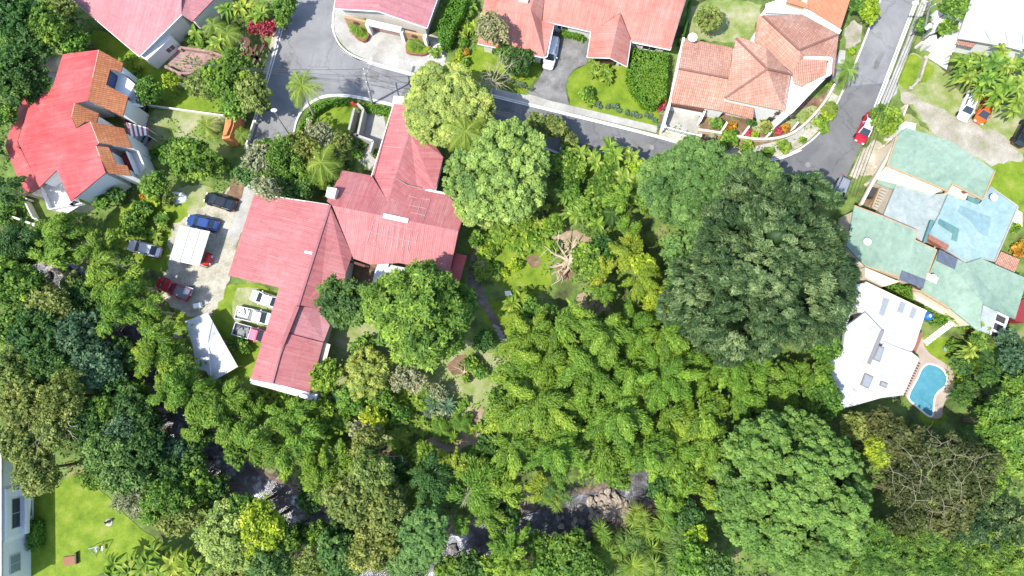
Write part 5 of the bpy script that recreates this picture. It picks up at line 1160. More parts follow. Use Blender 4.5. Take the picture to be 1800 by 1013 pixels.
for i in range(14):
    t_ = i/13; p = W('U5', 572-80*t_, 590+170*t_, 3.6); m.box((p[0]+.15, p[1], 3.6), (.5, .18, .16), -.4)
m.build('rafter_ends', 'brown', hJ)
dk = WP('U5', [(575,450),(620,475),(600,490),(640,545),(700,580),(755,620),(768,665),(755,740),(712,800),(705,870),(680,885),(620,870),(520,780),(505,740),(560,600),(590,560),(560,530)], .03); sheet('pool_terrace', smooth_poly(dk), .035, 'pool_deck')
pl = [(630,597),(680,610),(715,640),(727,680),(715,712),(680,738),(660,765),(655,810),(652,862),(640,870),(590,830),(528,778),(540,740),(575,680),(600,620)]
po = smooth_poly(smooth_poly(WP('U5', pl, .05))); pool = thing('swimming_pool', 'kidney-shaped turquoise swimming pool with pale rim', 'swimming pool', (*centroid(po), 0))
MB().prism(inset(po, -.22), -.1, .07).build('rim', 'pooltile', pool); MB().prism(po, -.05, .09).build('water', 'poolwater', pool)
# stepping ladder path (white slatted walkway)
lw = thing('slatted_walkway', 'narrow white slatted walkway crossing the lawn above the pool', 'walkway', W('U5', 690, 430, 0)); m = MB(); A_ = Vector(W('U5', 612, 488, .12)); B_ = Vector(W('U5', 762, 375, .12)); dv_ = (B_-A_); nn_ = Vector((-dv_.y, dv_.x, 0)).normalized()
m.bar(A_+nn_*.3, B_+nn_*.3, .07, .1); m.bar(A_-nn_*.3, B_-nn_*.3, .07, .1)
for i in range(15): p = A_.lerp(B_, (i+.5)/15); m.bar(p-nn_*.4, p+nn_*.4, .16, .14)
m.build('slats', 'white', lw)
MB().prism(WP('U5', [(640,400),(720,430),(715,445),(635,420)], .05), 0, .05)
c = W('U5', 632, 345, .9); br = thing('blue_barrel', 'round bright blue water barrel at the corner of the white pool house', 'barrel', (c[0], c[1], 0)); m = MB(); m.lathe([(.5, 0), (.58, .3), (.58, .8), (.5, 1.15), (.2, 1.25)], (c[0], c[1], 0), 16); m.build('barrel', 'blueplastic', br, smooth=True); MB().lathe([(.2, 1.2), (.2, 1.32)], (c[0], c[1], 0), 10).build('lid', 'white', br)
c = W('U5', 725, 517, .3); gd = thing('garden_drum', 'small pale green round drum lid on the pool lawn', 'drum', (c[0], c[1], 0)); MB().lathe([(.35, 0), (.4, .2), (.38, .4), (.1, .46)], (c[0], c[1], 0), 12).build('lid', 'roof_mint', gd)
cp = thing('blue_pushchair', 'small dark blue folded trolley beside the dark pergola roof', 'trolley', W('U5', 1025, 435, 0)); c = W('U5', 1025, 435, .5); MB().box((c[0], c[1], .55), (.7, .4, .3), .4, .7).build('seat', 'blueplastic', cp)
m = MB(); m.tube([(c[0]-.4, c[1]-.1, .1), (c[0]+.1, c[1], .9), (c[0]+.5, c[1]+.2, 1.0)], .03, 5); m.tube([(c[0]-.3, c[1]+.2, .1), (c[0]+.3, c[1]-.1, .7)], .03, 5); m.build('frame', 'darkgrey', cp)

# ---- white building at the lower left
hL = house('white_apartment_block', 'tall white block with arched window cut by the lower left edge of the photo', 'building', 'V2', -40, 700)
up_ = WP('V2', [(8,290),(8,1100),(-300,1100),(-300,290)], 5.4); roof('roof', [up_], 'roof_white', hL, .3); walls(up_, hL, 'white', d=.15, drop=.3)
by = [W('V2',8,500,4.9)[:2], W('V2',36,520,4.9)[:2], W('V2',36,800,4.9)[:2], W('V2',8,850,4.9)[:2]]; MB().prism(by, 0, 4.9).build('bay', 'white', hL)
A0, B0 = Vector(by[1]), Vector(by[2]); LL_ = (B0-A0).length
window(hL, by[1], by[2], LL_*.22, LL_*.85, 2.5, 4.1, 'glass', 'wall_grey', 1); window(hL, by[1], by[2], LL_*.3, LL_*.7, .4, 1.6, 'glass', 'white', 1)
m = MB(); m.bar((by[1][0]+.7, by[1][1], 2.2), (by[2][0]+.7, by[2][1], 2.2), .15, .6); m.box(((by[1][0]+by[2][0])/2+.35, (by[1][1]+by[2][1])/2, 1.85), (.9, LL_, .2)); m.build('balcony', 'white', hL)
window(hL, W('V2',8,880,5.4), W('V2',8,1060,5.4), .8, 3.0, 2.0, 3.9, 'skyglass', 'wall_grey', 1, out=-.1)
MB().prism(WP('V2', [(40,370),(90,385),(190,500),(185,548),(120,556),(28,500)], 2.6), 0, 2.6).build('annex', 'white', hL)
tag(hedge('V2', [(155,705),(215,705),(212,860),(150,870)], 1.4, 'clipped square hedge beside the tall white block', seed=9))

# ---- free-standing roofs and tents
cn_ = thing('white_canopy', 'square white carport canopy between the blue sedan and the red pickup', 'canopy', W('U1', 320, 320, 0)); q = WP('U1', [(280,232),(408,258),(362,406),(235,378)], 2.6); roof('roof', [q], 'roof_white', cn_, .08)
for p in inset(q, .15): MB().box((p[0], p[1], 1.27), (.1, .1, 2.54)).build('post', 'metal', cn_)
tt = thing('white_tent', 'white marquee roof with a bent outline beside the bamboo', 'tent', W('U1', 400, 750, 0)); 
ta = WP('U1', [(300,640,2.5),(398,602,2.5),(462,718,3.0),(527,832,2.4),(414,897,2.4),(392,850,2.6),(350,842,2.5),(335,745,2.7)])
md1 = W('U1', 400, 735, 3.3); roof('roof', [[ta[0], ta[1], ta[2], md1], [ta[2], ta[3], ta[4], md1], [ta[4], ta[5], ta[6], md1], [ta[6], ta[7], ta[0], md1]], 'roof_white', tt, .05)
for p in inset(ta, .2)[:5]: MB().box((p[0], p[1], 1.15), (.08, .08, 2.3)).build('pole', 'metal', tt)

for par, t, z, segs in ((cn_, 'U1', 2.66, [((322,243),(278,386)), ((365,250),(320,395))]), (tt, 'U1', 3.3, [((398,606),(400,735)), ((400,735),(414,892))]), (hJ, 'U5', 3.95, [((430,500),(300,775)), ((500,530),(420,770)), ((110,600),(480,640))]), (hJ, 'U5', 3.65, [((450,235),(400,345)), ((540,285),(470,440))]),
                    (hK, 'T5', 5.3, [((880,100),(960,240)), ((1000,60),(1060,250)), ((1120,30),(1144,250))])):
    for a, b in segs: m = MB(); m.bar(W(t, *a, z), W(t, *b, z), .07, .05); m.build('roof_seam', 'wall_grey', par)
mb = 0
for i, (t, q) in enumerate((('F', [(640,122),(668,130),(662,146),(636,138)]), ('F', [(905,190),(940,198),(936,209),(902,201)]), ('F', [(1080,240),(1150,256),(1148,264),(1078,248)]), ('F', [(1532,120),(1548,88),(1556,92),(1541,124)]), ('F', [(500,90),(516,94),(508,124),(492,120)]))):
    pl_ = rough_edge(WP(t, q, .07), .06, i); o = MB().prism(pl_, .04, .0645+.0005*i).build('road_repair', 'old_asphalt'); tag(o, kind='structure')
# ================================================================== VEHICLES
vehicle('sedan', 'car_black', (360,346), (413,363), 'black sedan parked on the worn grass, topmost of the cars by the drive', 'car', 'parked_car', L=4.5)
vehicle('sedan', 'car_blue', (327,385), (385,399), 'dark blue sedan touching the top edge of the white canopy', 'car', 'parked_car', L=4.5)
vehicle('sedan', 'car_silver', (224,430), (283,444), 'silver sedan parked beside the bamboo, leftmost of the cars', 'car', 'parked_car', L=4.7)
vehicle('pickup', 'car_red', (280,497), (328,518), 'red pickup truck with empty bed, half under the bamboo', 'pickup truck', 'pickup_truck', L=4.9)
vehicle('hatch', 'car_brightred', (371,458), (320,445), 'red car poking out from under the white canopy', 'car', 'parked_car', L=4.2)
vehicle('sedan', 'car_white', (444,519), (490,534), 'white car half under the pink eaves, uppermost of three parked in a row', 'car', 'parked_car', L=4.3)
vehicle('pickup', 'car_white', (478,562), (416,549), 'white pickup truck with junk in its bed, middle of three in a row', 'pickup truck', 'pickup_truck', L=5.0)
vehicle('pickup_old', 'car_pink', (470,594), (413,578), 'faded pink pickup truck, lowest of three in a row under the eaves', 'pickup truck', 'pickup_truck', L=4.9)
vehicle('suv', 'car_white', (963,118), (974,68), 'white estate car on the dark driveway beside the orange roof', 'car', 'parked_car', L=4.7)
vehicle('sedan', 'car_red', (1512,248), (1533,203), 'red car with a white roof on the right-hand road', 'car', 'moving_car', L=4.6, roofpaint='car_white')
vehicle('hatch', 'car_grey', (1471,349), (1485,319), 'grey-blue car mostly hidden by the dark tree at the road edge', 'car', 'parked_car', L=4.1)
vehicle('hatch', 'car_white', (1694,207), (1711,166), 'white minivan parked beside the orange car under the banana plants', 'car', 'parked_car', L=4.5)
vehicle('hatch', 'car_orange', (1722,213), (1741,178), 'orange hatchback parked on the grass beside the white minivan', 'car', 'parked_car', L=3.9)
vehicle('suv', 'car_black', (1812,212), (1789,254), 'black car cut off by the right edge of the photo', 'car', 'parked_car', L=4.5)
vehicle('sedan', 'car_black', (990,255), (1036,270), 'dark car parked on the main road behind the light green tree', 'car', 'parked_car', L=4.4)
vehicle('hatch', 'car_black', (232,210), (243,192), 'dark car in the garage mouth above the striped awning', 'car', 'parked_car', L=4.0)
vehicle('hatch', 'car_grey', (238,262), (248,243), 'dark grey car in the garage mouth below the striped awning', 'car', 'parked_car', L=4.0)
tg = thing('cargo_trailer', 'small open metal trailer behind the red pickup', 'trailer', W('U1', 315, 512, 0)); c = W('U1', 318, 512, .5); MB().box((c[0], c[1], .6), (1.1, 1.1, .3), -.3).build('tray', 'metal', tg); MB().box((c[0]+.05, c[1], .78), (.6, .8, .12), -.3).build('load', 'white', tg)
for s in (-1, 1): MB().tube([(c[0]+s*.1+.1, c[1]+s*.62, .3), (c[0]+s*.1+.1, c[1]+s*.75, .3)], .28, 10).build('wheel', 'rubber', tg)
jk = random.Random(4)
for (x, y, n, lb) in ((545,600,7,'jumble of pale scrap boxes in the white pickup bed'), (550,685,8,'dark scrap heaped in the pink pickup bed')):
    c = W('U1', x, y, .95); m = MB()
    m.box((c[0], c[1], .74), (1.7, 1.25, .1), -.25)
    for i in range(n*2): m.box((c[0]+jk.uniform(-.8, .8), c[1]+jk.uniform(-.55, .55), .85+jk.uniform(-.1, .2)), (jk.uniform(.2, .6), jk.uniform(.15, .5), jk.uniform(.1, .3)), jk.uniform(0, 3), .8)
    tag(m.build('scrap_pile', 'metal' if n == 7 else 'midgrey'), lb, 'scrap')

# ================================================================== STREET FURNITURE
sl_ = thing('street_lamp', 'tall street lamp with white head leaning over the left street', 'street lamp', P(515, 246, 0)); b = P(515, 246, 0); z1 = 8.5; tp_ = P(482, 194, z1)
MB().tube([b, (b[0]*.5+tp_[0]*.5, b[1]*.5+tp_[1]*.5, z1*.62), (tp_[0]*.82+b[0]*.18, tp_[1]*.82+b[1]*.18, z1*.95), tp_], [.11, .08, .06, .05], 7).build('pole', 'metal', sl_)
m = MB(); m.lathe([(.05, -.08), (.22, -.05), (.26, .03), (.15, .12), (.03, .14)], tp_, 10, 1.7, 1); m.build('lamp_head', 'lamp_glass', sl_, smooth=True)
POLES = {}
def pole(base, top_px, z1, look, arms=((.0, .0),), key=None, lamp=None):
    b = P(*base, 0); t_ = P(*top_px, z1); o = thing('utility_pole', look, 'utility pole', b); MB().tube([b, t_], [.17, .11], 8).build('pole', 'concrete', o); d = Vector(t_)-Vector(b)
    for h, ang in arms:
        c = Vector(b)+d*h; u = Vector((math.cos(ang), math.sin(ang), 0)); MB().bar(c-u*1.1, c+u*1.1, .12, .12).build('crossarm', 'midgrey', o)
        for s in (-.9, 0, .9): q = c+u*s; MB().tube([q, q+Vector((0, 0, .22))], .06, 6).build('insulator', 'white', o)
    if lamp: a = Vector(b)+d*.88; e = a+Vector(lamp); MB().tube([a, e], .05, 5).build('lamp_arm', 'metal', o); MB().box(tuple(e), (.8, .3, .16), math.atan2(lamp[1], lamp[0])).build('lamp_head', 'lamp_glass', o)
    POLES[key] = Vector(t_); return o
pole((655,183), (641,130), 9.0, 'slender concrete utility pole at the bend of the street', ((.93, 1.8), (.62, 1.8)), 'a', (.6, 2.2, .2))
o = pole((1622,72), (1636,-2), 9.5, 'concrete utility pole with transformer and arms beside the right-hand road', ((.95, .5), (.8, .5)), 'b', (-1.9, .1, .1))
c = Vector(P(1626, 48, 5.5)); MB().lathe([(.3, -.4), (.34, -.3), (.34, .4), (.2, .5)], (c.x+.4, c.y, 5.6), 12).build('transformer', 'wall_grey', o)
def cable(a, b, sag, look, grp='overhead power cables', r=.025):
    a, b = Vector(a), Vector(b); pts = [a.lerp(b, i/14)-Vector((0, 0, sag*4*(i/14)*(1-i/14))) for i in range(15)]
    m = MB(); m.tube([tuple(p-a) for p in pts], r, 4); o = m.build('power_cable', 'darkgrey'); o.location = a; tag(o, look, 'cable', grp); return o
pb = POLES['b']
for i, s in enumerate((-.9, -.3, .3, .9)):
    cable(pb+Vector((s*.9, s*.3, -.4-.2*i)), P(1495+9*s, 345+4*s, 7.6-.3*i), .7, 'thin dark power cable along the right-hand road, '+('outermost towards the gravel yard', 'second from the gravel yard side', 'third from the gravel yard side', 'closest to the road middle')[3-i])
pa = POLES['a']
for s, w_ in ((-.9, 'lowest'), (.0, 'middle'), (.9, 'uppermost')):
    cable(pa+Vector((s*.3, s, -.5)), P(300, 105+6*s, 8), 1.0, w_+' thin cable from the bend utility pole across the left street')
    cable(pa+Vector((s*.3, s, -.5)), P(905, 205+5*s, 8.5), .8, w_+' thin cable from the bend utility pole towards the light green trees')
# fences and walls
def fence(t, pts, h, look, mat='white', name='fence', w_=.14, cat='fence', solid=True):
    o = thing(name, look, cat, W(t, *pts[0], 0))
    if solid:
        for a, b in zip(pts[:-1], pts[1:]): MB().bar(tuple(np.array(W(t, *a, h*.5))), W(t, *b, h*.5), w_, h).build('panel', mat, o)
    else:
        m = MB()
        for a, b in zip(pts[:-1], pts[1:]): railing(m, [W(t, *a, h), W(t, *b, h)], h, .18)
        m.build('rails', mat, o)
    for p in pts: q = W(t, *p, h); MB().box((q[0], q[1], h*.52), (w_*1.5, w_*1.5, h*1.04)).build('post', mat, o)
    return o
fence('T1', [(640,468),(1005,518)], .7, 'low white wall along the lawn above the pale yard', 'offwhite', 'garden_wall', cat='wall')
fence('T1', [(800,370),(890,385)], 1.3, 'short white picket fence on the small lawn', solid=False)
fence('T1', [(0,945),(150,1000)], 1.5, 'long white wall below the red roofed house', 'offwhite', 'garden_wall', .25, 'wall')
fence('T1', [(115,885),(160,975),(210,1000)], 1.4, 'white boundary rail at the lower corner of the red roofed house', 'offwhite', 'garden_wall', .15, 'wall')
fence('T1', [(1070,520),(1055,560)], 1.6, 'grey pier at the mouth of the pale yard', 'concrete', 'garden_wall', .3, 'wall'); fence('T1', [(1135,540),(1100,650)], .9, 'white wall along the left street kerb', 'offwhite', 'garden_wall', .2, 'wall')
fence('T4', [(185,0),(145,180),(135,200)], 1.6, 'mossy green wall between the orange and the tiled roofs', 'hedge', 'garden_wall', .25, 'wall')
fence('T5', [(580,330),(540,460),(495,505)], .8, 'low mossy wall on the grass below the utility pole', 'concrete_mossy', 'garden_wall', .3, 'wall')
fence('T5', [(465,610),(400,770),(340,840),(290,960)], 1.0, 'pale wall between the roadside shrub and the gravel yard', 'cream', 'garden_wall', .2, 'wall')
fence('T5', [(560,245),(720,310)], 1.6, 'white yard wall beneath the utility pole', 'offwhite', 'yard_wall', .2, 'wall'); tag(MB().prism(WP('T5', [(590,330),(640,250),(720,320),(700,400)], .06), 0, .06).build('yard_slab', 'wall_grey'), kind='structure')
tag(MB().prism(WP('T5', [(600,210),(640,200),(650,250),(590,262)], 1.8), 0, 1.8).build('gate_pier', 'offwhite'), 'chunky white gate pier beside the utility pole', 'pier')
# pink terraces and dark pergola top left
pg = thing('brown_pergola', 'dark reddish brown pergola stepping down beside the red-leaved shrub', 'pergola', W('T2', 95, 210, 0))
for (a, b) in (((60,150),(50,185)), ((60,150),(100,185)), ((50,185),(100,215)), ((100,185),(60,310)), ((130,200),(85,320)), ((100,215),(150,290)), ((150,170),(165,200)), ((165,195),(120,290)), ((65,240),(140,260))): MB().bar(W('T2', *a, 2.6), W('T2', *b, 2.6), .3, .25).build('beam', 'brown', pg)
for q in ((60,150),(100,215),(165,195),(85,320)): p = W('T2', *q, 2.6); MB().box((p[0], p[1], 1.3), (.2, .2, 2.6)).build('post', 'brown', pg)
roof('roof', [WP('T2', [(58,152),(102,185),(85,215),(45,185)], 2.75)], 'brown', pg, .1)
tc = thing('terracotta_arch', 'long terracotta orange tiled wall cap standing between palms', 'wall', W('T1', 1015, 540, 0)); q = WP('T1', [(1020,462),(1052,475),(1040,560),(1018,612),(985,618),(1000,560)], 3.4); MB().prism(q, 0, [3.6, 3.6, 3.4, 3.2, 3.2, 3.4]).build('wall', 'stucco_orange', tc); MB().prism(inset(q, .25), 3.3, 3.75).build('cap', 'terracotta', tc)
fence('T1', [(740,300),(800,330),(960,340)], .9, 'pinkish terrace wall below the white wing', 'paving_pink', 'terrace_wall', .3, 'wall'); fence('T1', [(800,215),(940,235),(1040,270)], .8, 'upper pinkish terrace wall beside the pergola', 'paving_pink', 'terrace_wall', .3, 'wall')
# swing set, post, board and cover on the lower left lawn
sw = thing('swing_set', 'small swing set with blue seats on the lower left lawn', 'swing set', W('V2', 535, 880, 0)); A_, B_ = Vector(W('V2', 505, 858, 1.7)), Vector(W('V2', 560, 846, 1.7)); MB().tube([A_, B_], .05, 6).build('top_bar', 'metal', sw)
for p in (A_, B_):
    for s in (-1, 1): MB().tube([p, (p.x, p.y+s*.8-.6, 0)], .04, 5).build('leg', 'metal', sw)
for t_ in (.15, .8): p = A_.lerp(B_, t_); MB().box((p.x+.05, p.y-.45, .5), (.28, .6, .08)).build('seat', 'blueglass', sw)
bd = thing('wooden_platform', 'square brown wooden platform at the shadow edge on the lower left lawn', 'platform', W('V2', 392, 925, 0)); MB().prism(WP('V2', [(358,905),(425,898),(430,945),(360,955)], .2), 0, .2).build('deck', 'rust', bd); MB().prism(WP('V2', [(423,880),(432,880),(434,945),(426,947)], .5), 0, .5).build('edge', 'darkgrey', bd)
sp = thing('stone_ornament', 'pale upright stone ornament standing on the lower left lawn', 'ornament', W('V2', 614, 710, 0)); c = W('V2', 614, 705, .3); MB().lathe([(.35, 0), (.3, .15), (.15, .3), (.12, .8), (.2, .95), (.1, 1.2)], (c[0], c[1], 0), 9).build('shaft', 'rock', sp); MB().lathe([(.55, 0), (.5, .12)], (c[0], c[1]-.1, 0), 9).build('base', 'concrete', sp)
# misc
wc = thing('white_handcart', 'small white covered cart on the worn yard near the tent', 'cart', W('U1', 355, 575, 0)); c = W('U1', 355, 573, .4); MB().box((c[0], c[1], .45), (1.2, .8, .4), .2, .8).build('body', 'white', wc); MB().tube([(c[0]+.6, c[1], .3), (c[0]+1.3, c[1]+.2, .5)], .03, 5).build('handle', 'metal', wc)
pb_ = thing('pink_slab', 'small pale pink square slab lying on the garden lawn edge', 'slab', W('U3', 262, 522, 0)); MB().prism(WP('U3', [(245,512),(275,510),(280,530),(250,536)], .25), 0, .25).build('slab', 'white', pb_)
ww = thing('white_boat_cover', 'curved white cover lying on the grass above the black sedan', 'cover', W('T1', 775, 880, 0)); q = WP('T1', [(750,862),(775,868),(800,872),(795,895),(765,902)], .5); c = W('T1', 775, 880, .3); MB().lathe([(1.3, 0), (1.2, .25), (.8, .5), (.3, .62)], (c[0], c[1], 0), 12, 1.4, .7).build('cover', 'white', ww)
st_ = thing('wooden_trellis_shed', 'small grey slatted trellis frame by the bare soil above the dark hollow', 'frame', W('V3', 1050, 395, 0))
for q in ((975,375,970,400), (1010,375,1010,412), (1040,372,1045,412), (1085,370,1092,415), (975,375,1088,370), (970,400,1092,415)): MB().bar(W('V3', q[0], q[1], 1.2), W('V3', q[2], q[3], 1.2), .09, .09).build('slat', 'white' if q[0] > 1030 else 'metal', st_)
gs = thing('garden_stairs', 'mossy stone garden steps at the lower end of the path', 'steps', W('U3', 250, 780, 0))
for i in range(6): a = W('U3', 205+11*i, 690+20*i, .1); MB().box((a[0], a[1], .08), (1.1, .4, .18), -.5).build('step', 'concrete', gs)

# ================================================================== VEGETATION
G = 'trees of the wooded valley'
# light green domed crowns
HERO = [('dome','lime',787,188,80,8,'broad light green domed tree with knobbly crown'), ('dome','lime',876,305,104,8.5,'broad light green domed tree with knobbly crown'),
        ('dome','lime',838,360,48,7,'light green lower bough tree with knobbly crown'),
        ('dome','sage',1215,325,88,8,'soft grey-green domed tree'), ('dome','sage',1300,345,85,8.5,'soft grey-green domed tree'), ('dome','sage',1260,390,60,8,'soft grey-green domed tree'),
        ('smooth','dome_green',1390,866,140,10,'huge grey-green domed tree, largest crown of the photo')]
for f, mt, x, y, r, z, lk in HERO: tree(f, mt, x, y, r, z, lk)
tree('fine', 'darkfine', 1335, 478, 156, 12, 'huge dark green feathery tree in front of the green roofs', sc_z=1.1)
tree('fine', 'darkfine', 1300, 400, 70, 11, 'dark feathery tree side crown'); tree('fine', 'darkfine', 1461, 352, 20, 8.5, 'small dark feathery crown over the road edge'); tree('fine', 'darkfine', 1408, 338, 44, 10, 'dark feathery tree side crown'); tree('fine', 'darkfine', 1440, 565, 50, 9.5, 'dark feathery tree side crown')
tree('mango', 'green', 735, 552, 96, 8.5, 'dense glossy-leaved round tree over the pink eaves'); tree('mango', 'deep', 606, 532, 48, 8, 'smaller darker glossy-leaved tree'); tree('mango', 'green', 815, 530, 28, 6, 'small glossy-leaved side tree')
# bamboo: centre grove (lean = which way the plumes bow)
BC = [(925,610,52),(985,585,48),(1050,600,55),(1115,590,52),(1175,600,50),(912,672,44),(960,655,58),(1030,670,62),(1100,665,60),(1170,675,58),(1235,660,52),(897,738,42),(945,725,60),(1015,745,62),(1090,740,64),(1160,750,60),(1230,735,50),
      (980,800,55),(1060,798,46),(1135,800,46),(1195,800,48),(1250,790,40),(900,795,40),(935,650,30),(1290,650,40),(1300,700,42)]
for i, (x, y, r) in enumerate(BC):
    tree('bamboo', 'bamboo', x, y, r*1.05, 5+((i*7) % 5)*1.0, 'bright green feathery bamboo clump', 'bamboo', 'bamboo clumps of the central grove', bark='palebark', name='bamboo_clump', lean=-math.pi/2+.5*math.sin(i*2.3)+(x-1060)*.002)
BL = [(115,415,52),(165,440,36),(95,445,34),(188,468,34),(190,500,40),(236,500,34),(232,530,44),(205,560,34),(285,590,42),(265,630,42),(310,625,34),(325,670,44),(290,690,36),(360,700,42),(395,735,44),(345,745,34),(440,730,40),(455,775,46),(415,690,30),(500,745,34),(505,800,46),(545,770,36),(560,835,42),(530,720,26),(590,800,34),(268,545,26)]
for i, (x, y, r) in enumerate(BL):
    tree('bamboo', 'bamboo', x, y, r, (3.2 if x > 290 and y < 760 else 5)+((i*5) % 4)*.7, 'bright green bamboo clump on the stream bank', 'bamboo', 'bamboo clumps along the left stream bank', bark='palebark', name='bamboo_clump')
BR = [(1050,478,30,'bambooyellow'),(1100,440,38,'bambooyellow'),(1060,520,26,'bamboo'),(1130,500,38,'bambooyellow'),(1105,400,30,'bamboo'),(1160,530,30,'bambooyellow'),(1085,350,26,'bamboo'),(1330,640,34,'bamboo'),(1380,680,46,'bamboo'),(1430,660,36,'bamboo'),(1320,690,34,'bamboo'),
      (760,845,46,'deep'),(735,870,30,'bamboo'),(818,822,32,'bamboo'),(845,850,52,'bamboo'),(890,850,34,'bamboo'),(862,900,36,'bamboo'),(885,950,34,'bamboo'),(905,992,32,'bamboo'),(940,862,26,'bambooyellow'),(812,925,16,'bamboo'),(790,815,28,'bambooyellow'),(1260,830,26,'bamboo'),(1250,870,22,'bamboo'),(1180,860,34,'bamboo'),(1175,888,24,'bamboo'),(25,425,44,'deep'),(20,330,30,'deep')]
for i, (x, y, r, mt) in enumerate(BR):
    tree('bamboo', mt, x, y, r, 4.5+((i*5) % 4)*.7, {'bamboo':'mid green bamboo clump','bambooyellow':'yellowish green bamboo clump','deep':'dark green bamboo clump'}[mt], 'bamboo', 'scattered bamboo clumps', bark='palebark', name='bamboo_clump')
LK = {'green':'leafy green','tuftgreen':'spiky green','deep':'dark green','teal':'dark blue-green','olive':'olive green','yellowgreen':'yellow-green','lime':'pale green','sage':'grey-green','brownleaf':'brownish','greyleaf':'pale grey-green','darkfine':'very dark green','bamboo':'bright green','redleaf':'red-leaved','orangeleaf':'orange-leaved','bambooyellow':'yellowish'}
FK = {'dome':'round-headed tree','bush':'bushy tree','fine':'feathery tree','mango':'glossy-leaved tree','sparse':'thin-leaved tree','tuft':'tufted tree'}
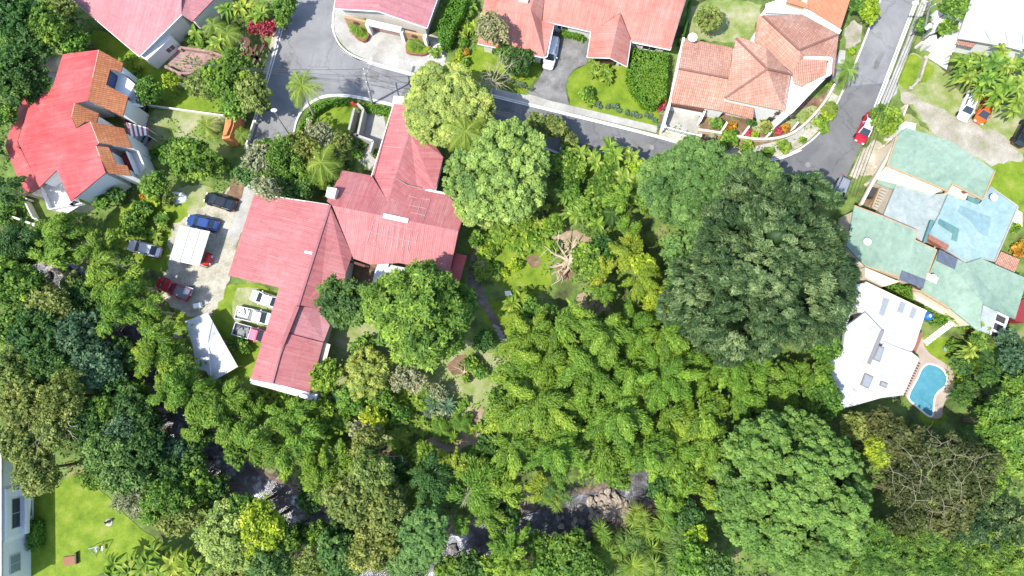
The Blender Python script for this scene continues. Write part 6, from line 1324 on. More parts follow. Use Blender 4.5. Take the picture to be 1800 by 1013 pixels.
T_ = [ # form, mat, x, y, r, z
 ('bush','deep',35,35,52,7),('bush','green',84,48,42,6.5),('bush','deep',40,105,44,6.5),('bush','deep',20,150,42,7),('bush','deep',60,148,34,5.5),('bush','green',3,205,28,6),('bush','olive',105,20,30,6),('bush','deep',-14,262,22,5),('bush','green',128,70,30,5),('bush','deep',112,35,24,5),
 ('bush','green',30,500,52,6.5),('bush','olive',85,530,40,6),('bush','deep',60,585,46,6.5),('bush','teal',140,590,50,5),('bush','teal',175,640,46,5),('bush','green',20,575,34,6.5),('bush','olive',25,650,42,7),('bush','deep',85,640,40,6),
 ('bush','olive',45,715,46,7.5),('sparse','olive',110,700,50,8),('bush','olive',95,745,40,7.5),('bush','olive',35,780,36,8),('bush','olive',65,830,40,7.5),('bush','deep',150,745,38,6),('bush','green',180,720,34,5.5),('bush','deep',235,720,38,5),
 ('bush','sage',190,800,42,6.5),('bush','sage',225,835,36,6),('bush','deep',255,790,44,5),('bush','teal',215,760,40,5.5),('bush','green',170,840,26,5),('sparse','greyleaf',235,870,36,5),('sparse','green',290,880,44,6),('bush','olive',315,910,34,5.5),('bush','green',345,850,34,4),('bush','deep',300,830,36,4),('bush','teal',310,790,28,3.5),
 ('bush','lime',405,945,54,7.5),('bush','yellowgreen',455,930,46,7.5),('bush','green',430,900,34,7),('bush','sage',470,985,46,7),('bush','green',500,945,30,6),('bush','olive',420,1000,36,6.5),
 ('bush','olive',620,880,50,8),('bush','olive',655,835,42,8),('bush','olive',680,900,38,8),('bush','sage',600,975,46,7),('bush','olive',655,965,48,7.5),('sparse','olive',560,1000,42,6.5),('dome','sage',740,945,46,7.5),('dome','sage',715,985,40,7),('bush','olive',645,780,30,6),
 ('fine','lime',648,655,42,4),('bush','green',668,698,28,3),('sparse','greyleaf',720,665,28,3.5),('bush','bamboo',573,662,30,4.5),('bush','bamboo',600,740,22,2.2),('bush','green',640,610,24,3),('bush','yellowgreen',655,740,26,3.5),('sparse','greyleaf',640,760,26,4),('bush','green',700,730,20,2),('bush','green',620,700,28,3.5),('bush','bamboo',565,720,26,3),
 ('bush','green',375,215,0,0),
 ('bush','green',345,285,46,5.5),('bush','green',300,270,22,3),('bush','green',272,325,26,4),('bush','green',262,160,26,3.5),('bush','yellowgreen',299,143,18,3),('bush','olive',365,150,36,5),('bush','green',400,135,44,5.5),('bush','olive',445,165,36,5.5),('bush','green',380,110,0,0),('bush','green',415,180,30,5),
 ('sparse','greyleaf',468,332,24,7.5),('sparse','olive',530,260,34,4.5),('sparse','green',500,285,42,5),('sparse','greyleaf',455,285,34,5),('sparse','sage',480,310,34,5),('sparse','sage',440,305,30,4.5),('bush','green',470,265,26,4),('sparse','greyleaf',560,240,30,3.5),('bush','deep',520,330,30,3.5),('bush','green',545,305,24,4),('sparse','olive',600,250,22,3),
 ('bush','green',222,280,0,0),('bush','deep',205,345,16,2.5),('bush','green',180,355,14,2.5),
 ('bush','deep',870,60,0,0),('bush','olive',1245,35,26,3.5),('bush','yellowgreen',1528,20,22,3),('bush','green',1505,5,18,3),('bush','green',1622,45,18,3),('bush','green',1680,8,28,5),('bush','green',1665,48,18,3.5),('bush','bamboo',1560,215,30,2.5),('bush','green',1545,200,18,2),
 ('bush','deep',910,110,30,3),('bush','green',885,85,24,3),('bush','olive',975,225,22,4),('bush','olive',945,220,22,4),('bush','olive',1000,245,18,3),
 ('bush','green',1000,290,34,4),('bush','green',1060,330,30,4),('bush','yellowgreen',1120,305,26,3.5),('bush','bamboo',975,395,20,2),('bush','green',1000,330,26,3.5),('bush','green',1035,365,26,4),('bush','green',1140,350,28,4),('bush','green',1075,290,22,3.5),
 ('bush','deep',1060,440,30,4),('bush','green',1035,460,34,4.5),('bush','green',965,555,22,3),('bush','green',935,545,24,3),('bush','yellowgreen',1130,465,24,6),('bush','yellowgreen',1150,520,26,5.5),('bush','sage',1195,440,34,7),('bush','sage',1190,500,30,7),
 ('bush','teal',1790,640,36,6),('bush','teal',1770,600,22,4.5),('mango','green',1765,745,56,7.5),('mango','green',1800,700,40,7),('mango','green',1795,800,40,7),('bush','deep',1700,690,26,3),('bush','deep',1690,640,20,2.5),('tuft','tuftgreen',1725,600,20,3),('bush','deep',1745,660,26,4),('bush','deep',1740,720,22,3),
 ('bush','brownleaf',1548,762,46,5.5),('bush','brownleaf',1590,800,50,6),('bush','brownleaf',1655,825,64,8),('sparse','brownleaf',1600,870,58,7.5),('bush','olive',1625,850,34,8.2),('sparse','brownleaf',1700,830,60,8.5),('bush','sage',1722,860,30,7.5),('bush','brownleaf',1660,900,50,8),('bush','yellowgreen',1545,790,28,6),('bush','olive',1500,750,26,6),('bush','green',1735,850,32,7),('bush','green',1450,700,34,6),('bush','deep',1495,720,0,0),
 ('fine','darkfine',1690,925,54,7),('fine','darkfine',1750,915,48,7),('fine','darkfine',1640,940,30,6),('tuft','tuftgreen',1635,940,28,7.5),('tuft','tuftgreen',1530,965,44,7),('tuft','tuftgreen',1575,985,40,7),('tuft','tuftgreen',1595,940,26,6.5),('tuft','tuftgreen',1700,975,48,7.5),('tuft','tuftgreen',1640,1000,40,7),('tuft','tuftgreen',1760,980,42,7.5),('tuft','tuftgreen',1495,990,36,6.5),('tuft','tuftgreen',1790,960,30,7),
 ('sparse','sage',1260,1000,34,6),('bush','green',1215,985,36,6),('bush','deep',1205,900,30,4),('bush','green',1000,978,42,3),('bush','green',960,1000,30,3.5),('bush','green',1040,1003,30,3.5),('bush','yellowgreen',1225,940,20,5),
 ('bush','green',845,800,24,3),('bush','deep',862,780,24,3.5),('bush','deep',720,790,0,0),('bush','deep',700,830,28,3.5),('bush','bamboo',745,800,24,3.5),('bush','green',872,700,18,3),('bush','green',800,690,0,0),
 ('bush','deep',870,560,0,0),('bush','deep',850,600,20,2.5),('bush','green',838,420,14,2),('bush','deep',1290,780,24,3.5),('bush','deep',1330,720,26,4),
 ('sparse','redleaf',470,50,18,2.5),('sparse','redleaf',446,50,13,2),('sparse','greyleaf',430,75,14,2),('bush','green',500,15,24,3),('bush','green',495,35,14,2.5),
 ('sparse','greyleaf',865,50,34,7),('bush','deep',1775,510,20,2.5),
 ('bush','deep',150,520,34,4),('bush','deep',185,560,30,4),('bush','green',170,500,24,3.5),('bush','deep',225,625,30,3.5),('bush','deep',205,690,34,4),('bush','deep',260,745,30,3),('bush','green',245,690,22,3),('bush','deep',340,820,30,3.5),('bush','deep',375,860,28,3),('bush','green',60,440,26,3.5),('bush','deep',20,470,30,4),('bush','olive',130,505,22,4),('bush','deep',600,945,34,5),('bush','green',560,940,26,4),('bush','deep',700,955,34,5),('bush','olive',690,870,30,6),('bush','deep',830,1005,34,3.5),('bush','green',790,1000,26,3),('bush','deep',893,905,26,2.5),('bush','green',870,1000,30,4),('bush','deep',1160,850,26,4),('bush','green',1215,840,30,5),('bush','deep',530,940,22,3),('bush','green',415,800,22,3),('bush','deep',350,770,26,3),('bush','green',945,955,24,2.5),('bush','green',1085,838,24,3.5),('bush','deep',545,880,22,3),
 ('sparse','greyleaf',770,690,18,2),('bush','green',30,0,34,6),('bush','green',1450,610,30,5),
]
for f, mt, x, y, r, z in T_:
    if r == 0: continue
    small = r*(CAM_H-z)/FOC < 2.4
    lk = LK[mt]+' '+(FK[f] if not small else ('shrub' if f != 'tuft' else 'tufted shrub'))
    tree(f, mt, x, y, r, z, lk, 'tree' if not small else 'shrub', trunk=not small)
# shrubs in gardens and beds: mat, x, y, r
S_ = [('green',575,330,14),('green',235,395,26),('green',250,370,20),('yellowgreen',270,350,14),('green',215,405,14),('green',285,385,14),('orangeleaf',255,345,10),('olive',300,350,14),('green',265,410,12),
 ('green',1260,218,12),('orangeleaf',1284,224,11),('green',1272,205,0),('redleaf',1315,235,10),('orangeleaf',1380,225,10),('olive',1350,225,14),('redleaf',1368,230,9),('deep',1320,215,10),('green',1345,212,11),('yellowgreen',1325,238,9),('green',1400,200,0),('bamboo',1280,245,18),('bamboo',1313,260,15),('bamboo',1350,267,10),('bamboo',1377,258,13),('bamboo',1410,246,7),('greyleaf',1250,245,10),('bamboo',1442,215,13),('yellowgreen',1455,200,14),('olive',1462,190,10),('bamboo',1447,228,10),
 ('redleaf',1163,190,9),('orangeleaf',1165,178,8),('greyleaf',1165,200,7),('green',1030,165,14),('bamboo',1040,178,11),('deep',1092,248,0),
 ('green',1680,610,16),('yellowgreen',1725,635,12),('yellowgreen',1705,645,13),('yellowgreen',1690,665,12),('green',1690,560,18),('bamboo',1675,548,16),('bamboo',1700,565,14),('orangeleaf',1790,440,14),('yellowgreen',1785,400,8),('orangeleaf',1800,430,12),('green',1780,400,10),
 ('bamboo',860,440,16),('bamboo',850,420,14),('yellowgreen',905,465,13),('bamboo',940,420,16),('bamboo',900,418,15),('yellowgreen',885,480,9),('bamboo',975,435,13),('bamboo',920,395,16),('green',870,475,12),('greyleaf',850,470,12),
 ('green',905,590,12),('bamboo',925,600,10),('green',830,640,16),('green',845,655,14),('bamboo',820,665,9),('green',760,700,14),('green',780,650,0),('bamboo',740,710,14),
 ('bamboo',500,700,14),('green',480,660,12),('green',460,690,10),('green',430,610,13),('deep',425,600,12),('green',460,640,10),('green',410,605,12),
 ('green',265,240,0),('hedge',296,253,8),('hedge',293,273,6),('green',395,290,12),('green',310,118,0),('green',150,90,9),('greyleaf',150,78,7),('greyleaf',163,80,6),
 ('yellowgreen',808,95,8),('orangeleaf',820,92,7),('yellowgreen',803,108,8),('green',815,75,10),('green',818,110,10),('bamboo',640,190,9),('green',660,270,9),('green',627,270,12),('deep',612,290,10),('green',635,255,9),
 ('green',30,345,22),('green',10,380,20),('deep',45,300,0),('bamboo',240,120,10),('bamboo',228,105,10),('green',240,135,9),('green',335,70,10),('bamboo',355,75,12),
 ('green',1460,150,8),('yellowgreen',1498,90,8),('green',880,330,0),('green',260,965,0),('deep',268,968,10),('green',1065,155,0)]
for mt, x, y, r in S_:
    if r: tree('bush', mt if mt != 'hedge' else 'hedge', x, y, r, max(.5, r*.055), (LK.get(mt, 'clipped green'))+' garden shrub', 'shrub', trunk=False)
# hedges
hedge('T2', [(1005,-20),(1065,-20),(1050,60),(1010,120),(990,190),(950,190),(935,120),(965,60)], 2.6, 'tall rounded hedge between the garage house and the orange roofs', seed=2)
hedge('T3', [(795,215),(948,235),(948,300),(940,420),(900,470),(850,460),(800,400),(770,330)], 2.4, 'big square clipped hedge block beside the gabled porch', seed=3)
hedge('T3', [(475,120),(575,145),(575,172),(470,150)], 1.0, 'small bright hedge in front of the recessed orange house wall', seed=4)
hedge('T1', [(660,670),(745,630),(750,650),(670,690)], .9, 'low clipped hedge edging the pale yard', seed=5); hedge('T1', [(745,630),(770,612),(830,615),(800,640),(775,668),(750,660)], 1.3, 'rounded clipped hedge end by the pale yard', seed=6)
hedge('T2', [(380,470),(450,440),(555,440),(560,460),(460,465),(400,500),(350,560),(320,600),(312,585),(340,520)], .9, 'curved hedge following the street corner', seed=7)
hedge('T2', [(580,460),(728,480),(722,512),(580,485)], 1.0, 'straight hedge behind the kerb below the utility pole', seed=8)
hedge('U5', [(400,158),(545,195),(550,260),(500,240),(420,195)], 1.6, 'untidy hedge between the white flat roof and the green roof', seed=10); hedge('U5', [(560,270),(720,350),(740,375),(660,390),(560,310)], .7, 'low mossy hedge along the white pool house', seed=11)
hedge('U5', [(745,290),(800,290),(905,370),(900,420),(840,400),(760,350)], 1.6, 'yellowish hedge at the foot of the green roof', 'bamboo', seed=12)
# palms
palm(531, 151, 34, 9.2, 'slender palm leaning over the street corner', (553,207)); palm(565, 287, 38, 5.5, 'bushy palm with arching fronds'); palm(818, 232, 40, 10.8, 'large palm between the two light green domed trees'); palm(1490, 122, 24, 4.8, 'small palm with yellowing fronds at the kerb', (1484,160))
palm(1460, 188, 14, 2.4, 'small yellowish palm on the verge'); palm(630, 45, 19, 1.7, 'cycad in the left forecourt planter', name='cycad', nf=26); palm(730, 74, 15, 1.5, 'cycad in the right forecourt planter', name='cycad', nf=26)
palm(400, 60, 26, 3.5, 'bushy palm among the tropical plants'); palm(375, 45, 22, 3.5, 'bushy palm among the tropical plants'); palm(362, 222, 22, 3, 'palm beside the terracotta wall'); palm(424, 236, 16, 3, 'palm beside the terracotta wall'); palm(1745, 650, 22, 4, 'dark palm near the pool garden', mat='deep'); palm(1690, 700, 20, 3, 'dark palm near the pool garden', mat='deep')
palm(900, 540, 20, 2.6, 'star-shaped palm-like plant'); palm(1110, 335, 22, 4, 'palm among the tropical thicket', mat='palmleaf'); palm(1075, 375, 22, 4, 'palm among the tropical thicket', mat='deep'); palm(705, 25, 0.01, 1, 'x') if False else None
palm(1735, 625, 18, 3.4, 'palm near the slatted walkway', mat='deep'); palm(590, 700, 18, 2.6, 'blue-green palm below the pink south wing', mat='teal'); palm(700, 770, 20, 2.8, 'palm over the bare soil'); palm(775, 755, 16, 2, 'low palm in the planted row', mat='green'); palm(810, 745, 16, 2, 'low palm in the planted row', mat='green')
# banana-like and rosette plants
for i, (x, y, r, z) in enumerate([(1690,110,22,4),(1715,105,24,4.5),(1745,110,26,5),(1775,115,24,5),(1700,140,22,4),(1730,140,26,4.6),(1765,150,26,5),(1795,145,24,5),(1685,135,18,3.2),(1750,175,22,4),(1785,180,22,4.2),(1805,110,24,4.5),(1720,165,18,3.4),(1760,95,20,4.6)]):
    rosette('heliconia', ('bananaleaf', 'palmleaf', 'green')[i % 3], x, y, r*1.15, z, 'tall banana-like plant in the thicket above the parked orange car', 'banana plant', 'banana thicket by the gravel yard', 'banana_plant')
for x, y, r, z, mt in [(1020,270,15,3.5,'bananaleaf'),(1045,280,18,3.5,'bananaleaf'),(1080,275,20,3.5,'bananaleaf'),(1110,280,18,3.2,'bananaleaf'),(1135,295,16,3,'palmleaf'),(1095,310,20,3.6,'palmleaf'),(1135,330,18,3.6,'palmleaf'),(1085,345,16,3.5,'green'),(990,345,18,3,'palmleaf'),(1010,375,18,3.2,'palmleaf'),(1050,395,14,3,'green'),
                       (430,15,20,3,'bananaleaf'),(400,20,18,3,'bananaleaf'),(380,75,16,2.5,'bananaleaf'),(460,25,16,3,'bananaleaf'),(345,60,14,2,'bananaleaf'),(900,535,18,2.4,'bananaleaf'),(1700,620,16,2.4,'bananaleaf'),(1725,580,14,2.4,'palmleaf'),(1668,685,0,0,'green'),
                       (230,1000,20,3,'bananaleaf'),(260,990,20,3,'bananaleaf'),(300,1000,22,3,'bananaleaf'),(325,985,18,3,'bananaleaf'),(345,1000,18,3,'palmleaf'),(200,1012,18,2.6,'bananaleaf'),(280,1015,18,3,'bananaleaf')]:
    if r: rosette('heliconia' if r > 15 else 'banana', mt, x, y, r*1.5, z+.8, 'broad-leaved tropical plant', 'plant', name='tropical_plant')
for i, (x, y, r) in enumerate([(480,700,11),(497,705,12),(515,710,12),(530,708,10),(845,420,12),(862,428,12),(880,415,12),(895,405,12),(912,425,11),(930,410,12),(950,425,11),(960,410,11),(870,398,11),(848,402,10),(900,430,10),(1115,240,0),(280,408,11),(225,85,0),(1060,130,12),(1045,120,10),(1070,125,10),(975,478,0),(905,450,0),(700,785,10),(715,790,10),(740,750,10),(1030,290,0),(920,365,10),(945,355,10),(590,30,0),(885,360,12),(770,760,11),(795,765,11),(820,750,11),(765,95,10),(820,45,12),(812,30,12),(805,60,10),(825,20,12)]):
    if r: rosette('broad', ['bananaleaf','palmleaf','bamboo'][i % 3], x, y, r*1.6, .9, 'low clump of broad bright leaves', 'plant', 'broad-leaved bedding clumps', 'bedding_plant')
_r = random.Random(77)
for i in range(46):
    x, y = (_r.uniform(842, 985), _r.uniform(385, 480)) if i < 26 else (_r.uniform(560, 740), _r.uniform(690, 775))
    if i < 26 and 870 < x < 960 and y > 455: continue
    rosette('broad' if i % 3 else 'banana', ('bananaleaf', 'yellowgreen', 'bamboo', 'palmleaf')[i % 4], x, y, _r.uniform(12, 17), .8, ('pale green', 'yellow-green', 'bright green', 'golden green')[i % 4]+' leafy terrace plant', 'plant', name='terrace_plant')
for i, (x, y, r, mt) in enumerate([(855,485,12,'palmleaf'),(868,490,11,'palmleaf'),(858,470,10,'bananaleaf'),(1048,300,20,'bananaleaf'),(1035,318,12,'bananaleaf'),(625,665,0,'x')]):
    if r: rosette('dracaena', mt, x, y, r, 1.2, 'spiky yellowish dracaena plant', 'plant', name='dracaena_plant')
for i in range(15):
    t_ = i/14; a = px('T3', 610+300*t_, 455+85*t_+8*math.sin(i)); rosette('bromeliad', 'agaveleaf', a[0], a[1], 8.5, .45, 'blue-green spiky plant in the curved row on the front lawn', 'plant', 'spiky row on the front lawn', 'spiky_plant')
for i in range(7):
    t_ = i/6; a = px('T3', 205+130*t_, 345+50*t_); rosette('bromeliad', 'agaveleaf', a[0], a[1], 8.5, .45, 'blue-green spiky plant in the row beside the driveway', 'plant', 'spiky row beside the driveway', 'spiky_plant')
for i in range(12):
    t_ = i/11; a = px('U3', 290+170*t_, 508-14*math.sin(t_*3)); rosette('bromeliad', 'bananaleaf', a[0], a[1], 6, .35, 'small bright edging plant along the garden lawn', 'plant', 'edging plants of the garden lawn', 'edging_plant')
for x, y, r in [(765,705,20),(785,712,20),(602,722,18),(620,738,17),(755,725,12),(272,968,9),(1025,122,0)]:
    if r: rosette('agave', 'agaveleaf', x, y, r, .9, 'large blue-green agave rosette', 'agave', name='agave_plant')
for i, (x, y) in enumerate([(752,752),(765,748),(778,745),(792,742),(806,738),(820,736),(735,735),(745,690),(800,720),(815,712)]):
    rosette('broad', 'green', x, y, 12, .8, 'dark leafy plant in the row above the straw patch', 'plant', 'planted row above the straw patch', 'row_plant')
for x, y, r in [(975,880,22),(960,870,18),(1140,935,30),(1170,915,30),(1110,950,30),(1190,960,30),(1080,975,30),(1150,985,32),(1120,905,26),(1060,945,26),(1200,930,26),(1165,865,22),(1085,1005,28),(1225,915,22),(1240,960,24),(990,870,16)]:
    rosette('grass', 'palmleaf' if (x+y) % 2 else 'sage', x, y, r, 1.6, 'tall arching reed clump', 'reeds', 'tall reeds by the boulders', 'reed_clump')
rosette('starburst', 'greyleaf', 820, 872, 20, 6.5, 'silvery starburst palm head in the dark gap', 'palm tree', name='silver_palm'); rosette('starburst', 'greyleaf', 925, 872, 16, 5, 'silvery dead frond star near the stream', 'plant', name='dead_palm')
rosette('starburst', 'bambooyellow', 1112, 995, 26, 4.5, 'golden green starburst palm at the bottom edge', 'palm tree', name='fan_palm')

# bare branches -------------------------------------------------------
def bare(name, look, base, z0, n, reach, ztop, mat, seed, cat='tree', r0=.14, sub=5, flat=.35, spots=None):
    rng = random.Random(seed); b = P(*base, z0); g = gz(b[0], b[1]); m = MB(); o = thing(name, None, cat, (b[0], b[1], g))
    m2 = MB(); m2.tube([(b[0], b[1], g-.3), (b[0]+.1, b[1], (g+z0)/2), (b[0], b[1], z0)], [r0*1.8, r0*1.4, r0], 8); m2.build('trunk', mat, o)
    for i in range(n):
        a = 2*math.pi*i/n+rng.uniform(-.35, .35); L = reach*rng.uniform(.6, 1.05); p = Vector((b[0], b[1], z0)); pts = [p]; d = Vector((math.cos(a), math.sin(a), flat)); seg = 6
        for k in range(seg): d = (d+Vector((rng.uniform(-.35,.35), rng.uniform(-.35,.35), rng.uniform(-.15,.25)))).normalized(); pts.append(pts[-1]+d*L/seg)
        m.tube(pts, [r0*(1-.8*k/seg) for k in range(seg+1)], 5)
        for s in range(sub):
            q = pts[rng.randint(1, seg-1)]; aa = a+rng.uniform(-1.3, 1.3); e = Vector((math.cos(aa), math.sin(aa), rng.uniform(0, .5))); l = L*rng.uniform(.2, .45); m.tube([q, q+e*l*.5+Vector((rng.uniform(-.2,.2), rng.uniform(-.2,.2), .1)), q+e*l], [r0*.35, r0*.25, r0*.1], 4)
    m.build('branches', mat, o); REG.append((o, look, base[0], base[1], 20)); return o
bare('gnarled_tree', 'pale gnarled leafless tree spreading over the straw-coloured ground', (1000,460), 1.2, 9, 5.2, 3, 'deadwood', 3, r0=.24, sub=4, flat=.3)
bare('dead_shrub', 'pale leafless branching shrub beside the trellis frame', (675,825), 3, 9, 3.4, 5, 'deadwood', 5, r0=.06, sub=7, flat=.2)
bare('bare_tree', 'pale bare street tree in front of the orange wing roof', (866,146), 3.5, 8, 5.0, 8, 'palebark', 6, r0=.07, sub=10, flat=1.7)
for i, (x, y, r) in enumerate([(1640,820,3),(1600,800,2.6),(1690,850,3),(1610,880,2.8),(1710,810,2.6),(1570,830,2.4),(1655,780,2.6),(1660,890,2.6),(1620,835,2.4),(1680,800,2.4),(1720,840,2.4),(1590,855,2.6),(1670,860,2.2),(1640,900,2.4)]):
    bare('bare_tree', 'leafless pale limbs poking out of the brown canopy', (x, y), 11.3, 3, r*1.2, 10, 'twigs', 20+i, r0=.03, sub=4, flat=.08)
bare('bare_tree', 'thin pale limbs in the olive canopy at the left', (105,735), 8, 7, 4.5, 9, 'palebark', 31, r0=.08, sub=5, flat=.1); bare('dead_shrub', 'grey twiggy shrub beside the brick path', (645,750), 3.2, 6, 2.6, 5, 'palebark', 33, r0=.05, sub=6); bare('driftwood', 'pale driftwood roots on the garden grass', (815,655), .4, 5, 2.0, 1, 'deadwood', 34, 'driftwood', r0=.1, sub=2)
bare('bare_tree', 'thin grey branches above the lower left lawn', (250,860), 4, 7, 3.6, 6, 'palebark', 36, r0=.05, sub=7, flat=.1)

# boulders ------------------------------------------------------------
rr = random.Random(12)
def boulder_mesh(seed):
    rng = np.random.default_rng(seed); v, f = ball_quads((0,0,0), (1, .8, .6), 6, 9); nrm = unit(v); k = rng.normal(size=(5, 3)); 
    s = 1+sum(.13*np.sin(nrm@(q*2.2)+i) for i, q in enumerate(k)); v = v*s[:, None]; v = np.where(np.abs(v) > .72, np.sign(v)*(.72+(np.abs(v)-.72)*.4), v)
    me = bpy.data.meshes.new('boulder'); me.from_pydata(v.tolist(), [], f.tolist()); me.validate(); return me
BM = [boulder_mesh(60+i) for i in range(5)]
def boulder(x, y, rm, z, mat, look, grp):
    me = BM[rr.randrange(5)]; o = bpy.data.objects.new('boulder', me); 
    if not me.materials: me.materials.append(MATS['rock'])
    COL.objects.link(o); p = P(x, y, z); o.location = p; o.scale = (rm, rm*rr.uniform(.7, 1.1), rm*.8); o.rotation_euler = (rr.uniform(-.3,.3), rr.uniform(-.3,.3), rr.uniform(0, 6)); o.material_slots[0].link = 'OBJECT'; o.material_slots[0].material = MATS[mat]
    tag(o, None, 'boulder', grp); REG.append((o, look, x, y, rm*13)); return o
for x, y, r in [(1065,877,1.3),(1078,893,1.5),(1090,880,1.0),(1055,890,1.1),(1095,900,1.2),(1072,908,1.0),(1062,902,.8),(1085,912,.8),(1050,878,.7),(1045,902,.7),(1100,888,.8),(1068,865,.8),(1056,913,.6)]: boulder(x, y, r*.8, RZ+.2, 'rock', 'pale brown boulder in the stream pile', 'pale boulders in the stream')
for i in range(30):
    boulder(1036+rr.uniform(0, 72), 868+rr.uniform(0, 50), rr.uniform(.35, .95), RZ+.35, 'rock', 'pale brown boulder in the stream pile', 'pale boulders in the stream')
for i in range(26):
    x = 980+rr.uniform(0, 80); y = 930-(x-980)*.55+rr.uniform(-26, 20); boulder(x, y, rr.uniform(.25, .6), RZ+.05, 'rock' if i % 2 else 'darkrock', 'small stone in the shallow rapids', 'small stones in the rapids')
for i in range(34):
    k = rr.uniform(0, len(RIVER)-7); j = int(k); t_ = k-j; x = RIVER[j][0]*(1-t_)+RIVER[j+1][0]*t_+rr.uniform(-26, 26); y = RIVER[j][1]*(1-t_)+RIVER[j+1][1]*t_+rr.uniform(-24, 24); boulder(x, y, rr.uniform(.35, 1.1), RZ+.1, 'darkrock', 'dark wet boulder along the shaded stream', 'dark boulders along the stream')
for x, y, r in [(20,468,1.0),(95,470,.9),(112,478,1.1),(75,462,.7),(128,482,.8),(1150,995,1.6),(1146,1005,1.2)]: boulder(x, y, r, RZ+.5 if y < 900 else .3, 'rock' if y < 900 else 'darkrock', 'lone boulder in a canopy gap', 'lone boulders')

# undergrowth ---------------------------------------------------------
def undergrowth():
    rng = np.random.default_rng(5)
    def reg(ps): return np.array([P(a, b, 0)[:2] for a, b in ps])
    wood = [reg([(-60,-40),(140,-40),(170,60),(95,90),(60,180),(5,250),(40,350),(60,380),(170,375),(215,430),(290,520),(330,600),(345,680),(430,700),(560,700),(640,660),(700,780),(830,800),(860,700),(870,600),(960,540),(1060,440),(1000,400),(880,390),(860,330),(900,260),(1000,280),(1150,290),(1480,380),(1500,560),(1440,640),(1470,720),(1640,745),(1700,640),(1780,520),(1860,520),(1860,1060),(350,1060),(350,960),(250,880),(160,850),(110,840),(60,870),(-60,860)])]
    gard = [reg([(430,330),(500,250),(560,210),(640,190),(650,300),(560,300),(450,340)]), reg([(230,60),(330,60),(460,0),(510,0),(430,250),(260,250)]), reg([(280,250),(400,250),(420,330),(330,350),(250,350),(180,370),(200,330)]), reg([(560,600),(800,600),(850,640),(850,720),(640,790),(500,740)]), reg([(1160,215),(1440,190),(1420,250),(1340,280),(1160,232)]), reg([(1660,520),(1800,500),(1800,740),(1660,740)]), reg([(770,0),(850,0),(830,120),(800,130)]),
            reg([(840,380),(1000,400),(1020,460),(980,480),(840,500)]), reg([(880,520),(1020,480),(1050,540),(960,600),(890,620)])]
    Vs, Ts = [], []
    for regs, dens, hmax, L, Wd in ((wood, 9.0, .9, .42, .22), (gard, 7.0, .5, .32, .18)):
        for q in regs:
            mn, mx = q.min(0), q.max(0); n = int(np.prod(mx-mn)*dens); xy = rng.uniform(mn, mx, (n, 2)); xy = xy[inpoly(xy[:, 0], xy[:, 1], q)]
            nz = np.sin(xy[:, 0]*.55+1)*np.sin(xy[:, 1]*.6+2)+.6*np.sin(xy[:, 0]*1.7)*np.sin(xy[:, 1]*1.5+1)
            keep = (nz > (-.35 if regs is wood else .0)) & (river_dist(xy[:, 0], xy[:, 1]) > 3.0); xy = xy[keep]; nz = nz[keep]; n = len(xy)
            z = ground_z(xy[:, 0], xy[:, 1])+rng.uniform(.02, 1, n)**.6*hmax*np.clip(.35+nz*.6, .15, 1.3)
            Vs.append(leaf_quads(np.column_stack([xy, z]), np.array([0, 0, 1.])+rng.normal(size=(n, 3))*.5, np.full(n, L), np.full(n, Wd), rng)); Ts.append((.35 if regs is wood else .5)+.18*nz*.5+rng.normal(size=n)*.17)
    me = quads_mesh('ground_cover', np.concatenate(Vs), np.concatenate(Ts), ['green']); o = bpy.data.objects.new('ground_cover', me); COL.objects.link(o); tag(o, 'low leafy undergrowth covering the valley floor and garden beds', 'undergrowth', kind='stuff')
    # short grass tufts on the lawns
undergrowth()

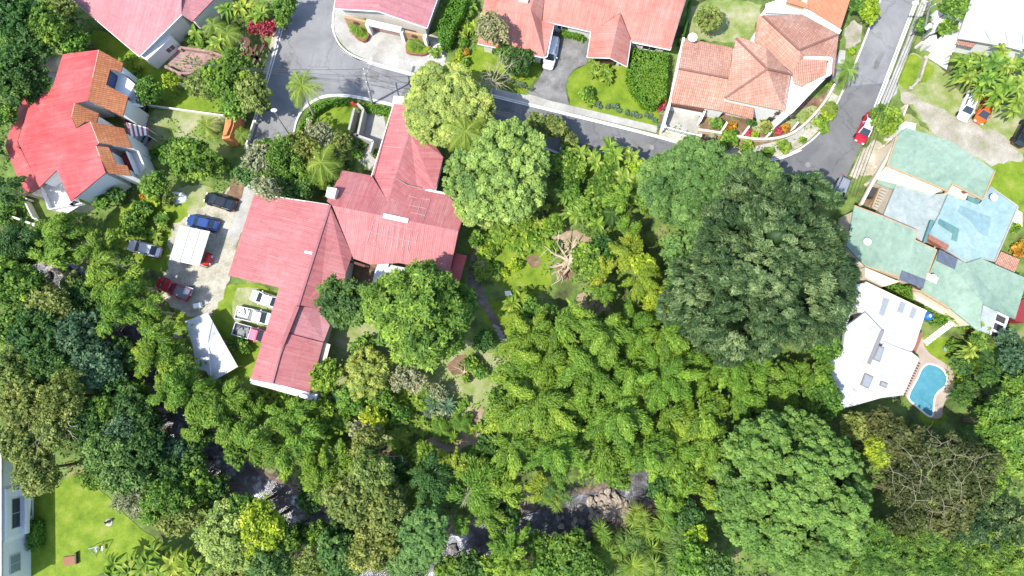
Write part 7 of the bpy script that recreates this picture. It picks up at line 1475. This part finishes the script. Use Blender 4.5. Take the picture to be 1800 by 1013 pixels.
# ================================================================== LABELS FOR EVERYTHING PLANTED
MARKS = [('the red roofed house',120,230),('the dark top left corner',20,20),('the striped awning',240,232),('the pale yard',310,215),('the terracotta wall',402,215),('the pink corner roof',290,60),('the brown pergola',440,85),('the left street',500,130),
 ('the street lamp',505,225),('the bend utility pole',650,150),('the walled courtyard',640,235),('the black sedan',385,355),('the blue sedan',356,392),('the silver sedan',253,437),('the white canopy',335,430),('the red pickup',305,508),('the white tent',370,610),('the pink pickup truck',440,585),
 ('the pink south wing',500,650),('the pink north wing',700,270),('the garage forecourt',700,95),('the white estate car',965,95),('the gabled porch',1070,80),('the front lawn',1080,160),('the tiled house',1320,130),('the curved garden wall',1370,240),('the driveway gate',1195,235),
 ('the red car with white roof',1518,228),('the transformer pole',1625,50),('the white top right roof',1740,40),('the orange hatchback',1731,198),('the gravel yard',1680,240),('the green roofs',1600,400),('the brick-tiled porch',1775,460),('the blue barrel',1632,557),('the pool',1635,680),('the slatted walkway',1650,585),('the dark pergola roof',1752,572),
 ('the white pool house',1535,620),('the huge dark tree',1345,460),('the gnarled leafless tree',1000,440),('the garden lawn',920,490),('the garden path',865,560),('the straw patch',790,775),('the trellis frame',700,815),('the boulder pile',1075,890),('the huge domed tree',1390,865),
 ('the lower left lawn',200,930),('the swing set',165,970),('the tall white block',20,900),('the brown canopy',1640,810),('the dark car on the main road',1015,260),('the round glossy tree',735,550),('the white rapids',480,870),('the upper stream gap',80,465),('the lower stream bend',820,965),('the bottom edge',1100,1005),('the bottom right corner',1790,1000),('the right edge',1795,800),('the left edge',5,560)]
def autolabel():
    groups = {}
    for o, look, x, y, r in REG:
        if 'label' in o.keys(): continue
        nm, mx, my = min(MARKS, key=lambda m: math.hypot(m[1]-x, m[2]-y)); dx, dy = x-mx, y-my; d = math.hypot(dx, dy)
        if d < 22: rel = 'right by'
        elif abs(dx) > abs(dy)*2: rel = 'right of' if dx > 0 else 'left of'
        elif abs(dy) > abs(dx)*2: rel = 'below' if dy > 0 else 'above'
        else: rel = ('below' if dy > 0 else 'above')+' and '+('right of' if dx > 0 else 'left of')
        if look in ('standalone',): rel = ''
        groups.setdefault((look, rel, nm), []).append((o, x, y, d))
    ORD = ['nearest', 'second nearest', 'third nearest', 'fourth nearest', 'fifth nearest', 'sixth nearest', 'seventh nearest', 'eighth nearest']
    for (look, rel, nm), L in groups.items():
        L.sort(key=lambda q: q[3])
        for i, (o, x, y, d) in enumerate(L):
            if rel: 
                lb = look+' '+rel+' '+nm if len(L) == 1 else (look+' '+rel+' '+nm+', '+(ORD[i]+' of '+str(len(L)) if i < 8 else str(i+1)+'th nearest'))
            ws = lb.split()
            if len(ws) > 16: lb = ' '.join(w_ for w_ in ws if w_ not in ('the', 'in', 'and'))
            ws = lb.split(); o['label'] = ' '.join(ws[:16]) if len(ws) > 16 else lb
autolabel()
